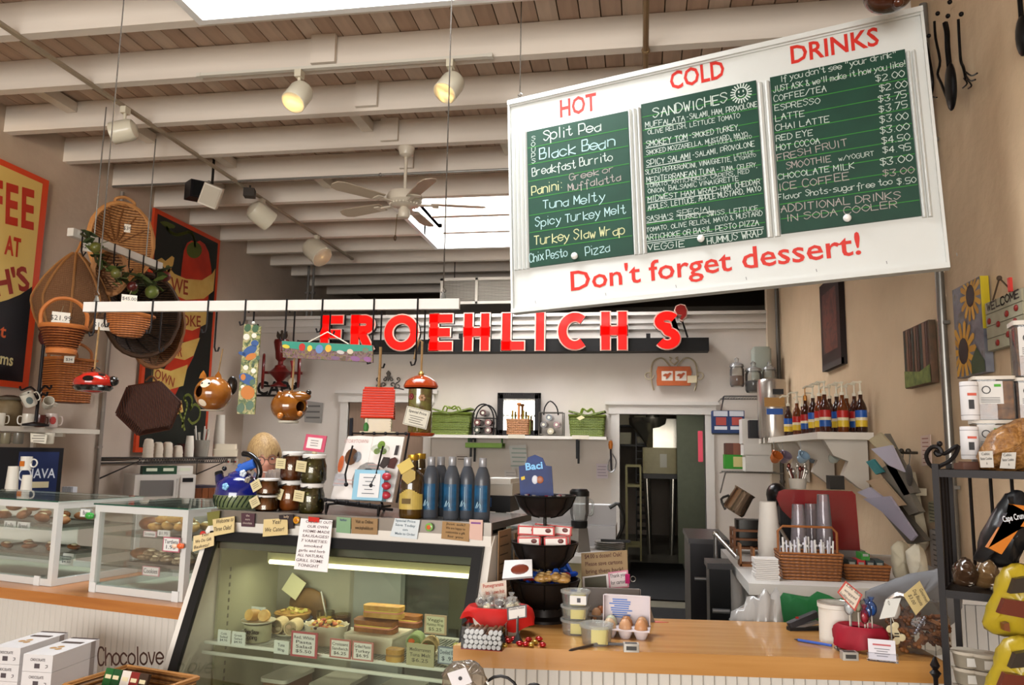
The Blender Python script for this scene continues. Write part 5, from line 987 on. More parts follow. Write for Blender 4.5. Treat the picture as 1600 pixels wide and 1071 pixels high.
for s in(-1,1):
 m=MB(M('#e6ddd6',.3)).at((0,-.03,z),0,.18,-.12,sc); m.ball((s*.031,-.083,.003),(.012,.006,.0055),10,6); m.mat(M('#3a3f4a',.2)).ball((s*.031,-.088,.002),(.005,.003,.005),8,6); m.build('eye',t)
 m=MB(skin).at((0,-.03,z),0,.18,-.12,sc); m.ball((s*.077,.005,-.012),(.008,.018,.03),10,8); m.build('ear',t)
 m=MB(M('#6d5a4a',.4,.4)).at((0,-.03,z),0,.18,-.12,sc); m.ring((s*.033,-.104,.0),.024,.0022,16,5,'y'); m.tube([(s*.056,-.1,.004),(s*.078,-.03,.006),(s*.08,.0,.0)],.002,5); m.build('glasses_frame',t)
m=MB(M('#6d5a4a',.4,.4)).at((0,-.03,z),0,.18,-.12,sc); m.tube([(-.01,-.106,.004),(0,-.108,.008),(.01,-.106,.004)],.002,5); m.build('glasses_bridge',t)
m=MB(M('#9a4f48',.4)).at((0,-.03,z),0,.18,-.12,sc); m.tube([(-.028,-.086,-.056),(-.014,-.096,-.064),(0,-.099,-.066),(.014,-.096,-.064),(.028,-.086,-.056)],[.002,.005],6,smooth=2); m.tube([(.0,-.099,-.066),(.014,-.096,-.064),(.028,-.086,-.056)],.0045,6,smooth=2); m.build('mouth',t)
m=MB(M('#e8e2da',.3)).at((0,-.03,z),0,.18,-.12,sc); m.tube([(-.018,-.0985,-.06),(0,-.1025,-.063),(.018,-.0985,-.06)],.003,5,smooth=2); m.build('teeth',t)
hr=M('#a98c62',.5,col2='#7d6240',noise=.3,scale=60,stretch=(3,3,.4)); m=MB(hr).at((0,-.03,z),0,.18,-.12,sc); vs=[]; fs=[]; n,mm=28,12
for j in range(mm+1):
 for i in range(n):
  a=2*PI*i/n; front=max(0,-math.sin(a)); low=-.075*(1-front)-(-.03)*front if front<.35 else(.022+.012*math.sin(i*2.3)if front>.6 else-.055+.12*(front-.35)/.25)
  tlo=math.asin(max(-.95,min(.95,low/.125))); tt=PI/2+(tlo-PI/2)*j/mm; r=1+.03*math.sin(i*3.1)
  vs.append((.09*r*math.cos(tt)*math.cos(a),.112*r*math.cos(tt)*math.sin(a)+.004,.132*math.sin(tt)))
for j in range(mm):
 for i in range(n):fs.append((j*n+i,(j+1)*n+i,(j+1)*n+(i+1)%n,j*n+(i+1)%n))
m.add(vs,fs); m.build('hair',t,80)
# ================================================================== deli case
DO=Vector((-1.652,2.908,0)); DR=math.atan2(-.198,1.137); DW=1.154
def dl(x,y,z):return DO+Matrix.Rotation(DR,3,'Z')@Vector((x,y,z))
def drow(y):return Face(dl(0,y,0),DR)
deli=thing('deli_case','refrigerated deli case with slanted glass front and white frame','deli case',DO,DR)
wfr=M('#cfcac2',.4); gask=M('#101011',.45); inner=M('#a5a488',.6)
sl=lambda z:-(1.17-z)*.37
MB(M('#8d8780',.3,.7,noise=.1)).box2((-.03,0,1.205),(DW,.012,1.25)).build('steel_band',deli)
MB(wfr).box2((-.03,.0,1.17),(DW,.03,1.205)).build('header',deli)
MB(M('#4b4844',.25,.3)).box2((-.03,.012,1.225),(DW,.45,1.25)).build('top_deck',deli)
for x0,x1 in((-.05,-.012),(DW-.022,DW+.004)):
 MB(wfr).add([(x,y,z)for x in(x0,x1)for y,z in((0.03,1.205),(sl(1.17),1.17),(sl(.4),.4),(sl(.4),0),(.45,0),(.45,1.205))],[(0,1,2,3,4,5),(11,10,9,8,7,6)]+[(i,i+6,(i+1)%6+6,(i+1)%6)for i in range(6)]).build('end_panel',deli)
MB(wfr).box2((-.012,sl(.4),0),(DW-.022,.45,.36)).build('base',deli)
def slant_bar(x0,x1,z0,z1,t=.02):return MB(gask).add([(x,sl(z)-d,z)for x in(x0,x1)for z in(z0,z1)for d in(0,t)],[(0,2,3,1),(4,5,7,6),(0,1,5,4),(2,6,7,3),(0,4,6,2),(1,3,7,5)])
for a in((-.012,.025,.4,1.17),(DW-.058,DW-.022,.4,1.17),(.025,DW-.058,1.135,1.17),(.025,DW-.058,.4,.44)):slant_bar(*a).build('gasket',deli)
MB(glass('#f2f6f0',.8)).add([(x,sl(z)-d,z)for x in(.02,DW-.055)for z in(.42,1.14)for d in(.006,.012)],[(0,2,3,1),(4,5,7,6),(0,1,5,4),(2,6,7,3),(0,4,6,2),(1,3,7,5)]).build('front_glass',deli)
MB(M('#55534a',.5)).box2((-.01,.03,1.1),(DW-.025,.3,1.2)).build('hood_lining',deli)
for x0,x1,c in((-.01,.38,'#8d8a78'),(.36,.62,'#7d8079'),(.6,DW-.025,None)):MB(M(c,.35,noise=.2,scale=3)if c else glass('#c9d0cc',.8)).box2((x0,.42,.36),(x1,.44,1.2)).build('rear_door',deli)
for x0,x1 in((-.011,.0),(DW-.034,DW-.023)):MB(inner).box2((x0,.04,.36),(x1,.42,1.1)).build('side_liner',deli)
MB(M('#8d8866',.5)).box2((.1,.2,1.03),(DW-.06,.26,1.07)).build('lamp_channel',deli)
MB(M('#fff3c4',.5,emit=3)).cyl((.12,.19,1.035),(DW-.08,.19,1.035),.009).build('lamp_tube',deli)
o=area('deli_lamp_light',dl(DW/2,.2,1.02),(0,0,DR),1.0,.05,2.6,(1,.95,.76))
SZ=.755
m=MB(M('#c6c6bd',.4,.3))
for j in range(75):m.box((.01+j*(DW-.05)/75,.19,SZ),(.0035,.42,.004))
tag(m.build('shelf_wires',deli),None,None,None,'stuff')
for y,z in((-.02,SZ),(-.03,SZ-.035),(.2,SZ-.005),(.39,SZ)):MB(M('#cfcfc6',.4)).cyl((0,y,z),(DW-.035,y,z),.007,n=8).build('shelf_rail',deli)
m=MB(M('#6d6a5a',.6))
for j in range(18):m.box((.0015,.1,.5+j*.03),(.003,.006,.015))
tag(m.build('shelf_slots',deli),None,None,None,'stuff')
MB(M('#5c564a',.6)).box2((0,.0,.36),(DW-.035,.42,.42)).build('lower_deck',deli)
def on_shelf(px,y):return dl(drow(y).uv(px,1000)[0],y,SZ+.004)
def kd(px,y):return K(on_shelf(px,y))
crust=M('#b08a44',.6,col2='#7f5420',noise=.3,scale=30); ivory=M('#cfc9b4',.3,coat=.4); lettuce=M('#6d8a2c',.5,col2='#3f5c16',noise=.3,scale=40)
random.seed(3)
def heap(t,R,h,mats,n,r,z0,name='morsel',sq=.7):
 for j in range(n):
  a=random.uniform(0,2*PI); d=R*math.sqrt(random.random())*.85; zz=z0+h*(1-(d/R)**2)*random.uniform(.3,1)
  MB(mats[j%len(mats)]).at((d*math.cos(a),d*math.sin(a),zz),random.uniform(0,6),random.uniform(-.6,.6),random.uniform(-.6,.6)).ball((0,0,0),(r*random.uniform(.7,1.3),r*.8,r*sq),8,5).build(name,t)
q=on_shelf(404,.19); k=kd(404,.19)*.78; t=thing('salad_bowl','bowl of green leafy salad at the deli shelf end','salad',q); MB(M('#4d4636',.3)).shell([(16*k,0),(24*k,20*k)],.006,18).build('bowl',t); heap(t,24*k,14*k,[lettuce,M('#a9a83c',.5),M('#c9bd6a',.5)],26,5*k,16*k,'leaf',.4)
q=on_shelf(456,.29); k=kd(456,.29)*.92; t=thing('quiche','round golden quiche on a plate behind the wraps','quiche',q); MB(M('#5a6a80',.3)).lathe([(20*k,0),(32*k,16*k),(33*k,17*k),(0,14*k)],22).build('plate',t); MB(crust).lathe([(26*k,14*k),(31*k,26*k),(29*k,28*k),(26*k,27*k),(0,29*k)],24,wob=.03).build('crust',t); heap(t,25*k,3*k,[M('#c9b46a',.6),M('#a9a04c',.6)],16,5*k,28*k,'topping',.4)
q=on_shelf(402,.06); k=kd(402,.06)*.95; t=thing('serving_crock','ivory crock with black script topped with a plate of wraps','crock',q); MB(M('#9a977a',.4)).lathe([(20*k,0),(22*k,4*k),(22*k,27*k),(0,27*k)],22).build('crock',t); MB(ivory).lathe([(14*k,27*k),(27*k,31*k),(28*k,33*k),(0,30*k)],22).build('plate',t)
w_=MB(M('#2b2a24',.6)); w_.hand('Spicy Sauce',(-12*k,16*k),(13*k,15*k),6*k,1*k,-22.4*k); w_.hand('Dipping',(-10*k,7*k),(10*k,7*k),6*k,1*k,-22.4*k); tag(w_.build('script',t,0),None,None,None,'stuff')
for sx in(-10,10):MB(M('#d8b26a',.5,col2='#c08a3a',noise=.2,scale=30)).at((sx*k,0,40*k),.3*sx/10,PI/2-.2).lathe([(0,-10*k),(9*k,-10*k),(10*k,0),(9*k,10*k),(0,10*k)],14).build('wrap',t)
def wrap(px,py,y,r,c,fill,lab):
 F2=drow(y); u=F2.uv(px,py); q=dl(u[0],y,SZ); k=K(q); q.z=SZ+.004+4*k+r*k; t=thing('sandwich_wrap',lab,'wrap',q,DR+.25,'sliced wraps in the deli case')
 MB(M(c,.6,noise=.15,scale=30)).at((0,0,0),0,PI/2).shell([(r*k*.96,-16*k),(r*k,-6*k),(r*k,15*k)],r*k*.14,16).build('tortilla',t)
 MB(M(fill[0],.6,noise=.3,scale=60)).at((0,0,0),0,PI/2).lathe([(0,-12*k),(r*k*.86,-12*k),(r*k*.86,13.5*k),(0,14*k)],16).build('filling',t)
 for j,(a,b,c2)in enumerate(((-.3,.2,fill[1]),(.35,-.25,fill[2]))):MB(M(c2,.6)).ball((a*r*k,-14*k,b*r*k),(r*k*.4,2*k,r*k*.3),8,5).build('filling_slice',t)
wrap(436,984,.17,11,'#c9b48c',('#8a7a58','#5c5a3a','#b8a888'),'tan wrap slice with grey filling beside the fluted dish'); wrap(459,984,.17,11,'#c9b48c',('#a58f6a','#b89a7a','#7a6a4a'),'tan wrap slice leaning on its neighbour'); wrap(650,988,.14,13,'#8a9a6a',('#6d7a3a','#c85a1c','#c9b04a'),'green spinach wrap slice with carrot'); wrap(672,995,.1,13,'#cdb283',('#7d6a34','#b8481c','#4c6a20'),'tan veggie wrap slice with lettuce and carrot')
for px,y,w,lab in((447,.17,25,'white dish under the tan wrap slices'),(664,.12,30,'white oval plate under the veggie wraps')):
 q=on_shelf(px,y); k=K(q); t=thing('serving_plate',lab,'plate',q,DR); MB(ivory).lathe([(w*.6*k,0),(w*.95*k,4*k),(w*k,5*k),(w*.95*k,5*k),(w*.6*k,3*k),(0,3*k)],24,sy=.7).build('dish',t)
q=on_shelf(507,.28); k=kd(507,.28); t=thing('relish_jar','glass jar of yellow relish with a spoon','jar',q); MB(glass('#f0f0e4',.7)).shell([(13*k,0),(14*k,4*k),(14*k,32*k)],.003,16).build('glass_jar',t); MB(M('#b8952c',.5,noise=.3,scale=50)).lathe([(13*k,2*k),(13*k,22*k),(0,23*k)],16).build('relish',t); MB(M('#cfcfc8',.25,.8)).cyl((2*k,0,20*k),(-8*k,-3*k,62*k),1.6*k,n=8).build('spoon',t); MB(M('#cfcdb8',.7)).box((0,-14.3*k,8*k),(20*k,.002,9*k)).build('label_strip',t)
q=on_shelf(533,.3); k=kd(533,.3); t=thing('olive_jar','short jar of dark olives beside the relish jar','jar',q); MB(glass('#e8e2d0',.7)).shell([(14*k,0),(14*k,28*k)],.003,16).build('glass_jar',t); MB(M('#4a2c14',.4,noise=.3,scale=50)).lathe([(13*k,1*k),(13*k,24*k),(0,25*k)],16).build('olives',t); MB(M('#cfcdb8',.7)).box((0,-14.3*k,8*k),(18*k,.002,9*k)).build('label_strip',t)
q=on_shelf(509,.12); k=kd(509,.12)*.84; t=thing('pasta_salad_dish','white fluted dish heaped with colourful pasta salad','salad',q,DR); n=40
pr=[(30,0),(38,16),(43,34),(44,36)]; vs=[]; fs=[]
for r,z in pr+[(x-2,z)for x,z in pr[::-1]]:
 for i in range(n):a=2*PI*i/n; rr=r*(1+.03*math.cos(a*14)*(z/36)); vs.append((rr*k*math.cos(a),rr*k*.75*math.sin(a),(z+1.2*math.cos(a*14)*(z>30))*k))
for j in range(7):
 for i in range(n):fs.append((j*n+i,j*n+(i+1)%n,(j+1)*n+(i+1)%n,(j+1)*n+i))
MB(ivory).add(vs,fs+[tuple(range(n))[::-1]]).build('fluted_dish',t); MB(M('#a88a44',.5)).lathe([(38*k,20*k),(38*k,30*k),(0,36*k)],20,sy=.75).build('bed',t)
heap(t,36*k,12*k,[M('#c9a24a',.5),M('#b8653a',.5),M('#3a2420',.5),M('#cbb46a',.5),M('#9a4a34',.5)],44,5*k,31*k,'pasta',.6)
q=on_shelf(593,.14); k=kd(593,.14); t=thing('sandwich_tray','white tray under the stacked flatbread sandwiches','tray',q,DR); MB(ivory).add([(x,y,z)for z,s in((0,.88),(24*k,1))for x,y in((-42*k*s,-.09*s),(42*k*s,-.09*s),(42*k*s,.12*s),(-42*k*s,.12*s))],[(3,2,1,0),(0,1,5,4),(1,2,6,5),(2,3,7,6),(3,0,4,7),(4,5,6,7)]).rbox((0,.015,25*k),(86*k,.22,3*k),.02).build('tray',t)
def sandwich(x,y,z,w,tilt,lab,c,rz=0):
 p=q+Matrix.Rotation(DR,3,'Z')@Vector((x*k,y,z*k)); t=thing('flatbread_sandwich',lab,'sandwich',p,DR+rz,'stacked flatbread sandwiches'); t.rotation_euler=(tilt,0,DR+rz)
 MB(c).rbox((0,0,4*k),(w*k,24*k,7*k),8*k,5).build('bread',t); MB(M('#c9826a',.6)).rbox((0,-1*k,9*k),(w*.96*k,25*k,2*k),8*k,4).build('ham',t); MB(M('#cbb04e',.6)).rbox((0,-1*k,11*k),(w*.92*k,25.5*k,1.5*k),8*k,4).build('cheese',t); MB(c).rbox((0,0,15*k),(w*k,24*k,6.5*k),8*k,5).build('bread',t)
toast=M('#6d3d1c',.6,col2='#8f5c2a',noise=.3,scale=25); pale=M('#b8934a',.6,col2='#9a6a2c',noise=.3,scale=25)
sandwich(-2,-.02,27,72,.1,'toasted brown flatbread sandwich at the front of the tray',toast); sandwich(6,.0,47,66,0,'golden flatbread sandwich on top of the stack',pale,.05); sandwich(24,.1,27,54,0,'folded flatbread sandwich at the back of the tray',toast,.0)
q=on_shelf(708,.06); k=kd(708,.06); t=thing('deviled_eggs','plate of pale yellow deviled eggs by the counter end','eggs',q); MB(ivory).lathe([(20*k,0),(28*k,8*k),(0,6*k)],18).build('plate',t); heap(t,24*k,22*k,[M('#c9c06a',.5),M('#d8d4a8',.5)],16,7*k,10*k,'egg_half',.7)
q=on_shelf(618,.0); k=kd(618,.0)*.9; t=thing('tuna_melt','small toasted tuna melt behind the tan price card','sandwich',q,DR); MB(pale).rbox((0,0,5*k),(30*k,24*k,9*k),8*k).build('bread',t); MB(M('#8a6a3a',.6)).rbox((0,0,11*k),(29*k,23*k,4*k),8*k).build('filling',t); MB(pale).rbox((0,0,17*k),(30*k,24*k,8*k),8*k).build('bread',t)
q=on_shelf(478,.39); k=kd(478,.39); t=thing('bread_loaf','large crusty loaf standing at the rear of the deli shelf','bread',q,DR); MB(M('#6d5028',.6,col2='#4a3418',noise=.3,scale=20)).ball((0,0,28*k),(34*k,8*k,26*k),16,10).build('loaf',t); MB(M('#b5b08a',.7)).at((-20*k,-10*k,56*k),0,-.2,.5).box((0,0,0),(30*k,.003,30*k)).build('price_card',t)
def shelfcard(px0,px1,py0,py1,y,lines,lab,col='#c9ccc6',ink='#3a3f48',border=None):
 F2=drow(y); a,b=F2.uv(px0,py1),F2.uv(px1,py0); w,h=b[0]-a[0],b[1]-a[1]; q=dl((a[0]+b[0])/2,y,SZ if a[1]-SZ<.04 else a[1]); z0=a[1]-q.z
 o=MB(M(border or col,.6)).box((0,0,z0+h/2),(w,.004,h)).build('price_card',None,0); m=MB(M(col,.6))
 if z0>.012:MB(M('#8d8d86',.5)).box((0,.006,(z0+h)/2),(.004,.003,z0+h)).build('card_stake',o)
 m.rect(-w*.42,z0+h*.08,w*.42,z0+h*.92,-.0028); m.build('face',o,0)
 if a[1]-SZ>.04:MB(M('#8d8d86',.5)).cyl((0,.004,SZ-q.z),(0,.004,h*.3),.002,n=5).build('card_stake',o)
 l=MB(M(ink,.7)); n=len(lines)
 for j,s in enumerate(lines):l.text(s,0,z0+h*(.86-(j+.8)*.72/n),h*.5/n*.95,'C',-.0034,.01,min(w*.76,w*.12*max(3,len(s))))
 l.build('print',o,0); put(o,q,DR); return tag(o,lab,'card','price cards in the deli case')
shelfcard(340,361,986,1005,-.05,('Cobb','Salad','$4.95'),'white price card at the left end of the wire shelf'); shelfcard(362,384,989,1008,-.05,('Greek','Salad','$4.95'),'white price card beside the ivory crock'); shelfcard(392,415,950,964,.25,('Quiche','$3.95'),'white price card stuck in the salad bowl')
shelfcard(428,452,1003,1021,-.05,('Tuna','Wrap'),'small white price card below the tan wraps'); shelfcard(454,497,990,1025,-.055,('Red, White','Pasta','Salad','$5.50'),'large card with pink border before the fluted dish','#cfcac8','#4a4448','#a34a50'); shelfcard(515,549,1001,1027,-.05,('Croissant','Sandwich','$6.25'),'pink patterned card before the sandwich tray','#d2cdc8','#3f3a3a','#a8605c'); shelfcard(550,584,1005,1031,-.05,('Grilled Panini','Turkey','$6.95'),'pink bordered panini card before the sandwich tray','#d2cdc8','#3f3a3a','#b0706a')
shelfcard(635,679,1009,1039,-.05,('Mediterranean','Tuna Melt','$6.25'),'tan tuna melt card at the shelf front','#a39c7a','#5a5548'); shelfcard(684,717,1013,1037,-.05,('Deviled Egg','$ .95'),'blue grey deviled egg card at the shelf end','#b4bbc0','#3a4250','#6d7480'); shelfcard(663,698,963,990,.12,('Veggie','Hummus Wrap','$5.25'),'veggie hummus wrap card standing above the wraps','#c4c0a0','#5a5a44','#b59a80')
for px,w,c,lab in((450,44,'#6a4a2c','brown wrapped parcel on the lower deck below the salad'),(530,56,'#8a8578','grey deli tub on the lower deck below the pasta salad'),(625,60,'#4a4238','dark deli tub on the lower deck below the sandwiches')):
 q=dl(drow(.2).uv(px,1060)[0],.2,.421); k=K(q); t=thing('deli_tub',lab,'tub',q,DR); MB(M(c,.5,noise=.2)).rbox((0,0,.09),(w*k,.2,.18),.02).build('body',t); MB(M('#b5b2a4',.4)).rbox((0,0,.185),(w*k+.012,.212,.014),.02).build('lid',t)
# ================================================================== things on top of the case
TZ=1.25
def drk(px,py,y):F2=drow(y); u=F2.uv(px,py); return u
def ontop(px,y=.1):p=dl(drow(y).uv(px,800)[0],y,TZ); return p,K(p)
def zt(px,py,y):return drow(y).uv(px,py)[1]-TZ
p,k=ontop(371,.12); t=thing('kettle','cobalt blue kettle with green leaf band and black handle','kettle',p,DR); blu=M('#121a66',.12,coat=.9)
MB(blu).lathe([(30*k,0),(34*k,6*k),(36*k,20*k),(33*k,38*k),(24*k,47*k),(17*k,50*k),(0,50*k)],30).build('body',t); MB(M('#6f7a54',.2,coat=.8,col2='#4c5a3c',noise=.2,scale=12)).lathe([(30.3*k,.0),(34.5*k,6*k),(36.3*k,17*k),(36.1*k,21*k),(34*k,21*k)],30).build('leaf_band',t)
for i in range(14):a=-PI*.95+i*PI*.95/14; MB(M('#1c2a20',.3)).tube([(33.5*k*math.cos(a-.12),33.5*k*math.sin(a-.12),3*k),(36.6*k*math.cos(a),36.6*k*math.sin(a),12*k),(36.4*k*math.cos(a+.14),36.4*k*math.sin(a+.14),20*k)],.9*k,4).build('leaf_vein',t)
MB(M('#16246e',.12,coat=.9)).lathe([(18*k,48*k),(17*k,53*k),(8*k,57*k),(0,58*k)],24).build('lid',t); MB(M('#2c5fb0',.2,coat=.7)).lathe([(3*k,57*k),(2*k,60*k),(5*k,64*k),(3*k,68*k),(0,69*k)],12).build('lid_knob',t)
MB(M('#10154a',.15,coat=.8)).tube([(-30*k,0,26*k),(-37*k,0,42*k),(-40*k,0,52*k)],[9*k,6*k],10).build('spout',t); MB(M('#0d0d0f',.3)).cyl((-39*k,0,50*k),(-41*k,0,55*k),7*k,6*k).ball((-30*k,0,60*k),4*k,8,6).build('spout_cap',t)
MB(M('#0e0d0e',.25,coat=.4)).tube([(4*k,0,84*k),(18*k,0,82*k),(31*k,0,72*k),(37*k,0,56*k),(34*k,0,44*k)],4.5*k,10,smooth=4).build('handle',t); MB(M('#2f62c0',.2,coat=.7)).tube([(-2*k,0,55*k),(10*k,0,64*k),(28*k,0,70*k)],[7*k,8*k],10).build('handle_bracket',t)
for a,z,r,c in((-1.5,34,5,'#7ab0d8'),(-.75,54,5,'#c8d4e2'),(-.5,44,4,'#8a8072')):
 rr=35*k if z<40 else 30*k; m=MB(M(c,.25,coat=.5))
 for i in range(5):g=2*PI*i/5; m.ball((rr*math.cos(a+r*.6*math.cos(g)/35),rr*math.sin(a+r*.6*math.cos(g)/35),(z+r*.6*math.sin(g))*k),3*k,8,5)
 m.build('painted_flower',t)
def jar(px,y,base,w,h,c,c2,lab,tagc,olive=False,z=0):
 p,k=ontop(px,y-.07); k*=.97; p.z+=z; t=thing('preserve_jar',lab,'jar',p,DR,'stacked jars on the deli case'); r=w*k/2; H_=h*k
 MB(M(c,.25,col2=c2,noise=.3,scale=28,coat=.7)).lathe([(r*.85,.001),(r,H_*.12),(r*.98,H_*.6),(r*.82,H_*.82),(r*.8,H_*.84),(0,H_*.84)],20).build('contents',t)
 if olive:
  for i in range(26):a=i*2.4; zz=(.12+.6*(i/26))*H_; MB(M('#5c5a22',.25,coat=.6)).ball((r*.84*math.cos(a),r*.84*math.sin(a),zz),r*.17,8,6).build('olive',t)
 MB(glass('#f6f4ea',.9)).lathe([(r*.88,0),(r*1.04,H_*.12),(r*1.02,H_*.6),(r*.86,H_*.83),(r*.86,H_*.88)],20).build('glass_jar',t)
 MB(M('#d5d3d0',.35)).lathe([(r*.92,H_*.87),(r*.94,H_*.89),(r*.94,H_*.98),(r*.9,H_),(0,H_)],20).build('lid',t)
 F_=tagc; m=MB(M('#c9bd94',.7)).at((-r*.45,-r*1.12,H_*.58),0,0,F_); m.box((0,0,0),(r*.95,.003,r*.85)); m.mat(M('#8a8068',.7))
 for j in range(3):m.box((0,-.0022,r*(.18-.17*j)),(r*.6,.001,r*.05))
 m.build('paper_tag',t,0); MB(M('#1d1c1e',.6)).tube([(-r*.5,-r*1.05,H_*.78),(0,-r*1.0,H_*.86),(r*.2,-r*.98,H_*.9),(-r*.3,-r*1.06,H_*.84)],r*.035,5).build('tie',t)
 return H_
h1=jar(416,.13,800,36,25,'#6a3c16','#33210c','low jar of amber preserves beside the kettle, bottom of its stack',-.5); jar(417,.13,800,37,26,'#63300f','#3a2a10','low jar of amber preserves beside the kettle, top of its stack',-.5,False,h1+.001)
h1=jar(453,.205,800,40,47,'#7a3f14','#4a220a','tall jar of orange relish, bottom of the middle stack',.3); jar(454,.205,800,38,46,'#5c2c0e','#3a1a08','tall jar of orange relish, top of the middle stack',.05,False,h1+.001)
h1=jar(486,.13,800,40,47,'#3a3410','#22200a','tall jar of green olives, bottom of the stack by the cookbook',.12,True); jar(487,.13,800,40,46,'#403a12','#262208','tall jar of green olives, top of the stack by the cookbook',.1,True,h1+.001)
p,k=ontop(487,.06); p.z=TZ+2*h1-.003; t=thing('framed_card','small pink framed card standing on the olive jars','card',p,DR); F_=.08
m=MB(M('#c0506a',.5,noise=.1,scale=30)).at((0,0,18*k),0,-.15,F_); m.box((0,0,0),(38*k,.005,26*k)); m.build('mat_board',t); m=MB(M('#d8d2cf',.6)).at((0,-.004,18*k),0,-.15,F_); m.box((0,0,0),(27*k,.003,17*k)); m.mat(M('#5a5658',.7))
for j in range(3):m.box((0,-.002,(4-4*j)*k),(14*k,.001,.8*k))
m.build('text_panel',t,0); MB(M('#b5a88a',.4)).ball((0,0,3*k),(5*k,4*k,3.5*k),8,6).build('stand',t)
p,k=ontop(424,.3); t=thing('paper_stack','stack of pleated white papers behind the low jars','paper',p);
for j in range(8):MB(M('#cdbfb5',.7)).box(((-8+2.3*j)*k,0,25*k),(1.6*k,.06,(50+(j%3)*5)*k)).build('sheet',t)
p,k=ontop(568,.13); t=thing('cookbook_stand','black iron cookbook easel with scroll feet','easel',p,DR-.06); tl=-.28
e=MB(ir).at((0,.03,18*k),0,tl); e.tube([(-56*k,0,0),(-56*k,0,112*k),(52*k,0,112*k),(52*k,0,0)],2*k,6)
for x in(-36,-14,8,30,46):e.ball((x*k,0,112*k),3*k,8,5)
e.build('back_frame',t)
for x0,x1,nm in((-62,58,'ledge_front'),):
 m=MB(ir); m.tube([(-51*k,-30*k,21*k),(52*k,-30*k,15*k)],2.2*k,6)
 for x in range(-50,54,20):m.ball((x*k,-31*k,(21-6*(x+56)/108)*k),3.5*k,8,5)
 m.build('ledge_rail',t)
 m=MB(ir); m.tube([(-56*k,0,14*k),(52*k,0,8*k)],2.2*k,6); m.build('ledge_rail',t)
for x in(-46,48):MB(ir).tube([(x*k,0,14*k),(x*k,-28*k,14*k)]+[(x*k+(8*k*(1-.7*i/12))*math.sin(i*.55)*.3,-34*k-9*k*(1-.7*i/12)*math.sin(i*.55)*.4,10*k-9*k*(1-.7*i/12)*math.cos(i*.55)+9*k*0)for i in range(13)],1.8*k,6).build('scroll_foot',t)
for x in(-20,36):MB(ir).tube([(x*k,-8*k,105*k),(x*k-2*k,-22*k,60*k),(x*k+2*k-10*k*(x>0),-24*k,47*k)],1.5*k,6).ball((x*k+2*k-10*k*(x>0),-24*k,45*k),3.5*k,8,6).build('page_weight',t)
MB(ir).tube([(0,.06,60*k),(0,.15,0)],2*k,6).build('back_strut',t)
bk=thing('cookbook','open illustrated cookbook propped on the iron easel','book',p+Vector((0,0,20*k)),DR-.06)
for s,x0,x1 in((-1,-60,-3),(1,-3,54)):
 m=MB(M('#d6cfca',.6)).at((0,-.012,0),0,tl); m.add([(a*k*(1.0 if z==0 else .86 if x0<-3 and a<0 else 1.02),-b,z*k)for z in(0,104)for a,b in((x0,.0),((x0+x1)/2,.012),(x1,.002),(x1,-.006),(x0,-.006))],[(0,1,6,5),(1,2,7,6),(2,3,8,7),(3,4,9,8),(4,0,5,9),(4,3,2,1,0),(5,6,7,8,9)]); m.build('page_block',bk)
def pic(cx,cz,pts,c,nm,y=-.0265):m=MB(M(c,.6,noise=.25,scale=60)).at((0,y,0),0,tl); m.flat([((cx+a)*k,(cz+b)*k)for a,b in pts],0); m.build(nm,bk,0)
def oval(rx,rz,n=14):return[(rx*math.cos(2*PI*i/n),rz*math.sin(2*PI*i/n))for i in range(n)]
for cx,cz,pts,c,nm in((-33,70,oval(12,14),'#5a3a20','basket_picture'),(-22,70,oval(7,9),'#8a9098','plate_picture'),(18,84,oval(17,8),'#c0c2b4','bowl_picture'),(19,90,oval(7,7),'#6d8a34','apple_picture'),(13,80,oval(6,5),'#7a9440','apple_picture'),(25,80,oval(6,5),'#6a8434','apple_picture'),(31,62,[(-9,-6),(0,-10),(9,-2),(8,8),(-4,9)],'#3a302e','chocolate_picture'),(46,62,[(-9,-8),(4,-10),(8,4),(2,9),(-7,6)],'#4a2622','chocolate_picture'),(48,82,[(-3,-8),(3,-8),(4,8),(-2,8)],'#3a3334','swatch_picture'),(-45,32,[(-12,-10),(12,-10),(10,10),(-11,10)],'#a8a4a6','photo_picture'),(-50,58,oval(5,14),'#b8582a','slice_picture'),(4,34,oval(27,28),'#8c8884','pan_picture'),(4,30,oval(20,22),'#2f2d2c','pan_picture')):pic(cx,cz,pts,c,nm,-.0268 if nm!='pan_picture' or c=='#8c8884' else-.0275)
m=MB(M('#b58a84',.6)).at((0,-.0265,0),0,tl); m.text('STORYTOWN',-30*k,93*k,6*k,'C',0,0,44*k)
for j in range(5):m.box(((-38+j%2*4)*k,0,(50-6*j)*k*1.0-0*k),((30+j*3%7)*k,.001,1*k))if j>2 else None
for j in range(4):m.box(((10+6*j)*k,0,(58-5*j)*k),(18*k,.001,1*k))
tag(m.build('page_print',bk,0),None,None,None,'stuff')
bx=thing('card_box','light blue box with white label leaning on the cookbook','box',p+Vector((0,0,21*k)),DR-.06); m=MB(M('#8ab8cf',.5)).at((22*k,-.052,0),0,tl*.5); m.box((0,0,24*k),(54*k,.03,46*k)); m.build('box_body',bx); m=MB(M('#d5d6d8',.6)).at((22*k,-.0695,0),0,tl*.5); m.box((2*k,0,24*k),(38*k,.002,36*k)); m.mat(M('#4a5058',.7))
for j in range(5):m.box((2*k,-.0018,(36-6*j)*k),((22-j%2*8)*k,.001,1*k))
m.build('label_print',bx,0)
for z in(38,24,10):MB(M('#a8303c',.35,coat=.3)).ball((52*k,-.05,z*k),(8*k,6*k,6*k),10,7).build('red_candy',bx)
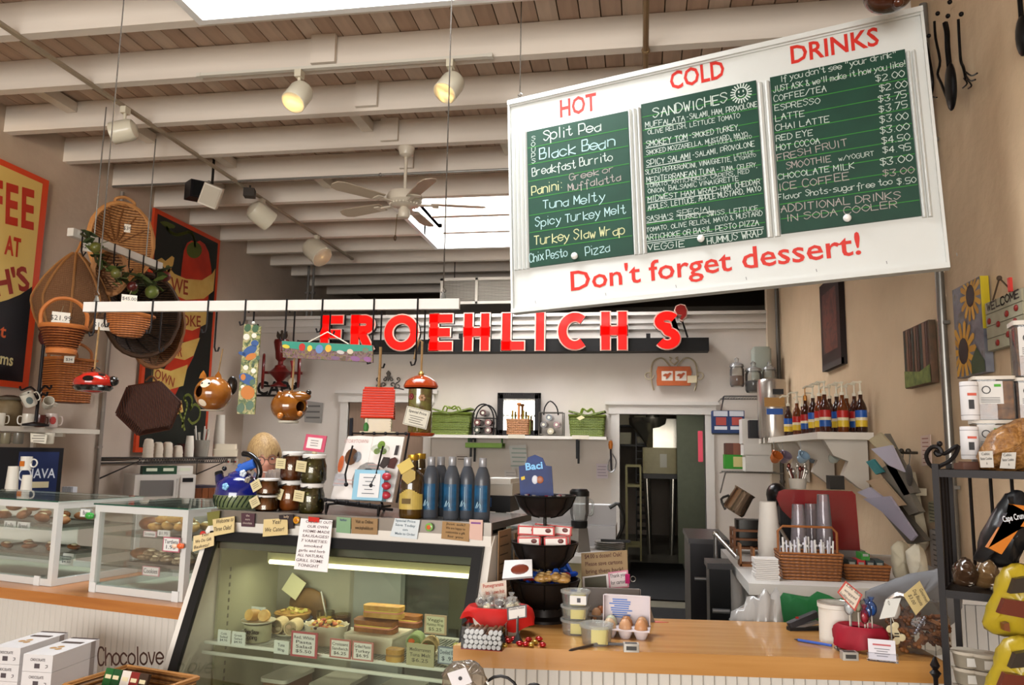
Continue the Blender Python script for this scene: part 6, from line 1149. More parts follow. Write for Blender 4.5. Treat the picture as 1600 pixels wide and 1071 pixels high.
def oil(px,y,top,lab,front):
 p,k=ontop(px,y); H_=zt(px,top,y); t=thing('oil_bottle',lab,'bottle',p,DR+.1,'oil bottles on the deli case'); r=19.5*k
 MB(M('#4a3208',.1,col2='#2c1c04',noise=.3,scale=10,coat=.9)).lathe([(r*.94,0),(r,.006),(r,H_*.55),(r*.85,H_*.68),(r*.45,H_*.76),(r*.4,H_*.92),(0,H_*.92)],22).build('bottle',t); MB(M('#b08a30',.3,.8)).lathe([(r*.44,H_*.91),(r*.46,H_*.92),(r*.46,H_),(0,H_)],16).build('cap',t)
 MB(glass('#efe6c4',.9)).lathe([(r*.47,H_*.76),(r*.42,H_*.9)],14).build('neck_glass',t)
 m=MB(M('#b8a050',.5,noise=.15,scale=40)); n=14
 for i in range(n):a0,a1=-PI*.92+i*PI*.84/n,-PI*.92+(i+1)*PI*.84/n; top_=H_*(.42+.04*math.cos((a0+PI/2)*3)); m.add([(r*1.015*math.cos(a),r*1.015*math.sin(a),z)for a,z in((a0,H_*.14),(a1,H_*.14),(a1,top_),(a0,top_))],[(0,1,2,3)])
 m.build('label_band',t)
 if front:
  MB(M('#a8904a',.5)).slab([(-10*k,60*k),(0,52*k),(12*k,60*k),(12*k,72*k),(0,78*k),(-8*k,72*k)],-r*1.06,-r*1.04).build('shield_label',t); m=MB(M('#c9b260',.6)).at((-4*k,-r*1.15,80*k),0,0,-.55); m.box((0,0,0),(24*k,.002,16*k)); m.build('neck_tag',t,0); MB(M('#5d4a20',.6)).box((-2*k,-r*1.03,H_*.27),(14*k,.002,8*k)).build('label_print',t)
oil(643,.06,711,'infused oil bottle with yellow neck tag in front',True); oil(654,.21,709,'infused oil bottle standing behind its twin',False)
gb=M('#3f434a',.35,coat=.15)
def balsamic(px,y,top,lab):
 p,k=ontop(px,y); H_=zt(px,top,y); t=thing('vinegar_bottle',lab,'bottle',p,DR,'grey vinegar bottles on the deli case'); r=12.5*k
 MB(gb).lathe([(r*.92,0),(r,.005),(r,H_*.62),(r*.93,H_*.7),(r*.62,H_*.82),(r*.46,H_*.855),(0,H_*.86)],22).build('bottle',t); MB(M('#8f9094',.3,.3)).lathe([(r*.47,H_*.855),(r*.5,H_*.86),(r*.48,H_*.99),(r*.44,H_),(0,H_)],16).build('cap',t)
 m=MB(M('#1d5a84',.35,col2='#13344c',noise=.3,scale=20)); n=10
 for i in range(n):a0,a1=-PI*.8+i*PI*.62/n,-PI*.8+(i+1)*PI*.62/n; m.add([(r*1.015*math.cos(a),r*1.015*math.sin(a),z)for a,z in((a0,H_*.14),(a1,H_*.14),(a1,H_*.56),(a0,H_*.56))],[(0,1,2,3)])
 m.build('label_band',t); s=MB(M('#9fc0d0',.4)).at((0,0,0),0); s.tube([(-r*.5,-r*.95,H_*.2),(-r*.2,-r*1.03,H_*.3),(-r*.3,-r*1.02,H_*.2),(r*.1,-r*1.04,H_*.28),(r*.25,-r*1.02,H_*.17)],r*.04,4,smooth=3).tube([(r*.12,-r*1.03,H_*.2),(r*.12,-r*1.03,H_*.52)],r*.035,4); s.build('script',t)
for px,y,top,l in((672,.09,714,'grey vinegar bottle with blue label beside the oil bottles'),(687,.19,714,'grey vinegar bottle with blue label standing in the back row'),(705,.08,714,'grey vinegar bottle with blue label, third from the oil bottles'),(729,.12,715,'grey vinegar bottle with blue label, second from the case end'),(753,.08,716,'grey vinegar bottle with blue label at the case end')):balsamic(px,y,top,l)
bF2=drow(-.004)
def bandcard(q,col,lab,lines=(),ink='#4a3f30',name='card',y=0,cat='card',border=True):
 u=bF2.pts(q); lo=min(b for a,b in u)<1.166; fy=lambda z:.37*(z-1.17)-.03
 if lo:u=[drow(fy(b)).uv(*qq)for(a,b),qq in zip(u,q)]
 xs=[a[0]for a in u]; zs=[a[1]for a in u]; ox,oz=sum(xs)/4,sum(zs)/4; sh=Matrix.Identity(4)
 if lo:sh[1][2]=.37; sh[1][3]=fy(oz)+.004
 o=MB(M(col,.7)); o.T=sh; o=o.slab([(a-ox,b-oz)for a,b in u],-.004-y,-.001-y).build(name,None,0); put(o,dl(ox,-.004,oz),DR); w,h=max(xs)-min(xs),max(zs)-min(zs)
 if lines:
  l=MB(M(ink,.7)); l.T=sh; n=len(lines); ang=math.atan2(u[1][1]-u[0][1],u[1][0]-u[0][0])
  for j,s in enumerate(lines):
   if s:l.text(s,0,h*(.5-(j+.85)/(n+.6)),h*.55/(n+.6),'C',-.0055-y,.008,min(w*.68,w*.075*len(s)+.002),ang)
  l.build('print',o,0)
 return tag(o,lab,cat)
bandcard([(333,812),(367,807),(366,832),(335,838)],'#c0ac7c','tan Welcome to Three Oaks card on the steel band',('Welcome to','Three Oaks!')); bandcard([(303,838),(335,832),(334,853),(301,863)],'#c4b084','tan gift baskets card hanging at the case corner',('Yes!','We Do Gift','Baskets!')); bandcard([(326,801),(346,798),(344,820),(328,822)],'#6d6a34','green and brown picture magnet at the case corner',(),y=.006,name='picture_magnet',cat='magnet')
bandcard([(378,802),(399,803),(398,824),(378,823)],'#4a3038','dark red text magnet on the steel band',('the','more','chocolate'),'#b8a8a0','text_magnet',cat='magnet'); bandcard([(413,812),(450,810),(450,836),(411,839)],'#bda878','tan We Cater card on the steel band',('Yes!','We Cater!')); bandcard([(438,805),(460,804),(461,826),(440,828)],'#2d2426','black picture magnet overlapping the tan catering card',('lady','','red'),'#c0a890','picture_magnet',.005,'magnet')
bandcard([(474,810),(523,813),(514,894),(462,889)],'#d5d0cf','white homemade sausages sign hanging on the case front',('CHECK IT OUT!','OUR OWN','HOME-MADE','SAUSAGES!','7 VARIETIES:','smoked','garlic and herb','ALL NATURAL','GRILL SOME','TONIGHT'),'#5a4a4a','sausage_sign',.012,'sign')
bandcard([(487,807),(504,809),(503,819),(487,817)],'#b8281c','red clip holding the sausages sign',(),name='clip',y=.018,cat='clip'); bandcard([(527,808),(549,810),(548,834),(526,832)],'#7a9a78','blue and green landscape magnet on the steel band',('harbor','',''),'#3a3a70','landscape_magnet',cat='magnet'); bandcard([(550,809),(591,811),(590,836),(550,834)],'#8f7350','brown Visit us Online card on the steel band',('Visit us Online:','www.shopfroehlichs.com'),'#3a2c1c'); bandcard([(618,810),(657,813),(652,843),(610,838)],'#c4ccd0','pale blue Special Price card stack on the steel band',('Special Price','Save Today','on','Made to Order'),'#5a6a74','price_card')
bandcard([(692,815),(735,819),(733,847),(690,842)],'#96764e','brown Just ask card about gift wrapping',('Just ask!','We are happy to','customize a gift','for you'),'#3a2c1c'); bandcard([(734,812),(755,813),(754,845),(734,843)],'#c9a89c','pink picture card with purple bars at the case end',(),name='picture_card')
for px,py,r,c,c2,lab in((319,835,5,'#b02018','#c04a40','round red magnet holding the gift baskets card'),(465,813,5.5,'#c98a1c','#b06a14','round yellow magnet beside the sausages sign'),(672,824,6.5,'#6d9a4a','#c0521c','round green and orange magnet between brown and blue cards')):
 u=bF2.uv(px,py); p=dl(u[0],-.012,u[1]); k=K(p); o=MB(M(c,.35,coat=.4)).at((0,0,0),0,PI/2).lathe([(0,-.004),(r*k,-.004),(r*k,.002),(r*.8*k,.004),(0,.004)],16).build('round_magnet'); MB(M(c2,.4)).at((0,0,0),0,PI/2).lathe([(r*.55*k,.004),(r*.5*k,.006),(0,.0065)],12).build('emblem',o); tag(put(o,p,DR),lab,'magnet')
MB(M('#7a4a84',.6)).rect(-.018,.02,.018,.026,-.0062).build('bars',bpy.data.objects['picture_card'],0)
# ================================================================== left counter and its glass cabinets
LZ=.872
LO=PZ(296,952,LZ); LO.z=0; LR_=math.radians(-12.2)
wood=M('#ad7138',.3,col2='#9a5f2c',noise=.2,scale=4,stretch=(.6,8,8),coat=.25); bead=M('#c3beb6',.5)
def counter(name,o,rz,x0,x1,dep,z,th,lab,bx0,bx1,wood_=wood):
 t=thing(name,lab,'counter',o,rz); MB(wood_).prism([(x0,0),(x1,0),(x1,dep),(x0+(.17 if x0==0 else 0),dep)],z-th,z).build('worktop',t)
 MB(bead).prism([(bx0+(.04 if x0==0 else 0),.07),(bx1,.07),(bx1,dep-.03),(bx0+(.18 if x0==0 else 0),dep-.03)],0,z-th).build('cabinet',t)
 pw_=.033; n=int((bx1-bx0)/pw_); b0=None
 for j in range(n):
  if b0 is None:b0=MB(bead).prism([(0,.012),(0,.004),(.003,0),(.029,0),(.032,.004),(.032,.012)],.1,z-th-.001).build('bead_board',t,0); b=b0
  else:b=b0.copy(); COL.objects.link(b)
  b.location=(bx0+j*pw_,.056,0)
 MB(bead).box2((bx0,.05,0),(bx1,.068,.1)).build('kick_board',t); return t
counter('wood_counter',LO,LR_,-2.2,.0,.58,LZ,.045,'wooden counter with white beadboard front under the glass cabinets',-2.2,-.03)
GO=PZ(284,942,LZ); GO.z=0; GR=math.radians(-13.5)
gF=Face(GO,GR); gz0,gz1=LZ+.001,P(290,797,GO.y).z
alu=M('#c9cac8',.4,.1)
def cabinet(px0,px1,lab,x0=None):
 a=gF.uv(px0,935)[0]if x0 is None else x0; b=gF.uv(px1,935)[0]; w=b-a; o=GO+gF.x*a; t=thing('glass_cabinet',lab,'display case',(o.x,o.y,gz0),GR,'glass pastry cabinets'); H_=gz1-gz0; D_=.46; s=.028
 for x in(0,w-s):
  for y in(0,D_-s):MB(alu).box2((x,y,0),(x+s,y+s,H_)).build('post',t)
 for z in(0,H_-.03):
  MB(alu).box2((s,0,z),(w-s,s,z+.03)).build('rail',t); MB(alu).box2((s,D_-s,z),(w-s,D_,z+.03)).build('rail',t)
  for x in(0,w-s):MB(alu).box2((x,s,z),(x+s,D_-s,z+.03)).build('rail',t)
 MB(glass('#f2f8f4',.8)).box2((-.004,-.006,H_),(w+.004,D_+.006,H_+.006)).build('top_glass',t); MB(M('#1d4a3c',.2)).box2((-.004,-.0075,H_),(w+.004,-.006,H_+.006)).build('glass_edge',t)
 MB(glass('#fcfdfc',.35)).box2((s,.008,.03),(w-s,.012,H_-.03)).build('front_glass',t)
 for x in(.009,w-.013):MB(glass('#fafcfa',.35)).box2((x,s,.03),(x+.004,D_-s,H_-.03)).build('side_glass',t)
 for z in(.105,.235):MB(glass('#eef6f2',.5)).box2((.014,.03,z),(w-.014,D_-.03,z+.006)).build('glass_shelf',t)
 MB(M('#e2ddd4',.5)).box2((s,D_-.03,.03),(w*.62,D_-.024,H_-.03)).build('sliding_door',t); MB(M('#d9d3c8',.5)).box2((s,s,.001),(w-s,D_-s,.006)).build('floor_board',t)
 for x in(.01,w*.9):MB(M('#cfd2d2',.3)).box2((x,-.006,-.001),(x+.035,.0,.04)).build('latch',t)
 return t,o,w
ca,oa,wa_=cabinet(137,285,'glass pastry cabinet beside the deli case'); cb_,ob,wb2=cabinet(-160,78,'glass pastry cabinet at the coffee display end')
def in_cab(o,x,y,z):return o+Matrix.Rotation(GR,3,'Z')@Vector((x,y,0))+Vector((0,0,gz0+z))
trm=M('#8a8780',.3,.7)
def bake(o,x,y,z,w,d,lab,kind,n,mats,r,flat=.7,h=.03):
 p=in_cab(o,x,y,z); t=thing('baking_tray',lab[0],'tray',p,GR,'steel trays in the glass cabinets'); MB(trm).box((0,0,.004),(w,d,.004)).build('base',t)
 for s in(-1,1):MB(trm).box((0,s*d/2,.008),(w,.004,.014)).build('side',t); MB(trm).box((s*w/2,0,.008),(.004,d,.014)).build('side',t)
 for j in range(n):
  nx=max(1,int(math.sqrt(n*w/d))); ix,iy=j%nx,(j//nx)%max(1,n//nx); up=j//(nx*max(1,n//nx)); lay=random.random()*.3+up
  q=Vector(((ix+.5+.5*up)/nx*w*.9-w*.45,(iy+.5)/max(1,n//nx)*d*.85-d*.42,.008+r*flat+lay*max(h*.4,r*flat*2))); pp=in_cab(o,x,y,z)+Matrix.Rotation(GR,3,'Z')@q
  s=thing(kind,lab[1],kind.replace('_',' '),pp,random.uniform(0,3),lab[1]); m=MB(mats[j%len(mats)]).at((0,0,0),0,random.uniform(-.3,.3),random.uniform(-.3,.3)); m.ball((0,0,0),(r*random.uniform(.9,1.25),r*random.uniform(.8,1),r*flat),12,7); m.build('crumb',s)
  m=MB(M('#e0d4b0',.6)).at((0,0,r*flat*.8),0,0,0); m.ball((0,0,0),(r*.6,r*.55,r*.22),10,5); m.build('top',s)
sc_=[M('#c09a58',.6,col2='#9a6c2c',noise=.3,scale=60),M('#b8904c',.6,noise=.25,scale=60)]; brn=[M('#8a5228',.5,col2='#5f3214',noise=.3,scale=50),M('#96603a',.5,noise=.3,scale=50)]; bag=[M('#a08a68',.4,col2='#5c4a34',noise=.4,scale=70,coat=.3),M('#b5a684',.4,col2='#4a3a2c',noise=.4,scale=70,coat=.3)]
bake(oa,wa_*.62,.2,.242,wa_*.6,.26,('steel tray of golden scones on the upper shelf by the deli case','golden scone on the upper cabinet tray'),'scone',15,sc_,.03,.6)
bake(oa,wa_*.6,.2,.112,wa_*.66,.28,('steel tray of chocolate cookies on the lower shelf by the deli case','chocolate dusted cookie on the lower cabinet tray'),'cookie',22,bag,.03,.45,.04)
bake(ob,wb2*.66,.2,.242,wb2*.56,.26,('steel tray of brown rolls on the upper shelf by the coffee display','shiny brown roll on the upper cabinet tray'),'roll',10,brn,.034,.6,.01)
bake(ob,wb2*.66,.2,.112,wb2*.5,.26,('steel tray of pastries on the lower shelf by the coffee display','flat brown pastry on the lower cabinet tray'),'pastry',6,brn,.03,.4,.0)
def loaf(o,x,y,z,L,r,c,lab):
 t=thing('bread_loaf',lab,'bread',in_cab(o,x,y,z),GR+.1); MB(M(c,.5,col2='#4a2a12',noise=.3,scale=20)).ball((0,0,r*.75),(L,r*1.1,r*.75),18,10).build('loaf',t)
 for j in range(3):m=MB(M('#c9a878',.7)).at((0,0,0)); m.tube([((-.5+j*.5)*L*.8-.01,-r*.3,r*1.38),((-.5+j*.5)*L*.8+.012,r*.3,r*1.38)],r*.07,5); m.build('score',t)
loaf(oa,.03+wa_*.16,.2,.244,.055,.04,'#7a4420','round brown loaf on the upper cabinet shelf'); loaf(oa,wa_*.17,.2,.114,.075,.035,'#8a5a2c','long golden loaf on the lower cabinet shelf')
def cabcard(px0,px1,py0,py1,y,lab,lines,bord='#cfcfcb',x=None):
 F2=Face(GO+Matrix.Rotation(GR,3,'Z')@Vector((0,y,0)),GR); a,b=F2.uv(px0,py1),F2.uv(px1,py0); w,h=b[0]-a[0],b[1]-a[1]; p=F2.o+F2.x*((a[0]+b[0])/2)+Vector((0,0,a[1])); o=MB(M(bord,.6)).box((0,0,h/2),(w,.003,h)).build('price_card',None,0); MB(M('#d3d3d0',.6)).rect(-w*.44,h*.08,w*.44,h*.92,-.0022).build('face',o,0); l=MB(M('#4a4a52',.7)); n=len(lines)
 for j,s in enumerate(lines):l.text(s,0,h*(.86-(j+.8)*.72/n),h*.5/n,'C',-.003,.01,min(w*.8,w*.14*len(s)))
 l.build('print',o,0); put(o,p,GR); tag(o,lab,'card','price cards on the glass cabinets')
cabcard(6,25,815,827,.06,'white price card on the brown rolls, nearer the coffee display',('Rolls',)); cabcard(27,47,817,828,.06,'white price card on the brown rolls, nearer the cabinet post',('Bread',)); cabcard(77,95,818,834,.14,'tilted white price card beside the round loaf',('Loaf','$4')); cabcard(224,245,831,839,.04,'pink edged price card on the scones',('Scones',),'#b58088'); cabcard(246,266,830,838,.04,'white price card on the scones',('$1.95',)); cabcard(222,250,887,899,.03,'pink edged price card on the cookies',('Cookies',),'#b58088')
cabcard(94,115,866,882,.12,'white card standing by the long golden loaf',('Banana','Bread','$4.50')); cabcard(254,282,841,862,-.012,'pink bordered card on the cabinet front glass',('Tartlets','1.95'),'#a8606c'); cabcard(125,143,796,808,-.012,'small grey card clipped to the cabinet post',('Bun',),'#8d9496')
for px,py,c,r,lab in((145,806,'#2f8a34',6,'green lump magnet on the cabinet post'),(287,853,'#cc5a28',5,'orange candy magnet on the corner post'),(278,853,'#d8b8a0',4,'cream candy magnet on the card')):
 u=gF.uv(px,py); p=GO+gF.x*u[0]-gF.n*(-.018)+Vector((0,0,u[1])); k=K(p); tag(put(MB(M(c,.4,coat=.4)).ball((0,0,0),(r*k*1.2,r*k*.7,r*k*.9),10,7).ball((r*k*.8,0,0),(r*k*.6,r*k*.5,r*k*.8),8,6).build('candy_magnet'),p),lab,'magnet')
tz=.55
t=thing('display_table','low wooden display table before the beadboard counter','table',(-1.95,2.55,0),-.2)
MB(wood).box2((-.72,-.16,tz-.03),(.02,.2,tz)).box2((.02,-.16,tz-.03),(.38,.05,tz)).build('table_top',t)
for x,y in((-.68,-.12),(-.68,.16),(.34,-.12),(.34,.01),(-.03,.16)):
 if 1:MB(wood).box((x,y,(tz-.03)/2),(.05,.05,tz-.03)).build('leg',t)
wbx=M('#c9c6c6',.5)
def chocbox(px,py,Y,z,h,lab,top):
 p=P(px,py,Y); p.z=z; t=thing('chocolate_box',lab,'box',p,.02,'white chocolate boxes'); w,d=.112,.24
 MB(wbx).box((0,d/2,h/2),(w,d,h)).build('carton',t); m=MB(M('#4a4246',.6)); m.text('CHOCOLATE',0,h*.62,h*.16,'C',-.001,.01,w*.5); m.rect(-w*.1,h*.2,w*.08,h*.48,-.001); m.line([(w*.28,h*.24),(w*.34,h*.3),(w*.34,h*.4),(w*.28,h*.4)],.002,-.001); m.build('print',t,0)
 MB(M('#8d8480',.6)).box((w/2+.0006,d*.86,h/2),(.001,d*.1,h)).build('side_band',t)
 if top:
  m=MB(M('#a8804a',.6))
  for a,b in((-.015,.09),(.012,.08),(.0,.11)):m.lathe([(0,h+.0008),(.012,h+.0008),(0,h+.001)],12,(a,b,0))
  m.build('cookie_print',t,0); MB(M('#4a3f3c',.6)).box((0,.17,h+.0008),(w*.7,.022,.001)).box((0,.235,h+.0008),(w*.96,.014,.001)).build('lid_print',t,0)
bh=.0575
for px,py,Y,lab in((58,1045,2.5,'nearer the wicker basket'),(8,1034,2.56,'farther from the wicker basket')):
 zz=P(px,py,Y).z; n=max(2,int(round((zz+bh-tz)/bh)))
 for j in range(n):chocbox(px,py,Y,tz+.001+j*bh,bh-.001,'white chocolate box with dark print, %s of the stack %s'%(('bottom','second','third','fourth')[j]if j<n-1 else 'topmost',lab),j==n-1)
p=P(205,1085,2.45); p.z=tz; t=thing('wicker_basket','flat honey wicker basket of chocolate bars below the script sign','basket',p,-.22); m=MB(weave('#a87a44','#5c3a1a',120)); k=K(p)
hb=P(205,1066,2.45).z-tz
for j in range(6):
 for sy in(-1,1):m.rbox((0,sy*(.1+.004*j),hb*(j+.5)/6),((128+4*j)*k,.012,hb/6*.94),.005)
 for sx in(-1,1):m.rbox((sx*(64+2*j)*k,0,hb*(j+.5)/6),(.012,.2+.008*j,hb/6*.94),.005)
m.box((0,0,.005),(125*k,.19,.01))
m.build('body',t); MB(M('#9a6a38',.6)).tube([(sx*76*k,sy*.122,hb)for sx,sy in((-1,-1),(1,-1),(1,1),(-1,1))],.009,6,True).build('rim',t)
for j,(x,c)in enumerate(((-44,'#1f5a2a'),(-28,'#1a4a26'),(-8,'#cfc9c0'),(10,'#7a2420'),(28,'#3a2a20'))):
 q=p+Matrix.Rotation(-.22,3,'Z')@Vector((x*k,-.02,hb-.03)); o=MB(M(c,.4)).at((0,0,0),0,-.3).box((0,0,.02),(18*k,.012,.09)).build('chocolate_bar',None,0); MB(M('#d0c4a0',.5)).at((0,0,0),0,-.3).box((0,-.0065,.04),(12*k,.001,.012)).build('wrapper_print',o,0); tag(put(o,q,-.22),'%s chocolate bar standing in the wicker basket'%('dark green','deep green','white','red','brown')[j],'chocolate')
p=P(205,1065,2.62); F2=Face(p,-.2); k=K(p); t=thing('script_sign','brown wire script sign reading Chocolove on two stakes','sign',p,-.2); brw=M('#3d241c',.5)
a=F2.uv(152,1040); b=F2.uv(256,1038); m=MB(brw); m.hand('Chocolove',a,(b[0],b[1]),26*k,3*k,0,.02); tag(m.build('script',t,0),None,None,None,'stuff')
a=F2.uv(172,1053); b=F2.uv(232,1053); m=MB(brw); m.hand('x o x o x',a,b,7*k,1.2*k,0); tag(m.build('kisses',t,0),None,None,None,'stuff')
for px in(187,224):u=F2.uv(px,1050); MB(brw).cyl((u[0],.003,u[1]+.01),(u[0],.003,tz-p.z+.02),.002,n=5).build('stake',t)
# ================================================================== wooden counter on the right
CO=Vector((-.56,2.372,0)); CR=math.atan2(.137,1.387); CZ=.92
wood2=M('#b5854c',.25,col2='#a5743c',noise=.2,scale=3.5,stretch=(.6,9,9),coat=.35)
counter('wood_counter',CO,CR,0,1.42,.48,CZ,.06,'wooden counter with white beadboard front carrying eggs and candy',.02,1.4,wood2)
def onc(px,py):p=PZ(px,py,CZ); return p,K(p)
def T(name,lab,cat,px,py,rz=0,grp=None):
 p,k=onc(px,py); return thing(name,lab,cat,p,face_cam(p)+rz,grp),k,p
blkw=M('#1a1513',.45,.3,noise=.2,scale=30)
t,k,tp=T('tiered_stand','black three tier bowl stand of wrapped candy','stand',850,968)
zr=[(P(848,y,tp.y).z-CZ)for y in(905,848,775)]
MB(blkw).lathe([(42*k,0),(42*k,4*k),(30*k,8*k),(26*k,30*k),(29*k,36*k),(0,36*k)],24).build('base',t)
for zz,r,d,nm in((zr[0],55,46,'bottom'),(zr[1],52,40,'middle'),(zr[2],48,33,'top')):
 MB(blkw).shell([(12*k,zz-d*k),(r*.55*k,zz-d*.9*k),(r*.85*k,zz-d*.5*k),(r*k,zz)],.004,28).build('bowl',t)['label']='%s bowl'%nm
 MB(M('#0f0d0c',.4,.5)).ring((0,0,zz),r*k,.004,28).build('rim',t)
 for i in range(8):a=2*PI*i/8; MB(M('#0f0d0c',.4,.5)).tube([(q*k*math.cos(a),q*k*math.sin(a),zz-e*k)for q,e in((13,d+.5),(r*.56,d*.91),(r*.87,d*.5),(r*1.01,0))],.0025,5).build('rib',t)
MB(blkw).cyl((0,0,30*k),(0,0,zr[2]-30*k),.006).build('rod',t)
def inbowl(x,y,z):return tp+Vector((x*k,y*k,z))
b=thing('chocolate_display','dark blue Baci chocolate display card in the top bowl','display',inbowl(-10,8,zr[2]-.03)); F2=Face(b.location,0)
navy=M('#0a1644',.5,col2='#123070',noise=.2,scale=9); u=F2.pts([(813,775),(811,729),(820,727),(825,715),(836,711),(848,716),(853,728),(862,729),(865,775)])
MB(navy).slab(u,-.004,.004).build('card',b); m=MB(M('#6fb4e8',.4)); a=F2.uv(822,735); m.text('Baci',a[0],a[1],11*k,'L',-.006,.03,28*k,.12); m.build('lettering',b,0)
a=F2.uv(840,750); MB(M('#9a5a3a',.4)).ball((a[0]+4*k,-.006,a[1]),(6*k,.002,6*k),10,6).build('sweet_picture',b); MB(M('#c9cdd8',.4)).ball((a[0]-4*k,-.006,a[1]),(5*k,.002,7*k),10,6).build('foil_picture',b); a=F2.uv(818,748); MB(M('#d2b428',.5)).slab([(a[0]-3*k,a[1]-3*k),(a[0]+3*k,a[1]-1*k),(a[0]+2*k,a[1]+4*k),(a[0]-4*k,a[1]+2*k)],-.006,-.0045).build('price_dot',b)
random.seed(8)
def sweet(x,y,z,r,c,name,lab,grp,kind=0):
 t=thing(name,lab,'candy',inbowl(x,y,z),random.uniform(0,6),grp)
 if kind==0:
  MB(M(c,.25,.5,coat=.4)).ball((0,0,0),(r*k,r*k,r*k*.85),10,7).build('sweet',t); MB(M(c,.3,.5)).lathe([(r*.2*k,r*.7*k),(r*.6*k,r*1.25*k)],8).build('twist',t)
 else:
  m=MB(M(c,.3,coat=.3)).at((0,0,0),0,random.uniform(-.9,.9),random.uniform(-.9,.9)); m.prism([(-r*k,-r*.45*k),(r*k,-r*.45*k),(r*1.3*k,0),(r*k,r*.45*k),(-r*k,r*.45*k),(-r*1.3*k,0)],-r*.18*k,r*.18*k).box((0,0,r*.2*k),(r*1.3*k,r*.5*k,r*.12*k)); m.build('wrapper',t); m=MB(M('#d8d8e0',.4)).at((0,0,r*.3*k)); m.box((0,0,0),(r*.9*k,r*.3*k,.001)); m.build('wrapper_print',t)
for i in range(10):a=i*.7; sweet(30*math.cos(a),22*math.sin(a)-8,zr[2]-.012,6,('#b8b4b0','#9a2c3c','#c9c6c4')[i%3],'foil_sweet','%s foil sweet in the top bowl'%('silver','crimson','pale silver')[i%3],'foil sweets in the top bowl')
for i,(x,y,z)in enumerate(((-21,-23,8),(20,-24,9),(-23,-4,8),(23,-5,9),(-22,16,8),(21,16,9),(0,-15,24),(-25,2,23),(25,3,24),(0,19,24))):
 t=thing('candy_box',('small red and white candy box lying flat in the middle bowl','small red and white candy box lying on the others in the middle bowl')[i>5],'box',inbowl(x,y,zr[1]-.01+z*k),random.uniform(-.1,.1),'candy boxes in the middle bowl'); t.rotation_euler=(random.uniform(-.06,.06),random.uniform(-.08,.08),t.rotation_euler[2])
 MB(M('#b3231c',.4)).box((0,0,0),(36*k,14*k,14*k)).build('carton',t); MB(M('#d8d2cc',.4)).box((0,0,0),(31*k,14.6*k,10*k)).box((0,0,0),(31*k,10*k,14.6*k)).build('white_panel',t)
 for sx in(-1,1):MB(M('#dcd6d0',.4)).at((sx*18.3*k,0,0),0,0,sx*PI/2).lathe([(0,0),(5.5*k,0),(0,.0006)],14).build('end_disc',t)
 MB(M('#5a1c14',.4)).ball((8*k,-7.2*k,1*k),(5*k,.6*k,3.5*k),10,6).build('sweet_print',t)
for i in range(34):a=i*.62; f=(.5,.66,.82)[i%3]; sweet(50*f*math.cos(a),46*f*math.sin(a),zr[0]+((-2,3,9)[i%3]+2.5*(i%4))*k,10,('#1a3f9a','#16347e','#8a1f1c','#2453ae')[i%4],'wrapped_candy','%s wrapped candy bar in the bottom bowl'%('royal blue','deep blue','dark red','bright blue')[i%4],'wrapped candy in the bottom bowl',1)
for i in range(8):t=thing('almond_cookie','pale almond cookie in clear wrap in the bottom bowl','cookie',inbowl(0+11*(i%4),-37+9*(i//4),zr[0]+6*k+2*k*(i%3)),i,'almond cookies in the bottom bowl'); MB(M('#b8935a',.35,col2='#8a6432',noise=.3,scale=60,coat=.4)).ball((0,0,0),(12*k,9*k,6*k),12,7).build('cookie',t); MB(M('#c9ab78',.4)).ball((0,0,4*k),(6*k,5*k,3*k),10,6).build('almond',t)
t=thing('candy_bag','white candy bag with brown picture in the bottom bowl','bag',inbowl(-36,-46,zr[0]+19*k),.1); t.rotation_euler=(-.5,-.15,.1); MB(M('#d5d5d8',.35)).slab([(-24*k,-12*k),(22*k,-14*k),(24*k,12*k),(-18*k,16*k)],-4*k,4*k).build('bag',t); MB(M('#6a2a16',.4)).ball((4*k,-4*k,-1*k),(14*k,1*k,8*k),12,7).build('picture',t)
t,k,bp=T('cloth_basket','white basket draped in red cloth holding chocolate bags','basket',778,990); zb=P(778,952,bp.y).z-CZ
MB(M('#cfc6bd',.6)).shell([(34*k,0),(44*k,zb)],.004,20,sy=.6).build('basket',t)
vs=[]; fs=[]; n=40
for j,(r,z)in enumerate(((38,1.0),(47,1.15),(52,1.05),(56,.72),(57,.5))):
 for i in range(n):a=2*PI*i/n; w=1+.06*math.sin(a*5+j)*j/4; dz=(.22*math.sin(a*2+.6)+.08*math.sin(a*7))*(j>2); vs.append((r*k*w*math.cos(a),r*k*w*.62*math.sin(a),zb*(z+dz)))
for j in range(4):
 for i in range(n):fs.append((j*n+i,(j+1)*n+i,(j+1)*n+(i+1)%n,j*n+(i+1)%n))
MB(M('#b5140e',.6,noise=.12,scale=20)).add(vs,fs).build('red_cloth',t)
for i in range(9):
 a=i*.7; q=bp+Vector((26*k*math.cos(a),14*k*math.sin(a)-.01,zb+(2+5*(i%2))*k)); s=thing('chocolate_bag','small clear bag of %s chocolates in the red basket'%('white','dark')[i%2],'bag',q,a,'clear chocolate bags in the red basket'); MB(glass('#f4f4f0',.45,.1,.12)).ball((0,0,5*k),(11*k,9*k,8*k),10,7).lathe([(2*k,12*k),(5*k,18*k)],8).build('film',s)
 for j in range(6):MB(M(('#cbc4a8','#2c1612')[i%2],.5)).ball((random.uniform(-6,6)*k,random.uniform(-5,5)*k,random.uniform(2,7)*k),3*k,8,5).build('chocolate',s)
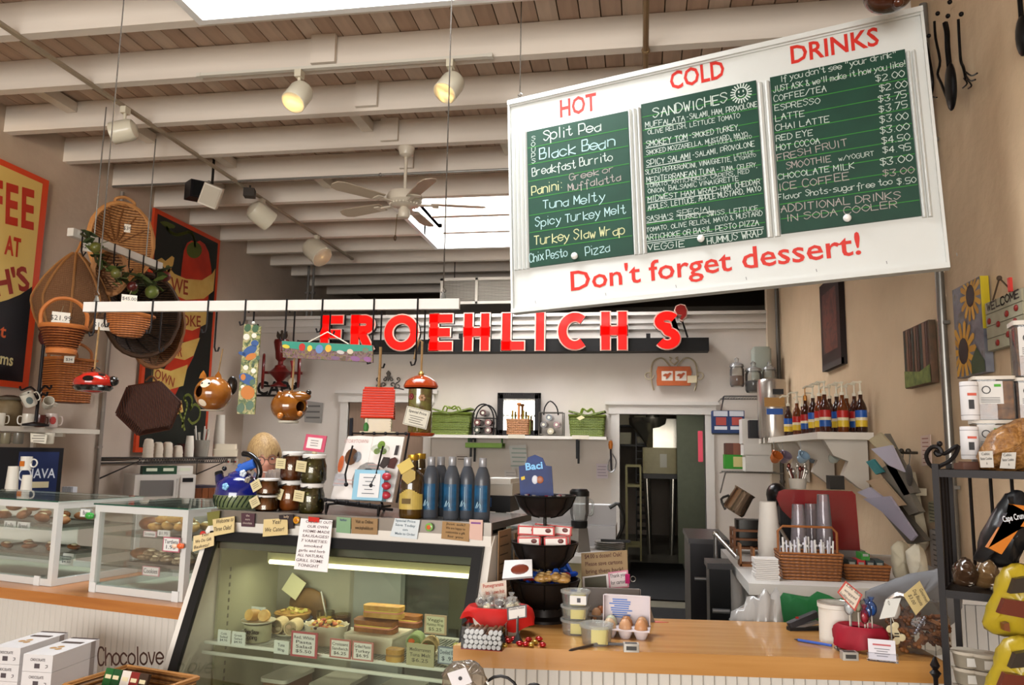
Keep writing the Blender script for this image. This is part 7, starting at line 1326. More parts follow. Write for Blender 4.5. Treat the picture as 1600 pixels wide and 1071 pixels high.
def standcard(name,lab,q,Y,col,lines,ink='#3a3a3e',border=None,cat='card',tilt=0,to=CZ,grp=None,stake=True):
 c=[sum(a[i]for a in q)/len(q)for i in(0,1)]; o0=P(c[0],c[1],Y); F2=Face(o0,face_cam(o0)); u=F2.pts(q); o=MB(M(border or col,.6)).slab(u,-.0015,.0015).build(name,None,0); put(o,o0,F2.rz); k=K(o0)
 cx,cz=sum(a for a,b in u)/len(u),sum(b for a,b in u)/len(u)
 if border:MB(M(col,.6)).flat([(cx+(a-cx)*.84,cz+(b-cz)*.84)for a,b in u],-.0022).build('face',o,0)
 l=MB(M(ink,.7)); n=len(lines); w=math.dist(u[0],u[1]); h=math.dist(u[1],u[2]); ang=math.atan2(u[1][1]-u[0][1],u[1][0]-u[0][0])
 if ang>PI/2 or ang<-PI/2:ang+=PI
 for j,s in enumerate(lines):d=h*(.5-(j+.85)/(n+.5)); l.text(s,cx-d*math.sin(ang),cz+d*math.cos(ang),h*.55/(n+.5),'C',-.0032,.008,min(w*.8,w*.1*len(s)),ang)
 if lines:l.build('print',o,0)
 zb_=min(b for a,b in u)
 if stake and o0.z+zb_-to>.012:MB(M('#8a8a86',.4,.5)).cyl((cx,.004,zb_+.02),(cx,.004,to-o0.z),.0018,n=6).build('stake',o)
 return tag(o,lab,cat,grp)
standcard('recipe_card','cream card with red heading behind the red cloth basket',[(751,912),(791,907),(792,945),(754,945)],bp.y+.065,'#c9bcae',('Pomegranate','a little known fruit','Super Cheerful Berries'),'#a83a2c')
sc1=standcard('price_sign','bordered white card on a dark pyramid clip stand',[(792,950),(823,945),(823,965),(793,970)],bp.y-.09,'#d2cfcb',('Froehlichs Sweets','',''),'#3a3a3e','#5a5a5e');
p,k=onc(809,1005); tag(put(MB(M('#3a3d40',.4,.5)).lathe([(10*k,0),(1.5*k,15*k),(1*k,40*k),(0,40*k)],4).build('clip_pyramid'),p,.6),'dark metal pyramid base holding the bordered card','stand')
p0,k=onc(722,1015); p1,_=onc(782,1019); F3=math.atan2(p1.y-p0.y,p1.x-p0.x); t=thing('stick_box','clear open box filled with rolled chocolate sticks','box',p0,F3); W3=(p1-p0).length; H3=36*k
MB(glass('#f4f4f2',1.0)).box2((-.004,0,0),(W3+.004,.002,H3*.95)).box2((-.004,0,0),(-.002,.09,H3)).box2((W3+.002,0,0),(W3+.004,.09,H3)).build('clear_walls',t); MB(M('#a03a34',.5)).box2((-.004,.0,-.0),(W3+.004,.09,.0012)).build('floor',t)
r=W3/16.6; wht=M('#d5d4d8',.5); goldw=M('#5c3a20',.4)
for row in range(4):
 for i in range(8):
  if row==3 and i==4:continue
  q=p0+Matrix.Rotation(F3,3,'Z')@Vector((r+.001+i*2.05*r+(r if row%2 else 0)*.6,.005,.0014+r+row*1.95*r)); s=thing('chocolate_stick','white ended chocolate stick in the clear box, %s row'%('bottom','second','third','top')[row],'candy',q,F3,'rolled chocolate sticks')
  MB(wht).cyl((0,0,0),(0,.012,0),r*.95,n=12).build('tip',s); MB(goldw).cyl((0,.012,0),(0,.08,0),r*.9,n=10).build('roll',s)
for i,(px,py)in enumerate(((794,1003),(803,1000),(789,1010),(812,1007),(826,1001),(836,1005),(842,1000),(822,1008),(830,1009),(848,1009))):
 p,k=onc(px,py+3); c=('#a8161c','#a8161c','#b08a34')[i%3]; t=thing('foil_heart','%s foil chocolate lying beside the clip stand'%('crimson','shiny crimson','golden')[i%3],'candy',p+Vector((0,0,3*k)),i,'loose foil chocolates'); MB(M(c,.15,.6,coat=.6)).ball((0,0,1*k),(6*k,5*k,4*k),12,8).build('foil',t); MB(M(c,.25,.6)).ball((4*k,0,1.5*k),(2.5*k,1.5*k,2.2*k),8,5).build('fold',t)
def tub(px,py,z,w,h,lab,label):
 p,k=onc(px,py); p.z+=z*k; t=thing('butter_tub',lab,'tub',p,0,'clear butter tubs'); r=w*k/2; H_=h*k
 MB(glass('#f6f8f6',.5,.05,.06)).shell([(r*.85,0),(r*.97,H_*.9)],.001,22).build('tub',t); MB(glass('#f2f4f2',.6,.06,.2,'#e4e4e0')).lathe([(r*1.03,H_*.86),(r*1.03,H_),(r*.96,H_*1.02),(r*.9,H_*.96),(0,H_*.97)],22).build('lid',t); MB(M('#dcc870',.5)).rbox((r*.2,-r*.1,H_*.42),(r*1.0,r*.9,H_*.7),r*.08).build('butter',t)
 if label:m=MB(M('#d0cfcc',.6)); m.box((r*.25,-r*1.0,H_*.5),(r*1.1,.001,H_*.6)); m.mat(M('#4a4a50',.6)).box((r*.3,-r*1.0-.001,H_*.5),(r*.24,.001,H_*.3)); m.build('label_sticker',t,0)
tub(899,990,0,46,22,'clear butter tub at the bottom of the stack',0); tub(899,990,22.5,46,20,'clear butter tub in the middle of the stack',0); tub(899,990,43,46,22,'clear butter tub with label on top of the stack',1); tub(932,1006,0,52,30,'clear butter tub standing alone before the egg carton',0)
def carton(px,py,lab,col,w,cols,zl,rz=0):
 t,k,p=T('egg_carton',lab,'carton',px,py,rz); m=MB(M(col,.7)); W_=w*k; s=W_/cols
 for i in range(cols):
  for j in range(2):m.lathe([(s*.3,0),(s*.42,s*.25),(s*.5,s*.55),(s*.44,s*.55),(s*.3,s*.15),(0,s*.12)],12,((i+.5)*s-W_/2,(j+.5)*s,0))
 m.box((0,s,s*.54),(W_*1.04,s*2.1,.003)); m.build('tray',t); b=MB(M(col,.7)).at((0,s*2.1,s*.55),0,-.12); b.box((0,0,zl*k/2),(W_*1.02,.003,zl*k)); b.box((0,-s*.35,zl*k),(W_*.98,s*.7,.003)).box((-W_*.5,-s*.35,zl*k/2),(.003,s*.7,zl*k)).box((W_*.5,-s*.35,zl*k/2),(.003,s*.7,zl*k)); b.build('lid',t); return t,k,p,s,W_
t,k,p,s,W_=carton(976,1000,'open white foam egg carton with blue print holding eggs','#c9bfc2',74,3,44,-.08)
m=MB(M('#5a78b8',.6)).at((0,s*2.1-.004,s*.55),0,-.12)
for j in range(9):m.box(((-12+(j%2)*3)*k,0,(10+3.4*j)*k),((34-(j%3)*5)*k,.001,2*k))
m.build('blue_print',t,0)
def egg(p,c,lab):e=thing('egg',lab,'egg',p,0,'loose farm eggs'); MB(M(c,.4)).lathe([(0,-s*.5),(s*.22,-s*.46),(s*.38,-s*.25),(s*.42,0),(s*.36,s*.28),(s*.2,s*.5),(0,s*.56)],16).build('shell',e); MB(M(c,.45,noise=.25,scale=400)).lathe([(s*.421,-s*.02),(s*.423,0),(s*.419,s*.03)],16).build('speckle_band',e)
for i,(c,l)in enumerate((('#b8bea8','pale green egg at the carton end'),('#a9764c','brown egg in the foam carton, middle'),('#b58a64','tan egg in the foam carton far end'),('#c4a98a','cream egg at the front of the foam carton'),('#bb8f6c','light brown egg front middle of the carton'),('#b07f58','warm brown egg front end of the carton'))):egg(p+Matrix.Rotation(t.rotation_euler[2],3,'Z')@Vector((((i%3)+.5)*s-W_/2,(1.5 if i<3 else .5)*s,s*.62)),c,l)
t,k,p,s2,W2=carton(956,975,'grey pulp egg carton standing open behind the foam carton','#7d7672',94,5,36,.05)
for x,c,l in((-1.0,'#a0603a','dark brown egg in the grey pulp carton'),(-1.3,'#b48a68','tan egg in the grey pulp carton')):s=s2*1.0; egg(p+Vector((x*s2,s2*(.4 if c=='#b48a68' else 1.4),s2*.6)),c,l)
p,k=onc(1008,972); t=thing('pulp_lid','torn grey pulp carton end beside the eggs','carton',p,.4); MB(M('#857a70',.8,noise=.15)).add([(x*k,y*k,z*k)for x,y,z in((-12,-6,0),(14,-6,0),(14,10,0),(-12,10,0),(-10,-4,20),(6,-5,24),(10,6,12),(-8,8,22))],[(3,2,1,0),(0,1,5,4),(1,2,6,5),(2,3,7,6),(3,0,4,7),(4,5,6,7)]).build('shell',t,0); MB(M('#7a6f66',.8)).lathe([(4*k,22*k),(5*k,25*k),(0,24*k)],8,(-2*k,0,0)).build('cup',t); MB(M('#b8564e',.7)).prism([(14*k,-10*k),(34*k,-12*k),(10*k,4*k)],0,.0015).build('red_slip',t)
standcard('egg_sign','brown cardboard sign offering eggs by the dozen',[(908,865),(980,860),(982,925),(909,925)],p.y+.12,'#8a7352',('$4.00 a dozen! Oak!','Please save cartons','bring them back!','',''),'#4a2420',None,'sign'); standcard('hen_photo','small framed photo of a hen on the egg sign',[(910,902),(950,897),(952,924),(911,926)],p.y+.11,'#4c4a3c',(),'#333333','#cfcac8','photo'); standcard('pink_note','pink note clipped to the egg sign',[(950,895),(981,891),(983,918),(952,921)],p.y+.11,'#cfc4c4',('Thank you','for cartons'),'#4a4444','#c27f90','note')
q=P(984,905,p.y+.1); k=K(q); t=thing('binder_clip','magenta binder clip on the pink note','clip',q); MB(M('#a31a5c',.35)).prism([(-7*k,-3*k),(0,-1*k),(0,1*k),(-7*k,3*k)],-7*k,7*k).build('clip_body',t); MB(galv).ring((5*k,0,0),4*k,.6*k,12,5,'y').build('wire_handle',t)
def pen(a,b,c,lab):
 p,k=onc(*a); q,_=onc(*b); d=q-p; t=thing('pen',lab,'pen',p+Vector((0,0,.005))); MB(M(c,.35)).cyl((0,0,0),d,.004,n=8).build('barrel',t); MB(M('#3a3a3c',.4,.5)).cyl((0,0,0),-d.normalized()*.012,.004,.001,n=8).build('tip',t)
pen((893,1019),(938,1008),'#3a2c24','dark pen lying by the butter tub'); pen((943,1009),(975,1010),'#5a5a5c','grey pen lying by the glass cube'); pen((1247,1003),(1300,1012),'#3a58a8','blue pen lying by the white canister')
for px,py,lab in((986,1018,'small silver printed cube beside the grey pen'),(1327,1031,'small silver printed cube before the cloth basket')):p,k=onc(px,py); o=MB(M('#a9a49c',.3,.3)).rbox((0,0,6*k),(24*k,16*k,12*k),.002).build('pen_holder_cube'); MB(M('#3a3836',.5)).box((0,-8.2*k,6*k),(16*k,.0008,6*k)).box((0,0,12.2*k),(18*k,10*k,.0008)).build('print',o); tag(put(o,p,.1),lab,'holder')
p,k=onc(1312,1018); tag(put(MB(M('#6d6a66',.35,.8)).tube([(i*1.4*k*.4-4*k,(i%2)*2*k-i*1.4*k,3*k)for i in range(14)],1.8*k,6).ball((-4*k,4*k,4*k),3*k,8,6).build('pen_chain'),p),'coiled metal pen chain beside the silver cube','chain')
t,k,p=T('canister','white open metal canister on the counter','canister',1306,1002); MB(M('#cbc6bd',.4)).shell([(24*k,0),(24*k,50*k),(25.5*k,51*k),(25.5*k,58*k)],.002,26).build('body',t); MB(M('#b5b0a8',.25,.6)).ring((0,0,58*k),25*k,1*k,26,6).build('rim',t)
t,k,p=T('stapler','black and grey stapler on the counter','stapler',1256,985,.5); MB(M('#1a1a1b',.4)).prism([(-26*k,-6*k),(28*k,-6*k),(28*k,6*k),(-26*k,6*k)],0,5*k).build('base',t); m=MB(M('#26262a',.35)).at((0,0,12*k),0,0,-.35); m.rbox((0,0,4*k),(52*k,12*k,9*k),4*k); m.build('arm',t); m=MB(M('#8a8a8c',.3,.7)).at((4*k,0,8*k),0,0,-.2); m.box((0,0,0),(40*k,9*k,4*k)); m.build('magazine',t); MB(M('#8a1c1c',.4)).box((-14*k,-6.2*k,20*k),(5*k,.5*k,3*k)).build('badge',t)
t,k,p=T('lollipop_basket','wooden basket with crimson cloth and wrapped treats','basket',1345,1016,-.1); k*=.9; MB(M('#a8703c',.5,noise=.15)).add([(x*k,y*k,z*k)for z,s in((0,.8),(32,1))for x,y in((-30*s,-16*s),(30*s,-16*s),(30*s,20*s),(-30*s,20*s))],[(3,2,1,0),(0,1,5,4),(1,2,6,5),(2,3,7,6),(3,0,4,7),(4,5,6,7)]).build('basket',t)
vs=[]; fs=[]
for j,(r,z)in enumerate(((26,36),(36,42),(42,36),(45,22),(46,10))):
 for i in range(n):a=2*PI*i/n; w=1+.07*math.sin(a*6+j)*j/4; vs.append((r*k*w*math.cos(a),r*k*w*.7*math.sin(a),z*k+(7*math.sin(a*2+2.4)*k if j>2 else 0)))
for j in range(4):
 for i in range(n):fs.append((j*n+i,(j+1)*n+i,(j+1)*n+(i+1)%n,j*n+(i+1)%n))
MB(M('#8d0f24',.6,noise=.12,scale=20)).add(vs,fs).build('crimson_cloth',t)
for i,(x,y,h,c,l)in enumerate(((-16,0,62,'#cfd0d0','silver'),(0,6,70,'#b8b494','cream'),(12,-4,56,'#2f5a9a','blue'),(22,6,60,'#2a62b0','bright blue'),(6,-10,40,'#b03040','red'))):s=thing('wrapped_treat','%s film wrapped treat on a stick in the crimson basket'%l,'candy',p+Vector((x*k,y*k,36*k)),i,'wrapped treats in the crimson basket'); MB(glass('#eceff0',1.0,.08,.25,c)).ball((0,0,h*.55*k),(9*k,7*k,13*k),10,8).lathe([(2*k,h*.55*k+12*k),(6*k,h*.55*k+20*k)],8).build('film',s); MB(M(c,.4)).ball((0,0,h*.5*k),(6*k,5*k,8*k),10,7).build('treat',s); MB(M('#d0cabc',.5)).cyl((0,0,0),(0,0,h*.4*k),1*k,n=6).build('stick',s)
standcard('tilted_card','red bordered card tilted above the crimson basket',[(1321,908),(1348,930),(1336,956),(1308,926)],p.y-.01,'#cdbfae',('Life like','wrapped','lollipops'),'#4a4040','#b04438','card',0,CZ+.05); standcard('info_card','small white card with symbol among the wrapped treats',[(1384,937),(1408,935),(1398,964),(1374,968)],p.y-.1,'#c9c8c2',('O',''),'#3a3a3a',None,'card',0,CZ+.05)
t,k,p=T('business_card_holder','clear holder with white business cards on the counter edge','card holder',1379,1034,.08); m=MB(glass('#f2f2f4',1.0)); m.box((0,0,6*k),(44*k,.02,12*k)); m.build('holder',t); m=MB(M('#cfcad0',.6)).at((0,0,2*k),0,-.2); m.box((0,0,15*k),(39*k,.006,30*k)); m.mat(M('#b05a5c',.6)).box((0,-.0035,22*k),(26*k,.0008,2.5*k)); m.mat(M('#77757a',.6))
for j in range(4):m.box((0,-.0035,(16-3.5*j)*k),((22-j%2*6)*k,.0008,1.2*k))
m.build('cards',t,0)
t,k,p=T('biscuit_jar','large tilted glass jar full of brown dog biscuits','jar',1437,1019); R_=45*k
MB(glass('#f6f4ee',.35,.03,.02)).lathe([(R_*.7,.001),(R_,R_*.3),(R_,R_*1.2),(R_*.75,R_*1.65),(R_*.7,R_*1.75)],26,sy=.7).build('glass_jar',t)
for i in range(60):
 a=random.uniform(0,6.28); zz=random.uniform(.12,1.25)*R_; rr=R_*.8*math.sqrt(random.random())*.95 if i<12 else R_*.78; m=MB(M(('#6a3c1a','#553013','#7a4a22')[i%3],.6,noise=.2,scale=60)).at((rr*math.cos(a),rr*.68*math.sin(a),zz+R_*.1),random.uniform(0,6),random.uniform(-1,1),random.uniform(-1,1)); b=R_*.24
 m.box((0,0,0),(b*1.5,b*.55,b*.5));
 for sx in(-1,1):
  for sy in(-1,1):m.ball((sx*b*.8,sy*b*.3,0),(b*.36,b*.36,b*.28),8,5)
 m.build('biscuit',t)
MB(M('#b5aeaa',.2,.7)).tube([(-R_*.9,-R_*.3,R_*1.1),(-R_*.95,-R_*.35,R_*1.6),(-R_*.5,-R_*.4,R_*1.95),(-R_*.1,-R_*.4,R_*1.7)],4*k,8,smooth=4).build('scoop_handle',t); MB(M('#c9c2ba',.25,.5)).ball((-R_*.72,-R_*.5,R_*1.45),(9*k,4*k,16*k),12,8).build('scoop',t)
for i in range(7):MB(M('#9a9aa4',.15,.8)).ball((R_*(-.1+.05*i),-R_*.78,R_*(.75+.09*i)),2.6*k,8,6).build('bead',t)
b=thing('bone_tag','cream bone shaped tag hung on the biscuit jar','tag',p+Vector((-R_*.95,-R_*.72,R_*.72)),.2); m=MB(M('#cdbf9a',.6)).at((0,0,0),0,0,-.5)
m.box((0,0,0),(10*k,.004,18*k))
for sx in(-1,1):
 for sz in(-1,1):m.ball((sx*5*k,0,sz*10*k),(6*k,.002,5.5*k),12,6)
m.build('bone',b); MB(M('#3a342c',.7)).box((0,-.004,0),(7*k,.001,2*k)).box((0,-.004,-4*k),(8*k,.001,2*k)).build('print',b); MB(M('#cfc8b8',.6)).tube([(0,0,10*k),(-4*k,.01,26*k),(6*k,.03,38*k)],.0012,4).build('string',b)
standcard('biscuit_card','tan card leaning over the biscuit jar',[(1437,908),(1453,938),(1431,962),(1411,930)],p.y-.11,'#b5a06c',('Gourmet','Dog Biscuits','$3.00'),'#4a4030',None,'card',0,CZ+.12)
# ================================================================== service area behind the wooden counter
def BT(name,lab,cat,px,Y,z,rz=0,grp=None):p=P(px,800,Y); p.z=z; t=thing(name,lab,cat,p,rz,grp); return t,K(p),p
bx0=PZ(1170,912,CZ); t=thing('service_counter','white service counter with beadboard side behind the wooden counter','counter',(bx0.x,bx0.y,0),.0); wc_=M('#cfccc8',.35)
MB(wc_).box2((0,0,CZ-.05),(XR-.065-bx0.x,1.3,CZ)).build('worktop',t); MB(M('#b9b6b2',.5)).box2((.05,.05,0),(XR-.065-bx0.x,1.28,CZ-.05)).build('cabinet',t)
for j in range(24):MB(M('#c4c1bd',.5)).box2((.06+j*.043,.04,.1),(.06+j*.043+.038,.05,CZ-.06)).build('bead_board',t,0)
def onS(px,py):p=PZ(px,py,CZ); return p,K(p)
def S(name,lab,cat,px,py,rz=0,grp=None):p,k=onS(px,py); return thing(name,lab,cat,p,rz,grp),k,p
t,k,p=S('napkin_stack','stack of white paper napkins on the service counter','napkins',1199,908,.05)
for j in range(12):MB(M('#d2cdc9',.8)).box((random.uniform(-1,1)*k,14*k,(j+.5)*2.8*k),(36*k,28*k,2.3*k)).build('napkin',t,0)
t,k,p=S('wooden_holder','small wooden napkin holder beside the napkins','holder',1168,886); MB(M('#8d5a2e',.5,noise=.15)).box((-10*k,14*k,17*k),(3*k,30*k,34*k)).box((10*k,14*k,14*k),(3*k,30*k,28*k)).box((0,14*k,2*k),(22*k,30*k,4*k)).build('holder',t)
def wbasket(name,lab,px0,px1,py0,py1,dep,handle=0):
 t,k,p=S(name,lab,'basket',(px0+px1)/2,py1); w=(px1-px0)*k; h=(py1-py0)*k; n=7; m=MB(weave('#9a5f2e','#5c3214',130))
 for j in range(n):
  s=.88+.12*j/n
  for sy in(0,1):m.rbox((0,sy*dep*s,h*(j+.5)/n),(w*s,.012,h/n*.93),.005)
  for sx in(-1,1):m.rbox((sx*w*s/2,dep*s/2,h*(j+.5)/n),(.012,dep*s,h/n*.93),.005)
 m.box((0,dep/2,.005),(w*.85,dep*.9,.01)); m.build('body',t); MB(M('#8a5226',.6)).tube([(-w/2,0,h),(w/2,0,h),(w/2,dep,h),(-w/2,dep,h)],.007,6,True).build('rim',t)
 if handle:MB(M('#8a5226',.6)).tube([(-w*.48,dep/2,h),(-w*.48,dep/2,h+handle*k*.8),(-w*.4,dep/2,h+handle*k),(w*.4,dep/2,h+handle*k),(w*.48,dep/2,h+handle*k*.8),(w*.48,dep/2,h)],.006,6).build('handle',t)
 return t,k,p,w,h
t,k,p,w,h=wbasket('straw_basket','brown wicker basket with square handle full of straws',1222,1316,868,908,.16,40)
for j in range(26):q=p+Vector((w*(-.42+.84*(j%13)/13),.04+.06*(j//13),.02)); hh_=(48+random.uniform(0,10))*k; o=MB(M(('#d5d2ce','#c9c8d2')[j%2],.5)).cyl((0,0,0),(random.uniform(-.01,.01),0,hh_),.004,n=6).cyl((0,0,hh_*.8),(.002,0,hh_*.86),.0045,n=6).build('straw'); tag(put(o,q),('white straw standing in the wicker straw basket','lilac white straw standing in the wicker straw basket')[j%2],'straw','straws in the basket')
t,k,p,w,h=wbasket('tea_basket','low wicker basket of tea packets on the service counter',1322,1390,886,908,.16)
Hb=h*.75+.03
for j,(x,c,c2,z)in enumerate(((-.3,'#2a2f2c','black',0),(-.1,'#9a1c24','red',0),(0,'#2c7a2c','green',Hb),(.1,'#2c3438','charcoal',0),(.3,'#2a3a3c','slate',0))):q=p+Vector((w*x,.07,.011+z)); Hj=.03 if z else Hb; o=MB(M(c,.5)).box((0,0,Hj/2),(w*.18,.1,Hj)).build('tea_box',None,0); MB(M('#8a8c84',.5)).box((0,-.051,Hj*.8),(w*.12,.002,.012)).build('label_print',o,0); tag(put(o,q,0),'%s tea box in the low wicker basket'%c2,'box')
cupstack(1203,900,34,102,onS(1203,884)[0].y,CZ,'tall white paper cup stack beside the red machine','#d6d0c8',12)
for px,py,hh_,l in((1250,888,98,'clear plastic cup stack nearest the paper cups'),(1270,877,88,'clear plastic cup stack in the middle of three'),(1290,887,112,'tallest clear plastic cup stack before the red machine')):
 t,k,p=S('plastic_cup_stack',l,'cups',px,py,0,'clear plastic cups')
 for j in range(5):MB(glass('#e6e2e6',1.0,.05,.22,'#d8d0d8')).lathe([(13*k,j*hh_*.1*k),(9*k,(j*.1+.6)*hh_*k),(0,(j*.1+.6)*hh_*k)],16).build('cup',t)
ey=4.75; a,b=P(1213,765,ey),P(1338,772,ey); t=thing('espresso_machine','large red espresso machine seen from its back panel','espresso machine',(a.x,ey,CZ)); w=b.x-a.x; h=a.z-CZ; rdm=M('#7d0d12',.25,coat=.6)
pts=[(w*.02,0),(w*.02+.3*w,0),(w*.98+.03,0),(w*.97,h*.96),(w*.93,h),(w*.12,h),(w*.05,h*.97),(w*.0,h*.85),(w*.05,h*.7),(w*.25,h*.42),(w*.4,h*.2)]
MB(rdm).slab([(w*.45,h*.1),(w*1.02,h*.1),(w*.99,h*.95),(w*.95,h),(w*.1,h),(w*.03,h*.97),(0,h*.86),(w*.06,h*.7),(w*.3,h*.42)],0,.03).build('back_panel',t); MB(M('#16151a',.35)).box2((w*.05,.03,.05),(w,.5,h*.95)).build('body',t); MB(M('#8a8a8c',.25,.8)).box2((0,-.05,0),(w*1.05,.52,.06)).build('drip_tray',t)
MB(M('#101012',.3)).ball((w*.06,.16,h*.9),(.06,.1,.07),14,8).build('steam_dome',t); MB(M('#b5b5b8',.2,.9)).cyl((0,.02,h*.5),(.06,-.04,h*.2),.012).build('steam_wand',t); MB(dsteel).box((w*.85,.2,h+.04),(.08,.1,.08)).build('hopper_foot',t)
q=P(1247,766,ey+.12); k=K(q); u=thing('utensil_crock','crock of spoons standing on the red espresso machine','crock',(q.x,q.y,a.z+.001)); MB(M('#b5aea2',.35,coat=.3)).shell([(12*k,0),(14*k,16*k)],.004,16).build('crock',u)
for j in range(9):g=j*.7; MB(M(('#8d8880','#5a2c24')[j%2],.3,.6)).cyl((4*k*math.cos(g),4*k*math.sin(g),.004),(14*k*math.cos(g),9*k*math.sin(g),(26+4*(j%3))*k),1.2*k,n=6).ball((14*k*math.cos(g),9*k*math.sin(g),(27+4*(j%3))*k),(3*k,2*k,5*k),8,6).build('spoon',u)
py_=4.9; p=P(1154,785,py_); t=thing('steel_pitcher','polished steel pitcher lying tilted on the wooden rack','pitcher',p); k=K(p); m=MB(M('#a08a74',.15,.9)).at((0,0,0),0,0,.55); m.lathe([(16*k,-18*k),(18*k,-14*k),(16*k,16*k),(18*k,20*k),(14*k,18*k),(0,-12*k)],20); m.build('body',t); MB(dsteel).tube([(-14*k,0,10*k),(-26*k,0,4*k),(-20*k,0,-12*k)],2*k,6,smooth=3).build('handle',t)
zc=P(1165,860,4.9).z; t=thing('wooden_rack','small slatted wooden rack below the steel pitcher','rack',(P(1170,850,4.95).x,4.95,CZ)); k=K(P(1170,850,4.95)); wr=M('#7a4a26',.5,noise=.15)
hr_=P(1170,826,4.95).z-CZ
for sx in(-1,1):
 for sy in(-.08,.1):MB(wr).box((sx*24*k,sy,hr_/2),(.015,.015,hr_)).build('post',t)
for j in range(3):MB(wr).box((0,0,hr_*(.25+.35*j)),(52*k,.2,.012)).build('shelf',t); MB(dsteel).rbox((0,0,hr_*(.25+.35*j)+.035),(40*k,.12,.05),.02).build('lids',t)
for nm,lab,x0,x1,y0,y1,Y,dep,c in(('ice_bin','dark stainless bin beside the doorway mat',1078,1140,842,990,5.2,.7,'#242224'),('milk_crate','black crate stacked before the dark bin',1108,1142,880,930,4.3,.2,'#141314')):
 a,b=P(x0,y0,Y),P(x1,y1,Y); t=thing(nm,lab,'bin',(a.x,Y,0)); h=a.z; w=b.x-a.x; MB(M(c,.35,.4)).box2((0,0,0),(w,dep,h-.02)).build('body',t); MB(M('#3a3839',.3,.6)).box2((-.01,-.01,h-.03),(w+.01,dep,h)).build('lid',t); MB(M('#8d8d8f',.3,.8)).cyl((w*.1,-.03,h*.75),(w*.9,-.03,h*.75),.012).build('handle',t)
a=P(1118,835,4.6); t=thing('steel_rail','polished steel rail leaning by the service counter','rail',a); MB(M('#b8b5b2',.2,.9)).cyl((0,0,0),P(1152,872,4.3)-a,.012).ball((0,0,0),.018,8,6).build('rod',t); MB(M('#7a7876',.3,.8)).cyl((0,0,0),(0,0,-a.z),.012).build('post',t)
def lump(name,lab,cat,q,Y,dep,mat,seed=1):
 c=P(sum(a for a,b in q)/len(q),sum(b for a,b in q)/len(q),Y); F2=Face(c,0); u=sp2([*F2.pts(q),F2.pts(q)[0]],3)[:-1]; n=len(u); vs=[]; fs=[]; random.seed(seed)
 for j in range(7):
  f=j/6*2-1; s=math.sqrt(max(0.02,1-f*f))
  for i,(x,z)in enumerate(u):r=s*(1+.05*math.sin(i*2.1+j*1.7)); vs.append((x*r,f*dep/2+.008*math.sin(i*1.3+j),z*r))
 for j in range(6):
  for i in range(n):fs.append((j*n+i,j*n+(i+1)%n,(j+1)*n+(i+1)%n,(j+1)*n+i))
 fs+=[tuple(range(n))[::-1],tuple(6*n+i for i in range(n))]; o=MB(mat).add(vs,fs).build(name,None,60); put(o,c); return tag(o,lab,cat),c,F2
film=glass('#e8e6e4',1.0,.12,.45,'#c6c2be')
lump('plastic_bag','clear plastic bag roll behind the counter beside the green cloth','bag',[(1138,965),(1160,945),(1185,928),(1205,925),(1222,945),(1236,1150),(1240,1330),(1150,1330),(1142,1150)],3.02,.12,film)
lump('green_cloth','green folded cloth bag standing behind the counter','cloth',[(1213,932),(1260,930),(1310,934),(1330,950),(1330,1120),(1330,1285),(1225,1285),(1220,1120)],3.24,.14,M('#0f5c2a',.7,noise=.2,scale=9),2)
lump('grey_bag','large grey folded bag leaning behind the biscuit jar','bag',[(1350,925),(1400,905),(1460,890),(1500,888),(1492,975),(1420,985),(1360,975)],2.9,.08,M('#77787c',.7,noise=.1),3)
tz_=.9; a,b=PZ(800,850,tz_),PZ(968,872,tz_); t=thing('work_table','white work table behind the candy stand','table',(0,0,0)); MB(M('#cdc8c4',.4)).box2((a.x-.35,b.y,tz_-.04),(b.x,b.y+.8,tz_)).build('table_top',t); MB(M('#b9b090',.5)).box2((a.x-.3,b.y+.03,.45),(b.x-.03,b.y+.06,tz_-.04)).build('apron',t)
for x in(a.x-.3,b.x-.06):
 for y in(b.y+.04,b.y+.72):MB(M('#a8a49e',.5)).box2((x,y,0),(x+.05,y+.05,tz_-.04)).build('leg',t)
p=PZ(905,862,tz_); k=K(p); t=thing('blender','countertop blender with clear jar and black lid','blender',p); MB(M('#b5b2ac',.25,.7)).lathe([(18*k,0),(17*k,4*k),(13*k,36*k),(0,36*k)],4).build('base',t); MB(M('#141416',.4)).lathe([(12*k,36*k),(13*k,40*k),(13*k,47*k),(0,47*k)],18).build('collar',t); MB(glass('#eef0f0',1.0,.04,.12)).shell([(12*k,47*k),(15*k,60*k),(15*k,86*k)],.003,20).build('jar',t); MB(M('#111112',.4)).lathe([(15.5*k,85*k),(15.5*k,92*k),(12*k,96*k),(0,96*k)],18).build('lid',t); MB(glass('#eef0f0',1.0,.04,.2)).tube([(15*k,0,80*k),(21*k,0,76*k),(20*k,0,58*k),(14*k,0,56*k)],2*k,6,smooth=3).build('handle',t)
a,b=P(800,787,b.y+.5),P(962,845,b.y+.5); t=thing('sandwich_grill','low white sandwich prep unit on the work table','appliance',(a.x,a.y,tz_)); w=b.x-a.x; h=a.z-tz_; MB(M('#a9a6a6',.4)).box2((0,0,0),(w,.3,h*.5)).build('body',t); m=MB(M('#c4c2c2',.35)).at((0,.1,h*.5),0,.4); m.box2((0,0,0),(w,.02,h*.55)); m.build('lid',t); MB(dsteel).tube([(w,.02,h*.1),(w+.05,.02,h*.6),(w+.02,.02,h*1.05),(w-.04,.02,h*.95)],.012,6,smooth=3).build('cord',t)
p=PZ(952,858,tz_); k=K(p); t=thing('plate_stack','white plates stacked on the work table by the blender','plates',p)
for j in range(4):MB(M('#d6d2cc',.4)).lathe([(12*k,j*3*k),(24*k,j*3*k+2.5*k),(0,j*3*k+1.5*k)],20).build('plate',t)
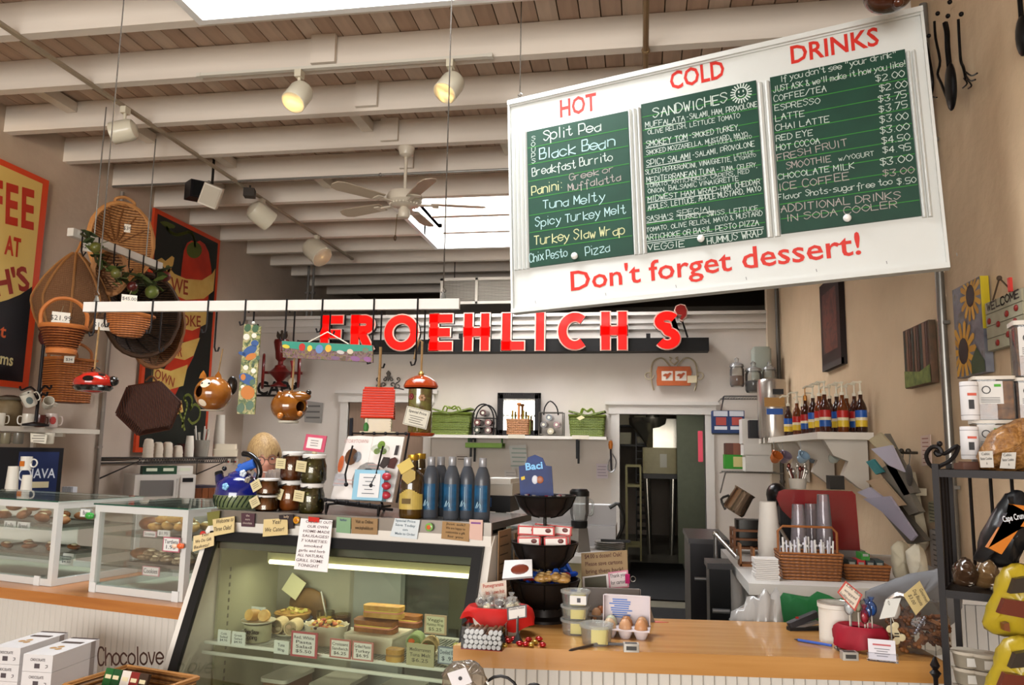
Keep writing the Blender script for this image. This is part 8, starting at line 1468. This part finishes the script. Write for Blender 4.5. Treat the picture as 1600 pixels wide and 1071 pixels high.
MB(M('#1a1a1c',.4)).box((10*k,-6*k,13*k),(46*k,5*k,4*k)).build('knife',t)
t,k,p=BT('till_printer','white and black till printer on a stand beside the deli case','printer',775,3.45,0,-.1); z1_=P(775,748,3.45).z; z0_=P(775,800,3.45).z
MB(M('#141315',.4)).box2((-20*k,0,z0_),(24*k,.16,z0_+.07)).build('base',t); MB(M('#c4bfb6',.45)).box2((-18*k,.01,z0_+.07),(26*k,.15,z1_-.02)).build('housing',t); MB(M('#cfcac2',.45)).box2((-20*k,0,z1_-.025),(24*k,.16,z1_)).build('lid',t); MB(M('#1c3f6a',.3)).box2((-19*k,-.002,z0_+.02),(-8*k,0,z0_+.06)).build('display',t); MB(dsteel).box2((-.02,.06,0),(.02,.1,z0_)).build('stand_post',t)
rsF=Face(dl(DW+.008,0,0),DR+PI/2)
for i,(x0,z0,x1,z1,c)in enumerate(((.04,1.0,.17,1.22,'#8f7152'),(.19,.98,.29,1.2,'#7f6346'),(.1,.9,.2,1.02,'#a08260'),(.3,.93,.42,1.19,'#8a6b4c'))):
 p=dl(DW+.012+.006*i,(x0+x1)/2,(z0+z1)/2); o=MB(M(c,.8)).box((0,0,0),(x1-x0,.003,z1-z0)).build('paper_note',None,0); l=MB(M('#4a3826',.8))
 for j in range(6):l.line([(-(x1-x0)*.4,(z1-z0)*(.4-.14*j)),((x1-x0)*random.uniform(.1,.42),(z1-z0)*(.4-.14*j))],.004,-.0025)
 l.build('handwriting',o,0); tag(put(o,p,DR+PI/2),'brown handwritten note on the case side, %s'%('nearest the glass','second from the glass','hanging lowest','farthest from the glass')[i],'note')
# ================================================================== syrup shelf on the right wall
sz=PX(1363,677,XR).z; sx_=1.2; y0_,y1_=5.72,8.5; t=thing('syrup_shelf','white corbelled shelf of syrup bottles on the right wall','shelf',(0,0,sz)); MB(M('#cfc7bb',.45)).box2((sx_,y0_,-.05),(XR-.025,y1_,0)).build('board',t)
for y in(5.9,6.9,7.9):MB(M('#c9c1b5',.5)).add([(x,yy,z)for yy in(y,y+.09)for x,z in((XR-.02,-.05),(sx_+.08,-.05),(sx_+.14,-.16),(sx_+.24,-.2),(sx_+.2,-.3),(sx_+.3,-.38),(XR-.02,-.42))],[(0,1,2,3,4,5,6),(13,12,11,10,9,8,7)]+[(i,(i+1)%7,(i+1)%7+7,i+7)for i in range(7)]).build('corbel',t)
syr=[('#3a1408','dark brown','#a01c1c','#1d4a8a'),('#5c2a0a','amber','#a8221c','#c9a72c'),('#2a0f08','near black','#1f4f9a','#c9a72c')]
n_=0
for row,X in((0,sx_+.07),(1,sx_+.2),(2,sx_+.31)):
 for j in range(6 if row<2 else 4):
  y=y0_+.07+j*(.13+.03*j)+(.05 if row==1 else 0); body,cn,lb,lb2=syr[(j+row)%3]; p=Vector((X,y,sz)); t=thing('syrup_bottle','%s syrup bottle with pump in the %s row, %s along the shelf'%(cn,('room side','middle','wall side')[row],('first','second','third','fourth','fifth','sixth')[j]),'bottle',p,0,'syrup bottles on the corbelled shelf'); n_+=1
  MB(M(body,.12,coat=.8)).lathe([(.036,0),(.039,.01),(.039,.17),(.03,.2),(.014,.235),(.014,.27),(0,.27)],16).build('bottle',t); MB(M(lb,.4)).lathe([(.0395,.105),(.0395,.155)],16).build('label_top',t); MB(M(lb2,.4)).lathe([(.0395,.04),(.0395,.1)],16).build('label_base',t); MB(M('#d0c2a0',.4)).lathe([(.0397,.085),(.0397,.105)],16).build('label_stripe',t)
  if j!=3:MB(M('#cfc8b4',.4)).lathe([(.016,.265),(.016,.285),(.006,.29),(.006,.345),(.012,.35),(.012,.36),(0,.362)],10).tube([(0,0,.35),(-.05,-.02,.352),(-.075,-.03,.335)],.007,6).build('pump',t)
  else:MB(M('#a8702c',.3,.4)).lathe([(.015,.265),(.015,.3),(.004,.31),(.004,.36),(.014,.365),(0,.37)],10).build('pourer',t)
for px,c,l in((1212,'#b8622c','orange cup hanging under the syrup shelf'),(1226,'#8a7886','mauve cup hanging under the syrup shelf'),(1254,'#8fa6b8','pale blue cup hanging under the syrup shelf'),(1272,'#6d7a8a','slate cup hanging under the syrup shelf'),(1303,'#b9c0b8','pale green cup hanging under the syrup shelf'),(1330,'#b5b4ae','grey cup hanging under the syrup shelf'),(1341,'#d5d2ca','white cup hanging under the syrup shelf end')):
 Y={1212:7.1,1226:7.4,1254:6.6,1272:7.3,1303:6.3,1330:6.15,1341:6.45}[px]; p=P(px,716,Y); k=K(p)*.9; t=thing('hanging_cup',l,'cup',p,.4,'cups under the syrup shelf'); MB(M(c,.25,coat=.5)).at((0,0,0),0,.9).shell([(5*k,-9*k),(9*k,-3*k),(10*k,8*k)],1*k,16).build('body',t); MB(M(c,.25,coat=.5)).ring((0,6*k,8*k),5*k,1.2*k,12,5,'x').build('handle',t); MB(galv).tube([(0,5*k,12*k),(0,5*k,sz-.05-p.z)],.003,5).build('cup_hook',t)
cx0,cx1=P(1128,640,9.1).x,XR-.1
for z,l in((P(1150,622,9.1).z,'upper'),(P(1150,738,9.1).z,'lower')):
 t=thing('wire_shelf','%s chrome wire shelf in the corner by the doorway'%l,'shelf',(0,9.1,z)); ch_=M('#8a8884',.3,.8)
 for y in(-.25,.2):MB(ch_).cyl((cx0,y,0),(cx1,y,0),.008,n=6).build('rail',t)
 m=MB(ch_)
 for j in range(20):m.box((cx0+(cx1-cx0)*(j+.5)/20,-.02,0),(.006,.45,.006))
 tag(m.build('wires',t),None,None,None,'stuff'); MB(ch_).tube([(cx0,.35,-.02),(cx0,-.25,0),(cx0,.38,-.25)],.008,5).build('bracket',t)
def onW(name,lab,cat,px0,px1,py0,py1,Y,dep,col,parts=(),rz=0):
 a,b=P(px0,py1,Y),P(px1,py0,Y); w,h=b.x-a.x,b.z-a.z; t=thing(name,lab,cat,((a.x+b.x)/2,Y,a.z),rz); MB(M(col,.5)).box((0,dep/2,h/2),(w,dep,h)).build('carton',t,0)
 for x0,z0,x1,z1,c in parts:MB(M(c,.5)).rect((x0-.5)*w,z0*h,(x1-.5)*w,z1*h,-.002).build('print',t,0)
 return t
for px0,l in((1114,'nearer the doorway'),(1139,'nearer the corner')):onW('cocoa_box','blue box with red oval and white smile on the corner shelf, %s'%l,'box',px0,px0+24,642,677,8.9,.2,'#1d3564',((.2,.35,.85,.7,'#a8443c'),(.1,.15,.9,.3,'#cfd2d8'),(.05,.75,.95,.98,'#c4c8d0')))
MB(ch_).cyl((0,0,0),(cx1-P(1114,677,8.9).x,0,0),.01,n=6).build('rail',t).location=(P(1114,677,8.9).x,-.1,P(1114,678,8.9).z-t.location.z)
for a in(('green_box','bright green box on the lower corner shelf','box',1133,1165,711,733,8.9,.2,'#2c8a1c',((.4,.15,.95,.85,'#c4b878'),)),('brown_carton','brown carton above the green box','box',1134,1160,693,710.8,8.9,.2,'#5c3426',((.45,0,1,1,'#7d4a34'),)),('white_cartons','white carton column beside the brown carton, bottom piece','box',1165,1207,712,737,8.6,.25,'#c9c4bc'),('white_cartons','white carton column beside the brown carton, middle piece','box',1162,1205,694,711.8,8.6,.25,'#cdc8c0'),('white_cartons','white carton column beside the brown carton, top piece','box',1160,1185,655,693.5,8.6,.25,'#c6c1b9')):onW(*a)
t=onW('coffee_grinder','black coffee grinder head beside the white cartons','grinder',1172,1197,662,690,8.2,.15,'#131214'); t.location.z=sz; MB(M('#cfc9bd',.4)).cyl((.03,0,.2),(.03,0,.46),.02).build('tube',t)
p=P(1208,690,8.0); k=K(p); t=thing('steel_urn','brushed steel coffee urn at the far end of the syrup shelf','urn',(p.x,8.0,sz)); hu=P(1208,594,8.0).z-sz; MB(M('#b5aea6',.25,.8)).lathe([(21*k,0),(22*k,hu*.05),(22*k,hu*.95),(20*k,hu),(0,hu)],24).build('body',t); MB(M('#1a191a',.4)).box((6*k,-22*k,hu*.78),(16*k,3*k,8*k)).build('handle',t); MB(M('#a37a44',.6)).box((0,-23.5*k,hu*.6),(30*k,.004,14*k)).build('brown_label',t); MB(M('#24509a',.5)).box((0,-23.5*k,hu*.44),(24*k,.004,9*k)).build('blue_label',t)
for px,py1,w,h,c,l in((1152,605,22,34,'#8a5a34','glass jar of brown biscuits with knob lid'),(1178,614,26,36,'#2c1c18','glass jar of dark coffee beans'),(1203,606,22,30,'#b5a890','glass jar of pale sugar sticks')):
 p=P(px,py1,8.85); k=K(p); t=thing('glass_jar',l,'jar',p,0,'lidded glass jars by the doorway'); MB(glass('#eceae4',1.0,.04,.08)).lathe([(w*.42*k,0),(w*.5*k,4*k),(w*.5*k,h*.8*k),(w*.4*k,h*.95*k)],18).build('jar',t); MB(M(c,.5,noise=.3,scale=40)).lathe([(w*.4*k,2*k),(w*.46*k,5*k),(w*.46*k,h*.5*k),(0,h*.55*k)],16).build('contents',t); MB(glass('#e4e4e0',1.0,.04,.2)).lathe([(w*.52*k,h*.92*k),(w*.45*k,h*1.05*k),(w*.12*k,h*1.15*k),(w*.16*k,h*1.3*k),(0,h*1.4*k)],16).build('lid',t)
p=P(1190,592,9.2); k=K(p); tag(put(MB(M('#9aa096',.5)).rbox((0,0,22*k),(28*k,.2,48*k),4*k).rbox((0,0,47*k),(24*k,.18,4*k),4*k).build('grey_bin'),p),'grey green plastic bin behind the glass jars','bin')
# ================================================================== right wall
rF=Face((XR-.045,0,0),-PI/2)
def wallpic(name,q,lab,mat,dep=.035,cat='painting'):
 u=rF.pts(q); t=thing(name,lab,cat,rF.o,rF.rz); x0,x1=(u[0][0]+u[3][0])/2,(u[1][0]+u[2][0])/2; z1,z0=(u[0][1]+u[1][1])/2,(u[2][1]+u[3][1])/2
 MB(mat).box2((x0,0,z0),(x1,dep,z1)).build('canvas',t); return t,x0,x1,z0,z1
t,x0,x1,z0,z1=wallpic('forest_painting',[(1409,519),(1448,501),(1459,598),(1417,607)],'small unframed painting of reddish forest trunks',M('#6a4a36',.6,col2='#3f3a2c',noise=.3,scale=9)); random.seed(4)
for j in range(9):x=x0+(x1-x0)*(j+.6)/9.5; w=(x1-x0)*random.uniform(.02,.05); MB(M(('#2c3328','#7d5a44','#4a2e22')[j%3],.6)).rect(x-w,z0+(z1-z0)*.2,x+w,z1-.005,-.002-.0005*(j%3)).build('trunk',t,0)
m=MB(M('#4c5a26',.6,col2='#76803c',noise=.3,scale=20)); m.flat([(x0+.004,z0+.004),(x1-.004,z0+.004),(x1-.004,z0+(z1-z0)*.3),(x0+(x1-x0)*.6,z0+(z1-z0)*.22),(x0+(x1-x0)*.3,z0+(z1-z0)*.26),(x0+.004,z0+(z1-z0)*.3)],-.0045); m.build('undergrowth',t,0)
t,x0,x1,z0,z1=wallpic('sunflower_painting',[(1485,456),(1527,433),(1545,581),(1499,591)],'tall sunflower canvas with yellow edge',paint(['#3a3a44','#5a5c66','#6d6e74','#4a4438'],6,.5)); w,h=x1-x0,z1-z0
for cx,cz,r in((.66,.84,.3),(.3,.28,.36)):
 for j in range(14):a=2*PI*j/14; m=MB(M(('#b8861c','#c9962a')[j%2],.5)); R_=r*w*1.15; m.flat([(max(x0+.003,min(x1-.003,x0+cx*w+R_*rr*math.cos(a+d))),max(z0+.003,min(z1-.003,z0+cz*h+R_*rr*math.sin(a+d))))for rr,d in((.35,-.3),(1,-.12),(1.1,0),(1,.12),(.35,.3))],-.002-.0003*(j%3)); m.build('petal',t,0)
 MB(M('#2c1a14',.6)).flat([(x0+cx*w+r*w*.5*math.cos(i*PI/6),z0+cz*h+r*w*.55*math.sin(i*PI/6))for i in range(12)],-.0032).build('flower_heart',t,0)
m=MB(M('#3c4a2a',.6)); m.flat([(x0+w*.55,z0+.004),(x1-.004,z0+.004),(x1-.004,z0+h*.12),(x0+w*.75,z0+h*.28),(x0+w*.55,z0+h*.15)],-.0026); m.build('foliage',t,0); MB(M('#b5a01c',.5)).box2((x1-.001,-.001,z0+h*.45),(x1+.004,.035,z1)).build('painted_edge',t)
t,x0,x1,z0,z1=wallpic('tall_painting',[(1281,440),(1312,428),(1312,570),(1284,582)],'tall narrow dark framed painting above the syrup bottles',M('#1c0f0c',.4),.06); MB(paint(['#2a0f0a','#4c1c10','#6a3018','#33150e'],8,.4)).rect(x0+.09,z0+.14,x1-.09,z1-.1,-.002).build('picture',t,0); MB(M('#4a4644',.5)).box2((x0,-.001,z0),(x1,.02,z0+.05)).build('lower_frame',t)
t,x0,x1,z0,z1=wallpic('welcome_sign',[(1540,478),(1598,446),(1603,525),(1548,557)],'grey plank WELCOME sign with ladybirds hung on a cord',M('#8a8674',.7),.02,'sign'); w,h=x1-x0,z1-z0
for j in range(4):MB(M('#9a957e',.7,noise=.15,scale=20)).box2((x0,-.006,z0+h*(j/4)+.002),(x1,0,z0+h*((j+1)/4)-.002)).build('plank',t)
m=MB(M('#2c1c16',.6)); m.hand('WELCOME',(x0+w*.06,z0+h*.82),(x0+w*.96,z0+h*.84),h*.15,h*.03,-.008); tag(m.build('lettering',t,0),None,None,None,'stuff')
for fx,fz in((.1,.6),(.35,.48),(.6,.62),(.85,.66),(.3,.12),(.6,.22),(.8,.42),(.88,.2)):MB(M('#7a2018',.5)).ball((x0+w*fx,-.008,z0+h*fz),(w*.05,.006,h*.065),10,6).build('ladybird',t)
MB(M('#4a3a2c',.7)).tube([(x0+w*.2,0,z1),(x0+w*.42,0,z1+h*.38),(x0+w*.75,0,z1)],.004,5).ball((x0+w*.42,0,z1+h*.38),.012,8,6).build('cord',t); MB(M('#b83028',.5)).box((x0+w*.76,-.01,z1+.03),(.02,.012,.06)).build('clip',t)
sp=rF.uv(1487,100); t=thing('spoon_ornament','black iron spoon and curly forks ornament on the right wall','ornament',rF.o,rF.rz); bi=M('#100e0e',.35,.5)
def wline(q,r,nm):u=rF.pts(q); MB(bi).tube([(a,-.022,b)for a,b in u],r,6,smooth=3).build(nm,t)
wline([(1484,36),(1487,50),(1488,75),(1491,105)],.014,'spoon_handle'); u=rF.uv(1493,135); k=.0042; MB(bi).ball((u[0],-.022,u[1]),(14*k,.02,30*k),14,10).build('spoon_bowl',t); wline([(1467,33),(1469,60),(1476,95),(1472,115),(1478,130),(1490,160)],.007,'fork'); wline([(1505,30),(1507,70),(1509,95),(1513,105),(1517,122)],.007,'fork'); wline([(1454,67),(1459,90),(1464,120),(1464,140),(1460,152)],.007,'fork')
for q in([(1517,112),(1526,118),(1535,114)],[(1517,118),(1524,126),(1532,124)],[(1514,122),(1519,130),(1512,137)],[(1519,124),(1526,133),(1521,138)],[(1460,152),(1454,160),(1447,166)],[(1460,152),(1460,162),(1454,170)],[(1462,150),(1468,152),(1471,152)]):wline(q,.004,'curl')
for px,py in((1467,21),(1483,25),(1504,22),(1453,56),(1486,3)):u=rF.uv(px,py); MB(bi).ball((u[0],-.006,u[1]),.012,8,6).build('nail',t)
p=P(1388,6,3.3); k=K(p); t=thing('gourd_birdhouse','brown glazed gourd birdhouse hanging above the menu board','birdhouse',p); hollow((36*k,34*k,26*k),(.25,-.94,-.19),.45,M('#4a2412',.2,coat=.6,noise=.2),clay,t).location=(0,0,14*k); n=Vector((.25,-.94,-.19)).normalized(); u=n.orthogonal().normalized(); w=n.cross(u); MB(M('#b5905c',.3)).tube([[((n+(u*math.cos(a*PI/12)+w*math.sin(a*PI/12))*.46).normalized())[q]*(36,34,26)[q]*k*1.01+(14*k if q==2 else 0)for q in range(3)]for a in range(24)],2*k,6,True).build('mouth_rim',t); MB(M('#4a2412',.2,coat=.6)).ball((8*k,-20*k,-10*k),8*k,10,8).build('foot',t); MB(rope).cyl((0,0,38*k),(0,0,ZB+.1-p.z),.006,n=6).build('cord',t)
p=PX(1598,55,XR-.04); tag(put(MB(bi).ball((0,0,0),(.02,.05,.09),10,8).cyl((0,0,.08),(0,0,.3),.01).build('ladle_ornament'),p),'black iron ladle ornament at the wall edge beyond the spoon','ornament')
rG=Face((XR-.17,0,0),-PI/2)
t=thing('paper_rack','cream wall paper rack with slanted grey pockets','rack',rG.o,rF.rz)
for q,c,nm in(([(1362,690),(1383,678),(1430,770),(1412,775)],'#6d675c','pocket'),([(1372,735),(1395,722),(1436,800),(1420,806)],'#756f63','pocket'),([(1378,800),(1400,790),(1446,845),(1418,850)],'#6a645a','pocket')):u=rG.pts(q); MB(M(c,.6)).slab(u,0,.03).build(nm,t)
u=rF.pts([(1404,738),(1426,738),(1448,850),(1436,870),(1420,800)]); MB(M('#bdb096',.6)).slab(u,.09,.14).build('back_plate',t); MB(M('#bdb096',.6)).box2((min(a for a,b in u),.02,u[0][1]-.12),(max(a for a,b in u),.14,u[0][1]-.08)).build('arm',t); u=rG.uv(1422,743); MB(M('#3a3834',.5)).ball((u[0],-.005,u[1]),(.06,.005,.06),12,6).build('emblem',t)
for i,(q,c,l)in enumerate((([(1360,688),(1378,676),(1400,700),(1385,712)],'#b5a684','tan folder in the top pocket'),([(1366,702),(1398,696),(1418,738),(1395,728)],'#b9b4c2','lilac sheet in the top pocket'),([(1360,722),(1372,718),(1388,738),(1376,742)],'#2f7a7c','teal booklet in the top pocket'),([(1362,752),(1388,748),(1425,790),(1410,792)],'#b59a7a','tan sheet in the middle pocket'),([(1350,770),(1370,762),(1392,778),(1380,786)],'#b4aebc','lilac sheet in the middle pocket'),([(1362,780),(1405,776),(1448,838),(1440,846),(1392,800)],'#a9a4b4','large lilac sheet bundle in the lowest pocket'))):u=rG.pts(q); o=MB(M(c,.7)).slab(u,-.012-.008*i,.0-.008*i).build('paper_sheet',None,0); put(o,rG.o,rF.rz); tag(o,l,'paper')
def wallpaper(q,col,lab,n=5,ink='#6a6460',name='wall_note',y=-.006):
 u=rF.pts(q); xs=[a for a,b in u]; zs=[b for a,b in u]; o=MB(M(col,.75)).slab(u,y,y+.004).build(name,None,0); put(o,rF.o,rF.rz); l=MB(M(ink,.7)); dz=max(zs)-min(zs)
 for j in range(n):z=max(zs)-dz*(j+1)/(n+1); l.line([(min(xs)+(max(xs)-min(xs))*.2,z),(min(xs)+(max(xs)-min(xs))*.8,z)],dz/(n+1)*.25,y-.001)
 l.build('print',o,0); tag(o,lab,'note')
wallpaper([(1440,682),(1455,679),(1457,726),(1442,729)],'#c4ab9c','narrow pink checklist pinned beside the pipe',7,'#8a5a50'); wallpaper([(1454,828),(1476,824),(1484,900),(1458,905)],'#bcb4ac','white typed list hanging behind the iron rack',10); wallpaper([(1452,785),(1463,783),(1464,815),(1453,818)],'#a9a284','small printed card pinned behind the iron rack',6,'#4a4a44')
for px,l in((1417,'metal key hook nearer the paper rack'),(1428,'metal key hook nearer the pink checklist')):p=PX(px,708,XR-.03); tag(put(MB(M('#4a443c',.4,.6)).cyl((.02,0,0),(-.03,0,0),.008).ball((-.03,0,.01),.016,8,6).tube([(-.02,0,0),(-.03,0,-.08)],.004,5).build('key_hook'),p),l,'hook')
for q,c,l,sd in(([(1392,855),(1405,845),(1420,855),(1422,880),(1416,905),(1399,905),(1394,880)],'#b5ab94','crumpled cream paper bag hanging beside the tea basket',1),([(1415,862),(1432,850),(1445,865),(1448,905),(1428,906),(1420,890)],'#bdb5a2','crumpled white paper bag hanging by the typed list',2)):lump('paper_bag',l,'bag',q,4.1 if sd==1 else 4.0,.1,M(c,.7,noise=.15,scale=14),sd)
# ================================================================== black iron rack with snacks
RY=2.3; p=P(1477,1000,RY); rk=thing('iron_rack','black iron shelf rack with scroll finials and thin bars','rack',(p.x,RY,0),-.45); ib=M('#140f0f',.45,.4); k=K(p); RW=.42; RD=.3
zt_=P(1472,737,RY).z; zl=P(1490,925,RY).z
for x in(0,RW):
 for y in(0,RD):MB(ib).box2((x-.008,y-.008,0),(x+.008,y+.008,zt_+.02)).build('post',rk)
for z in(zt_,zl,zl-.36):
 for y in(0,RD):MB(ib).box2((0,y-.006,z-.015),(RW,y+.006,z+.005)).build('shelf_bar',rk)
 for x in(0,RW):MB(ib).box2((x-.006,0,z-.015),(x+.006,RD,z+.005)).build('shelf_bar',rk)
 MB(ib).box2((0,0,z-.006),(RW,RD,z-.003)).build('shelf_plate',rk)
for j in range(1,8):MB(ib).cyl((RW*j/8,RD,zl),(RW*j/8,RD,zt_-.01),.005,n=6).build('back_bar',rk)
for j in range(1,4):MB(ib).cyl((0,RD*j/4,zl),(0,RD*j/4,zt_-.01),.005,n=6).build('side_bar',rk)
for x in(0,.3):MB(ib).tube([(x+a*k,0,zt_+b*k)for a,b in((2,2),(-9,12),(-12,26),(-4,38),(6,38),(10,30),(4,26),(2,32),(14,28),(28,38),(34,40),(30,28),(20,16),(6,8),(2,2))],.006,6,smooth=3).ball((x+8*k,0,zt_+44*k),4.5*k,10,7).build('scroll_finial',rk)
p2=P(1462,1060,2.2); tag(put(MB(ib).lathe([(.004,-.2),(.006,0),(.014,.012),(.006,.02),(.012,.03),(.003,.05),(0,.052)],10).cyl((0,0,-p2.z),(0,0,-.2),.006).build('iron_finial'),p2),'black pointed iron finial before the wooden counter end','finial')
rx=lambda px,y=.12:P(px,800,RY+y).x
def granola(px0,px1,py0,py1,y,lab,cyl):
 a,b=P(px0,py1,RY+y),P(px1,py0,RY+y); w,h=b.x-a.x,b.z-a.z; t=thing('granola_tub',lab,'tub',((a.x+b.x)/2,RY+y,a.z),-.2,'granola tubs on the iron rack'); gm=M('#8a5a2c',.6,col2='#4a2c14',noise=.4,scale=50); MB(gm).rbox((0,w*.35,h*.45),(w*.94,w*.7,h*.86),w*.08).build('granola',t); MB(glass('#efece4',1.0,.04,.06)).rbox((0,w*.35,h*.46),(w,w*.75,h*.92),w*.1).build('tub',t); MB(M('#c4bcb0',.35)).rbox((0,w*.35,h*.96),(w*1.06,w*.82,h*.08),w*.1).build('lid',t)
 if cyl:
  MB(M('#cfccc8',.6)).box((-w*.12,-w*.045,h*.62),(w*.62,.003,h*.52)).build('label_sheet',t); m=MB(M('#3a3a3c',.6)); m.line([(-w*.22+w*.1*math.cos(i*PI/6),h*.68+w*.1*math.sin(i*PI/6))for i in range(13)],w*.025,-w*.045-.004)
  for j in range(4):m.line([(-w*.36,h*(.5-.035*j)),(w*.1,h*(.5-.035*j))],h*.01,-w*.045-.004)
  m.build('label_print',t,0); MB(M('#4a9a2c',.6)).box((w*.06,-w*.045-.003,h*.78),(w*.16,.002,h*.06)).build('green_sticker',t)
zs_=zt_+.006
granola(1527,1583,657,725,.14,'granola tub with white label, lower of its stack',1); granola(1527,1583,588,656,.14,'granola tub with white label and green sticker, upper of its stack',1); granola(1592,1649,590,657,.15,'granola tub with white label standing at the rack edge',1); granola(1592,1649,500,588,.15,'topmost granola tub at the rack edge',1)
for py0,py1,l in((597,657,'upper'),(667,718,'lower')):
 a=P(1517,py1,RY+.1); b=P(1517,py0,RY+.1); r=14*k; h=b.z-a.z; t=thing('label_tube','white printed mix canister on the iron rack, %s one'%l,'canister',a,0,'white mix canisters'); MB(M('#cfcccc',.5)).lathe([(r*.95,0),(r,.003),(r,h-.003),(r*.95,h),(0,h)],20).build('body',t); m=MB(M('#c05a4a',.6)); m.box((-r*.1,-r-.0005,h*.66),(r*1.0,.001,h*.07)); m.mat(M('#3a3a3c',.6)).box((-r*.2,-r-.0005,h*.4),(r*.6,.001,h*.24)).lathe([(r*1.01,h*.12),(r*1.01,h*.13)],20).lathe([(r*1.01,h*.88),(r*1.01,h*.89)],20); m.build('print',t,0)
tag(put(MB(M('#5a3a2c',.6)).rbox((0,0,.009),(.07,.07,.018),.005).rbox((0,0,.02),(.05,.05,.004),.005).build('wood_riser'),(P(1517,720,RY+.1).x,RY+.1,zt_+.005)),'small brown riser under the lower white canister','riser')
lump('cookie_bag','clear bag of golden wafer cookies with white tags','bag',[(1533,735),(1530,715),(1545,680),(1575,662),(1600,655),(1612,690),(1612,737)],RY+.04,.12,M('#a87840',.45,col2='#6d4420',noise=.4,scale=60,coat=.2,bump=.6),4)
for q,l in(([(1529,706),(1551,705),(1553,731),(1532,731)],'white label on the cookie bag nearer the post'),([(1566,708),(1588,707),(1586,733),(1562,732)],'white label on the cookie bag nearer the scroll')):standcard('bag_label',l,q,RY-.03,'#b9b4ac',('Celtic','Butter Cookies','A'),'#4a4a48',None,'label',0,0,None,False)
def snack(name,lab,q,Y,col,parts,dep=.1,sd=1):
 o,c,F2=lump(name,lab,'bag',q,Y,dep,M(col,.35,coat=.15),sd); yf=-dep/2-.012
 for qq,cc,nm in parts:MB(M(cc,.35)).slab(F2.pts(qq),yf,yf+.02).build(nm,o)
 return o,F2,yf
o,F2,yf=snack('chip_bag','black and orange chip bag tilted on the iron rack',[(1573,770),(1600,768),(1625,800),(1600,860),(1572,888),(1545,875),(1524,878),(1530,850),(1553,800)],RY-.08,'#141416',(([(1564,786),(1598,790),(1582,820),(1550,818),(1528,852),(1548,862),(1590,800)],'#b86a1c','orange_panel'),([(1556,800),(1592,798),(1578,815),(1546,821)],'#2c3038','name_band')))
m=MB(M('#c9ccd0',.4)); ftext(m,F2,'Cape Crunch',(1550,813),(1588,806),9,yf-.003,.02); m.build('lettering',o,0)
for py,l,sd in((0,'upper',5),(113,'lower',6)):snack('coffee_bag','%s yellow and brown coffee bag on the rack front'%l,[(1570,885+py),(1600,880+py),(1630,900+py),(1625,990+py),(1590,996+py),(1538,985+py),(1545,950+py),(1556,915+py)],RY-.15-.06*(sd-5),'#a08a20',(([(1554,930+py),(1600,936+py),(1598,962+py),(1545,952+py)],'#5a2414','brown_band'),([(1570,900+py),(1592,896+py),(1586,920+py),(1562,922+py)],'#2c241c','emblem'),([(1552,968+py),(1560,966+py),(1562,980+py),(1553,978+py)],'#6a3a1c','figure_print')),.09,sd)
for px,py,l in((1507,896,'clear bag of dark truffles on the rack shelf'),(1541,899,'clear bag of nuts on the rack shelf')):lump('treat_bag',l,'bag',[(px-17,py+18),(px-16,py-8),(px-4,py-24),(px+10,py-20),(px+18,py-2),(px+16,py+20)],RY+.1,.08,glass('#d8cfc4',1.0,.1,.6,'#4a3424' if px<1520 else '#8a6a44'),px)
for c_,(px,n,l)in enumerate(((1509,5,'nearer the post'),(1536,5,'nearer the coffee bag'))):
 for j in range(n):
  p=P(px,1005,RY-.0-.02*c_); r=21*k; h=.042; p.z=zl-.355+j*h
  t=thing('dip_tub','small clear dip tub with label, %s in the stack %s'%(('bottom','second','third','fourth','top')[j],l),'tub',p,0,'stacked dip tubs on the rack'); MB(M('#8d8474',.4,noise=.2)).lathe([(r*.82,0),(r*.95,h*.8),(0,h*.8)],18).build('contents',t); MB(M('#b5ab9c',.35)).lathe([(r*1.03,h*.78),(r*1.05,h*.95),(0,h*.97)],18).build('lid',t); MB(M('#c9c6c0',.6)).box((r*.1,-r*.96,h*.4),(r*.9,.002,h*.5)).build('label_sticker',t)
p=P(725,1058,2.1); o,c,F2=lump('clear_bag','clear bag with white label before the counter corner','bag',[(690,1060),(700,1040),(725,1032),(748,1038),(762,1065),(755,1095),(700,1100)],2.1,.06,glass('#e6e2dc',1.0,.1,.3,'#9a8a78'),9); MB(M('#c9c5c6',.6)).slab(F2.pts([(706,1045),(734,1036),(744,1058),(716,1070)]),-.05,-.045).build('label_sheet',o); MB(M('#3a3a3c',.6)).ball((F2.uv(726,1052)[0],-.052,F2.uv(726,1052)[1]),(.005,.001,.005),10,5).build('label_mark',o)
sh_=thing('snack_basket','dark wire stand with curled top before the counter','stand',(P(800,1060,2.15).x,2.15,0)); zz=P(800,1058,2.15).z
for x,r,dz in((-.03,.05,0),(.06,.025,-.015),(-.12,.03,-.02)):MB(ib).tube([(x-r,0,zz-r+dz-.2),(x-r,0,zz-r+dz)]+[(x-r*math.cos(i*PI/8),0,zz-r+dz+r*math.sin(i*PI/8))for i in range(1,8)]+[(x+r,0,zz-r+dz),(x+r,0,zz-r+dz-.2)],.004,6).build('hoop',sh_)
MB(ib).box2((-.16,-.1,0),(.1,.1,.02)).build('base',sh_); MB(ib).cyl((-.03,.02,0),(-.03,.02,zz-.2),.006).build('stem',sh_); MB(ib).box2((-.16,-.01,zz-.27),(.1,.01,zz-.25)).build('cross_bar',sh_); tag(put(MB(M('#cfccd0',.6)).box((0,0,0),(.1,.14,.002)).box((0,0,-.02),(.08,.1,.038)).build('flyer_stack'),(c.x-.03,c.y-.08,c.z-.06),.5),'white flyer stack beside the clear bag','paper')
